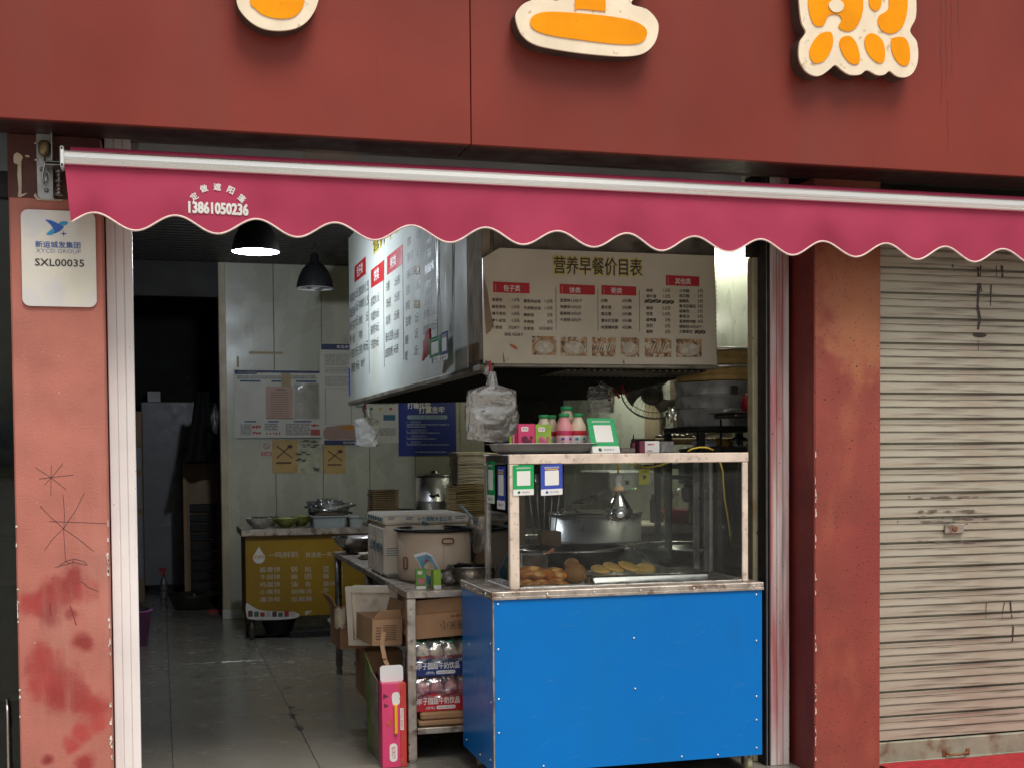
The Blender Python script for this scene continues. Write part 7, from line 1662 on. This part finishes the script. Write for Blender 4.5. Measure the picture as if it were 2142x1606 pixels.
stuff(mb.build('cage', m_fan, parent=fn_))
mb = MB(); mb.lathe([(0, .060), (FR * .28, .056), (FR * .31, .05)], (0, 0, 0), 30, T=Tq, cap=False); mb.build('badge', m_fan, parent=fn_)
for k in range(3):
    a0 = k * 2.094 + .4; mb = MB()
    mb.grid(lambda u, v, a0=a0: cp_(FR * (.18 + .72 * v), -.035 + .05 * u * (1 - .4 * v), a0 + (u - .2 + .5 * v) * 1.05), 8, 8); mb.build('blade', m_fanbl, parent=fn_)
mb = MB(); mb.lathe([(.03, .0), (.055, -.06), (.06, -.13), (.045, -.19), (0, -.2)], (0, 0, 0), 24, T=Tq); mb.build('motor', m_fan, parent=fn_)
bk = Tq @ Vector((0, 0, -.18)); mb = MB(); mb.tube([bk, (bk.x + .04, bk.y, bk.z + .01), (3.29, bk.y + .03, bk.z)], .014); mb.box(3.27, 3.298, bk.y - .06, bk.y + .07, bk.z - .3, bk.z + .12, .006); mb.build('bracket', m_darkbrown, parent=fn_)
# electrical box and pipes on the right wall
mb = MB(); mb.box(3.20, 3.297, 2.25, 2.36, 1.62, 2.06, .008); tag(mb.build('wall_box', m_darkbrown, base=(3.25, 2.3, 1.6)), 'dark brown box on the right wall behind the fan', 'wall box')
mb = MB(); p = pt(1365, 900, x=3.28); mb.box(3.275, 3.298, p.y - .14, p.y + .14, .9, 2.2, .004); tag(mb.build('wall_pilaster', mat('stained_pilaster', (.33, .27, .18), .5, 0, .2), base=(3.28, p.y, 1)), 'brownish upright strip on the right wall below the fan', 'strip')

# shelf rack with steamers at the right
RX0, RX1, RY0, RY1 = 2.705, 3.17, .86, 1.34
rk = thing('steamer_rack', 'black steel rack carrying the steamers beside the door post', 'rack', (2.93, 1.1, 0))
rz1 = pt(1456, 891, y=RY0).z; rz0 = pt(1456, 996, y=RY0).z
for x in (RX0, RX1 - .035):
    for y in (RY0, RY1 - .035):
        mb = MB(); mb.box(x, x + .035, y, y + .035, 0, rz1 - .028, .003); mb.build('leg', m_black, parent=rk)
for z, d_ in ((rz1 - .027, .027), (rz0 - .02, .02), (pt(1456, 948, y=RY0).z - .01, .012)):
    mb = MB(); mb.box(RX0 - .001, RX1 + .001, RY0 - .001, RY1 + .001, z, z + d_, .003); mb.build('shelf', m_black, parent=rk)
sc = ((RX0 + RX1) / 2 + .005, 1.10); SR = .245
def sring(z0, z1, c=sc, r=SR): return [(r * .99, z0), (r, z0 + .004), (r, z1 - .006), (r + .003, z1 - .004), (r + .003, z1 - .001), (r * .985, z1)]
zs = [rz1, pt(1456, 853, y=.9).z, pt(1456, 825, y=.9).z, pt(1456, 796, y=.9).z]
for k in range(3):
    mb = MB(); mb.lathe(sring(zs[k] + .001, zs[k + 1]), (sc[0], sc[1], 0), 60)
    t = thing('steamer_tier', ('lowest', 'middle', 'topmost')[k] + ' aluminium steamer tier in the stack on the black rack', 'steamer', (sc[0], sc[1], zs[k]), 'aluminium steamer tiers'); mb.build('ring', m_alupot, parent=t)
    if k == 2:
        mb = MB(); a = pt(1535, 815, y=sc[1] - SR - .002); mb.box(a.x - .022, a.x + .022, sc[1] - SR - .006, sc[1] - SR + .01, a.z - .022, a.z + .022, .003); mb.build('sticker', m_steel_dark, parent=t)
zb = [pt(1456, 795, y=.9).z, pt(1456, 762, y=.9).z, pt(1456, 726, y=.9).z]
for k in range(2):
    t = thing('bamboo_steamer', ('lower', 'upper')[k] + ' bamboo steamer basket with a metal band above the aluminium tiers', 'bamboo steamer', (sc[0], sc[1], zb[k]), 'bamboo steamer baskets')
    h = zb[k + 1] - zb[k]
    mb = MB(); mb.lathe([(SR * .97, zb[k] + .002), (SR * .985, zb[k] + .004), (SR * .985, zb[k] + h * .42), (SR * .965, zb[k] + h * .44), (SR * .965, zb[k] + h * .5), (SR * .985, zb[k] + h * .52), (SR * .985, zb[k] + h * .84)], (sc[0], sc[1], 0), 60); mb.build('basket', m_bamboo, parent=t)
    mb = MB(); mb.lathe([(SR * 1.0, zb[k] + h * .85), (SR * 1.003, zb[k] + h * .86), (SR * 1.003, zb[k] + h * .99), (SR * .98, zb[k] + h)], (sc[0], sc[1], 0), 60); mb.build('metal_band', m_alu, parent=t)
# trays and bag on the rack side
t = thing('dark_tray', 'dark baking tray jutting out in front of the aluminium steamers', 'tray', tuple(pt(1535, 870, y=.80)))
a, b = pt(1500, 875, y=.78), pt(1590, 860, y=.78)
mb = MB(); mb.box(a.x, b.x, .56, .83, a.z, a.z + .022, .008); mb.box(a.x - .012, b.x + .012, .55, .84, a.z + .023, a.z + .028, .002); mb.build('pan', m_steel_dark, parent=t)
mb = MB(); mb.tube([(b.x - .02, .6, .9), (b.x - .02, .6, a.z - .002)], .006); mb.tube([(a.x + .03, .80, .9), (a.x + .03, .80, a.z - .002)], .006); mb.build('support_rod', m_black, parent=t)
mb = MB(); c = pt(1562, 845, y=.66); mb.blob((c.x + .01, .66, a.z + .028 + .045), .035, .03, .05, .5, 9, 24, 31); tag(mb.build('red_bag', m_red, base=(c.x, .66, a.z + .03)), 'small red plastic packet on the dark baking tray', 'packet')
mb = MB(); c = pt(1527, 858, y=.62); mb.tube([(c.x - .04, .62, a.z + .036), (c.x + .05, .64, a.z + .036)], .008, 10); tag(mb.build('grey_roll', m_zinc, base=(c.x, .62, a.z + .03)), 'grey roll lying on the dark baking tray', 'roll')
zt_ = pt(1456, 948, y=RY0).z + .002
t = thing('rack_tray', 'dark tray of wrapped food on the middle shelf of the black rack', 'tray', (2.95, 1.0, zt_))
mb = MB(); mb.box(RX0 + .06, RX1 - .06, RY0 - .02, RY1 - .06, zt_ + .001, zt_ + .035, .01); mb.build('pan', m_steel_dark, parent=t)
for k, (dx, r, m_, l) in enumerate(((.10, .05, m_bagw, 'white wrapped bundle left on the rack tray'), (.19, .045, mat('ochre_wrap', (.40, .24, .04), .5, 0, .3), 'ochre wrapped bundle on the rack tray'), (.30, .055, m_bagc, 'clear wrapped bundle right on the rack tray'))):
    mb = MB(); mb.blob((RX0 + dx, 1.0, zt_ + .05), r * 1.3, r, r * .55, .6, 9, 24, 40 + k); tag(mb.build('wrapped_bundle', m_, base=(RX0 + dx, 1.0, zt_ + .04)), l, 'bundle')
# plastic drum and bench behind
a, b = pt(1408, 905, y=1.75), pt(1470, 862, y=1.75)
mb = MB(); Tm = Matrix.Translation((b.x - .02, 1.8, (a.z + b.z) / 2 + .0)) @ Matrix.Rotation(rad(82), 4, 'Y'); mb.lathe([(.0, -.13), (.05, -.13), (.075, -.11), (.085, 0), (.085, .2), (0, .2)], (0, 0, 0), 30, T=Tm); tag(mb.build('white_canister', m_white_pl, base=(b.x, 1.8, a.z)), 'white plastic canister lying on its side left of the steamers', 'canister')
mb = MB(); mb.blob((a.x - .02, 1.72, (a.z + b.z) / 2 - .01), .05, .04, .075, .7, 8, 26, 51); tag(mb.build('crumpled_bag', m_bagc, base=(a.x, 1.72, a.z)), 'crumpled clear bag left of the white canister', 'plastic bag')
z_ = (a.z + b.z) / 2 - .088
sh_ = thing('wall_bench', 'dark cluttered shelf table left of the black rack', 'table', (3.0, 1.8, z_))
x_ = pt(1368, 915, y=1.62).x
mb = MB(); mb.box(x_, 3.28, 1.62, 2.0, z_ - .04, z_ - .003, .006); mb.build('top', m_darkbrown, parent=sh_)
mb = MB(); mb.box(x_ + .02, x_ + .05, 1.64, 1.67, .861, z_ - .04); mb.box(3.2, 3.23, 1.64, 1.67, .861, z_ - .04); mb.box(3.2, 3.23, 1.95, 1.98, 0, z_ - .04); mb.build('leg', m_black, parent=sh_)
mb = MB()
for k in range(9):
    x = x_ + .03 + k * .035; mb.box(x, x + R_.uniform(.015, .03), 1.63, 1.63 + R_.uniform(.03, .08), z_ - .002, z_ + R_.uniform(.006, .03), .003)
stuff(mb.build('clutter', m_steel_dark, parent=sh_))
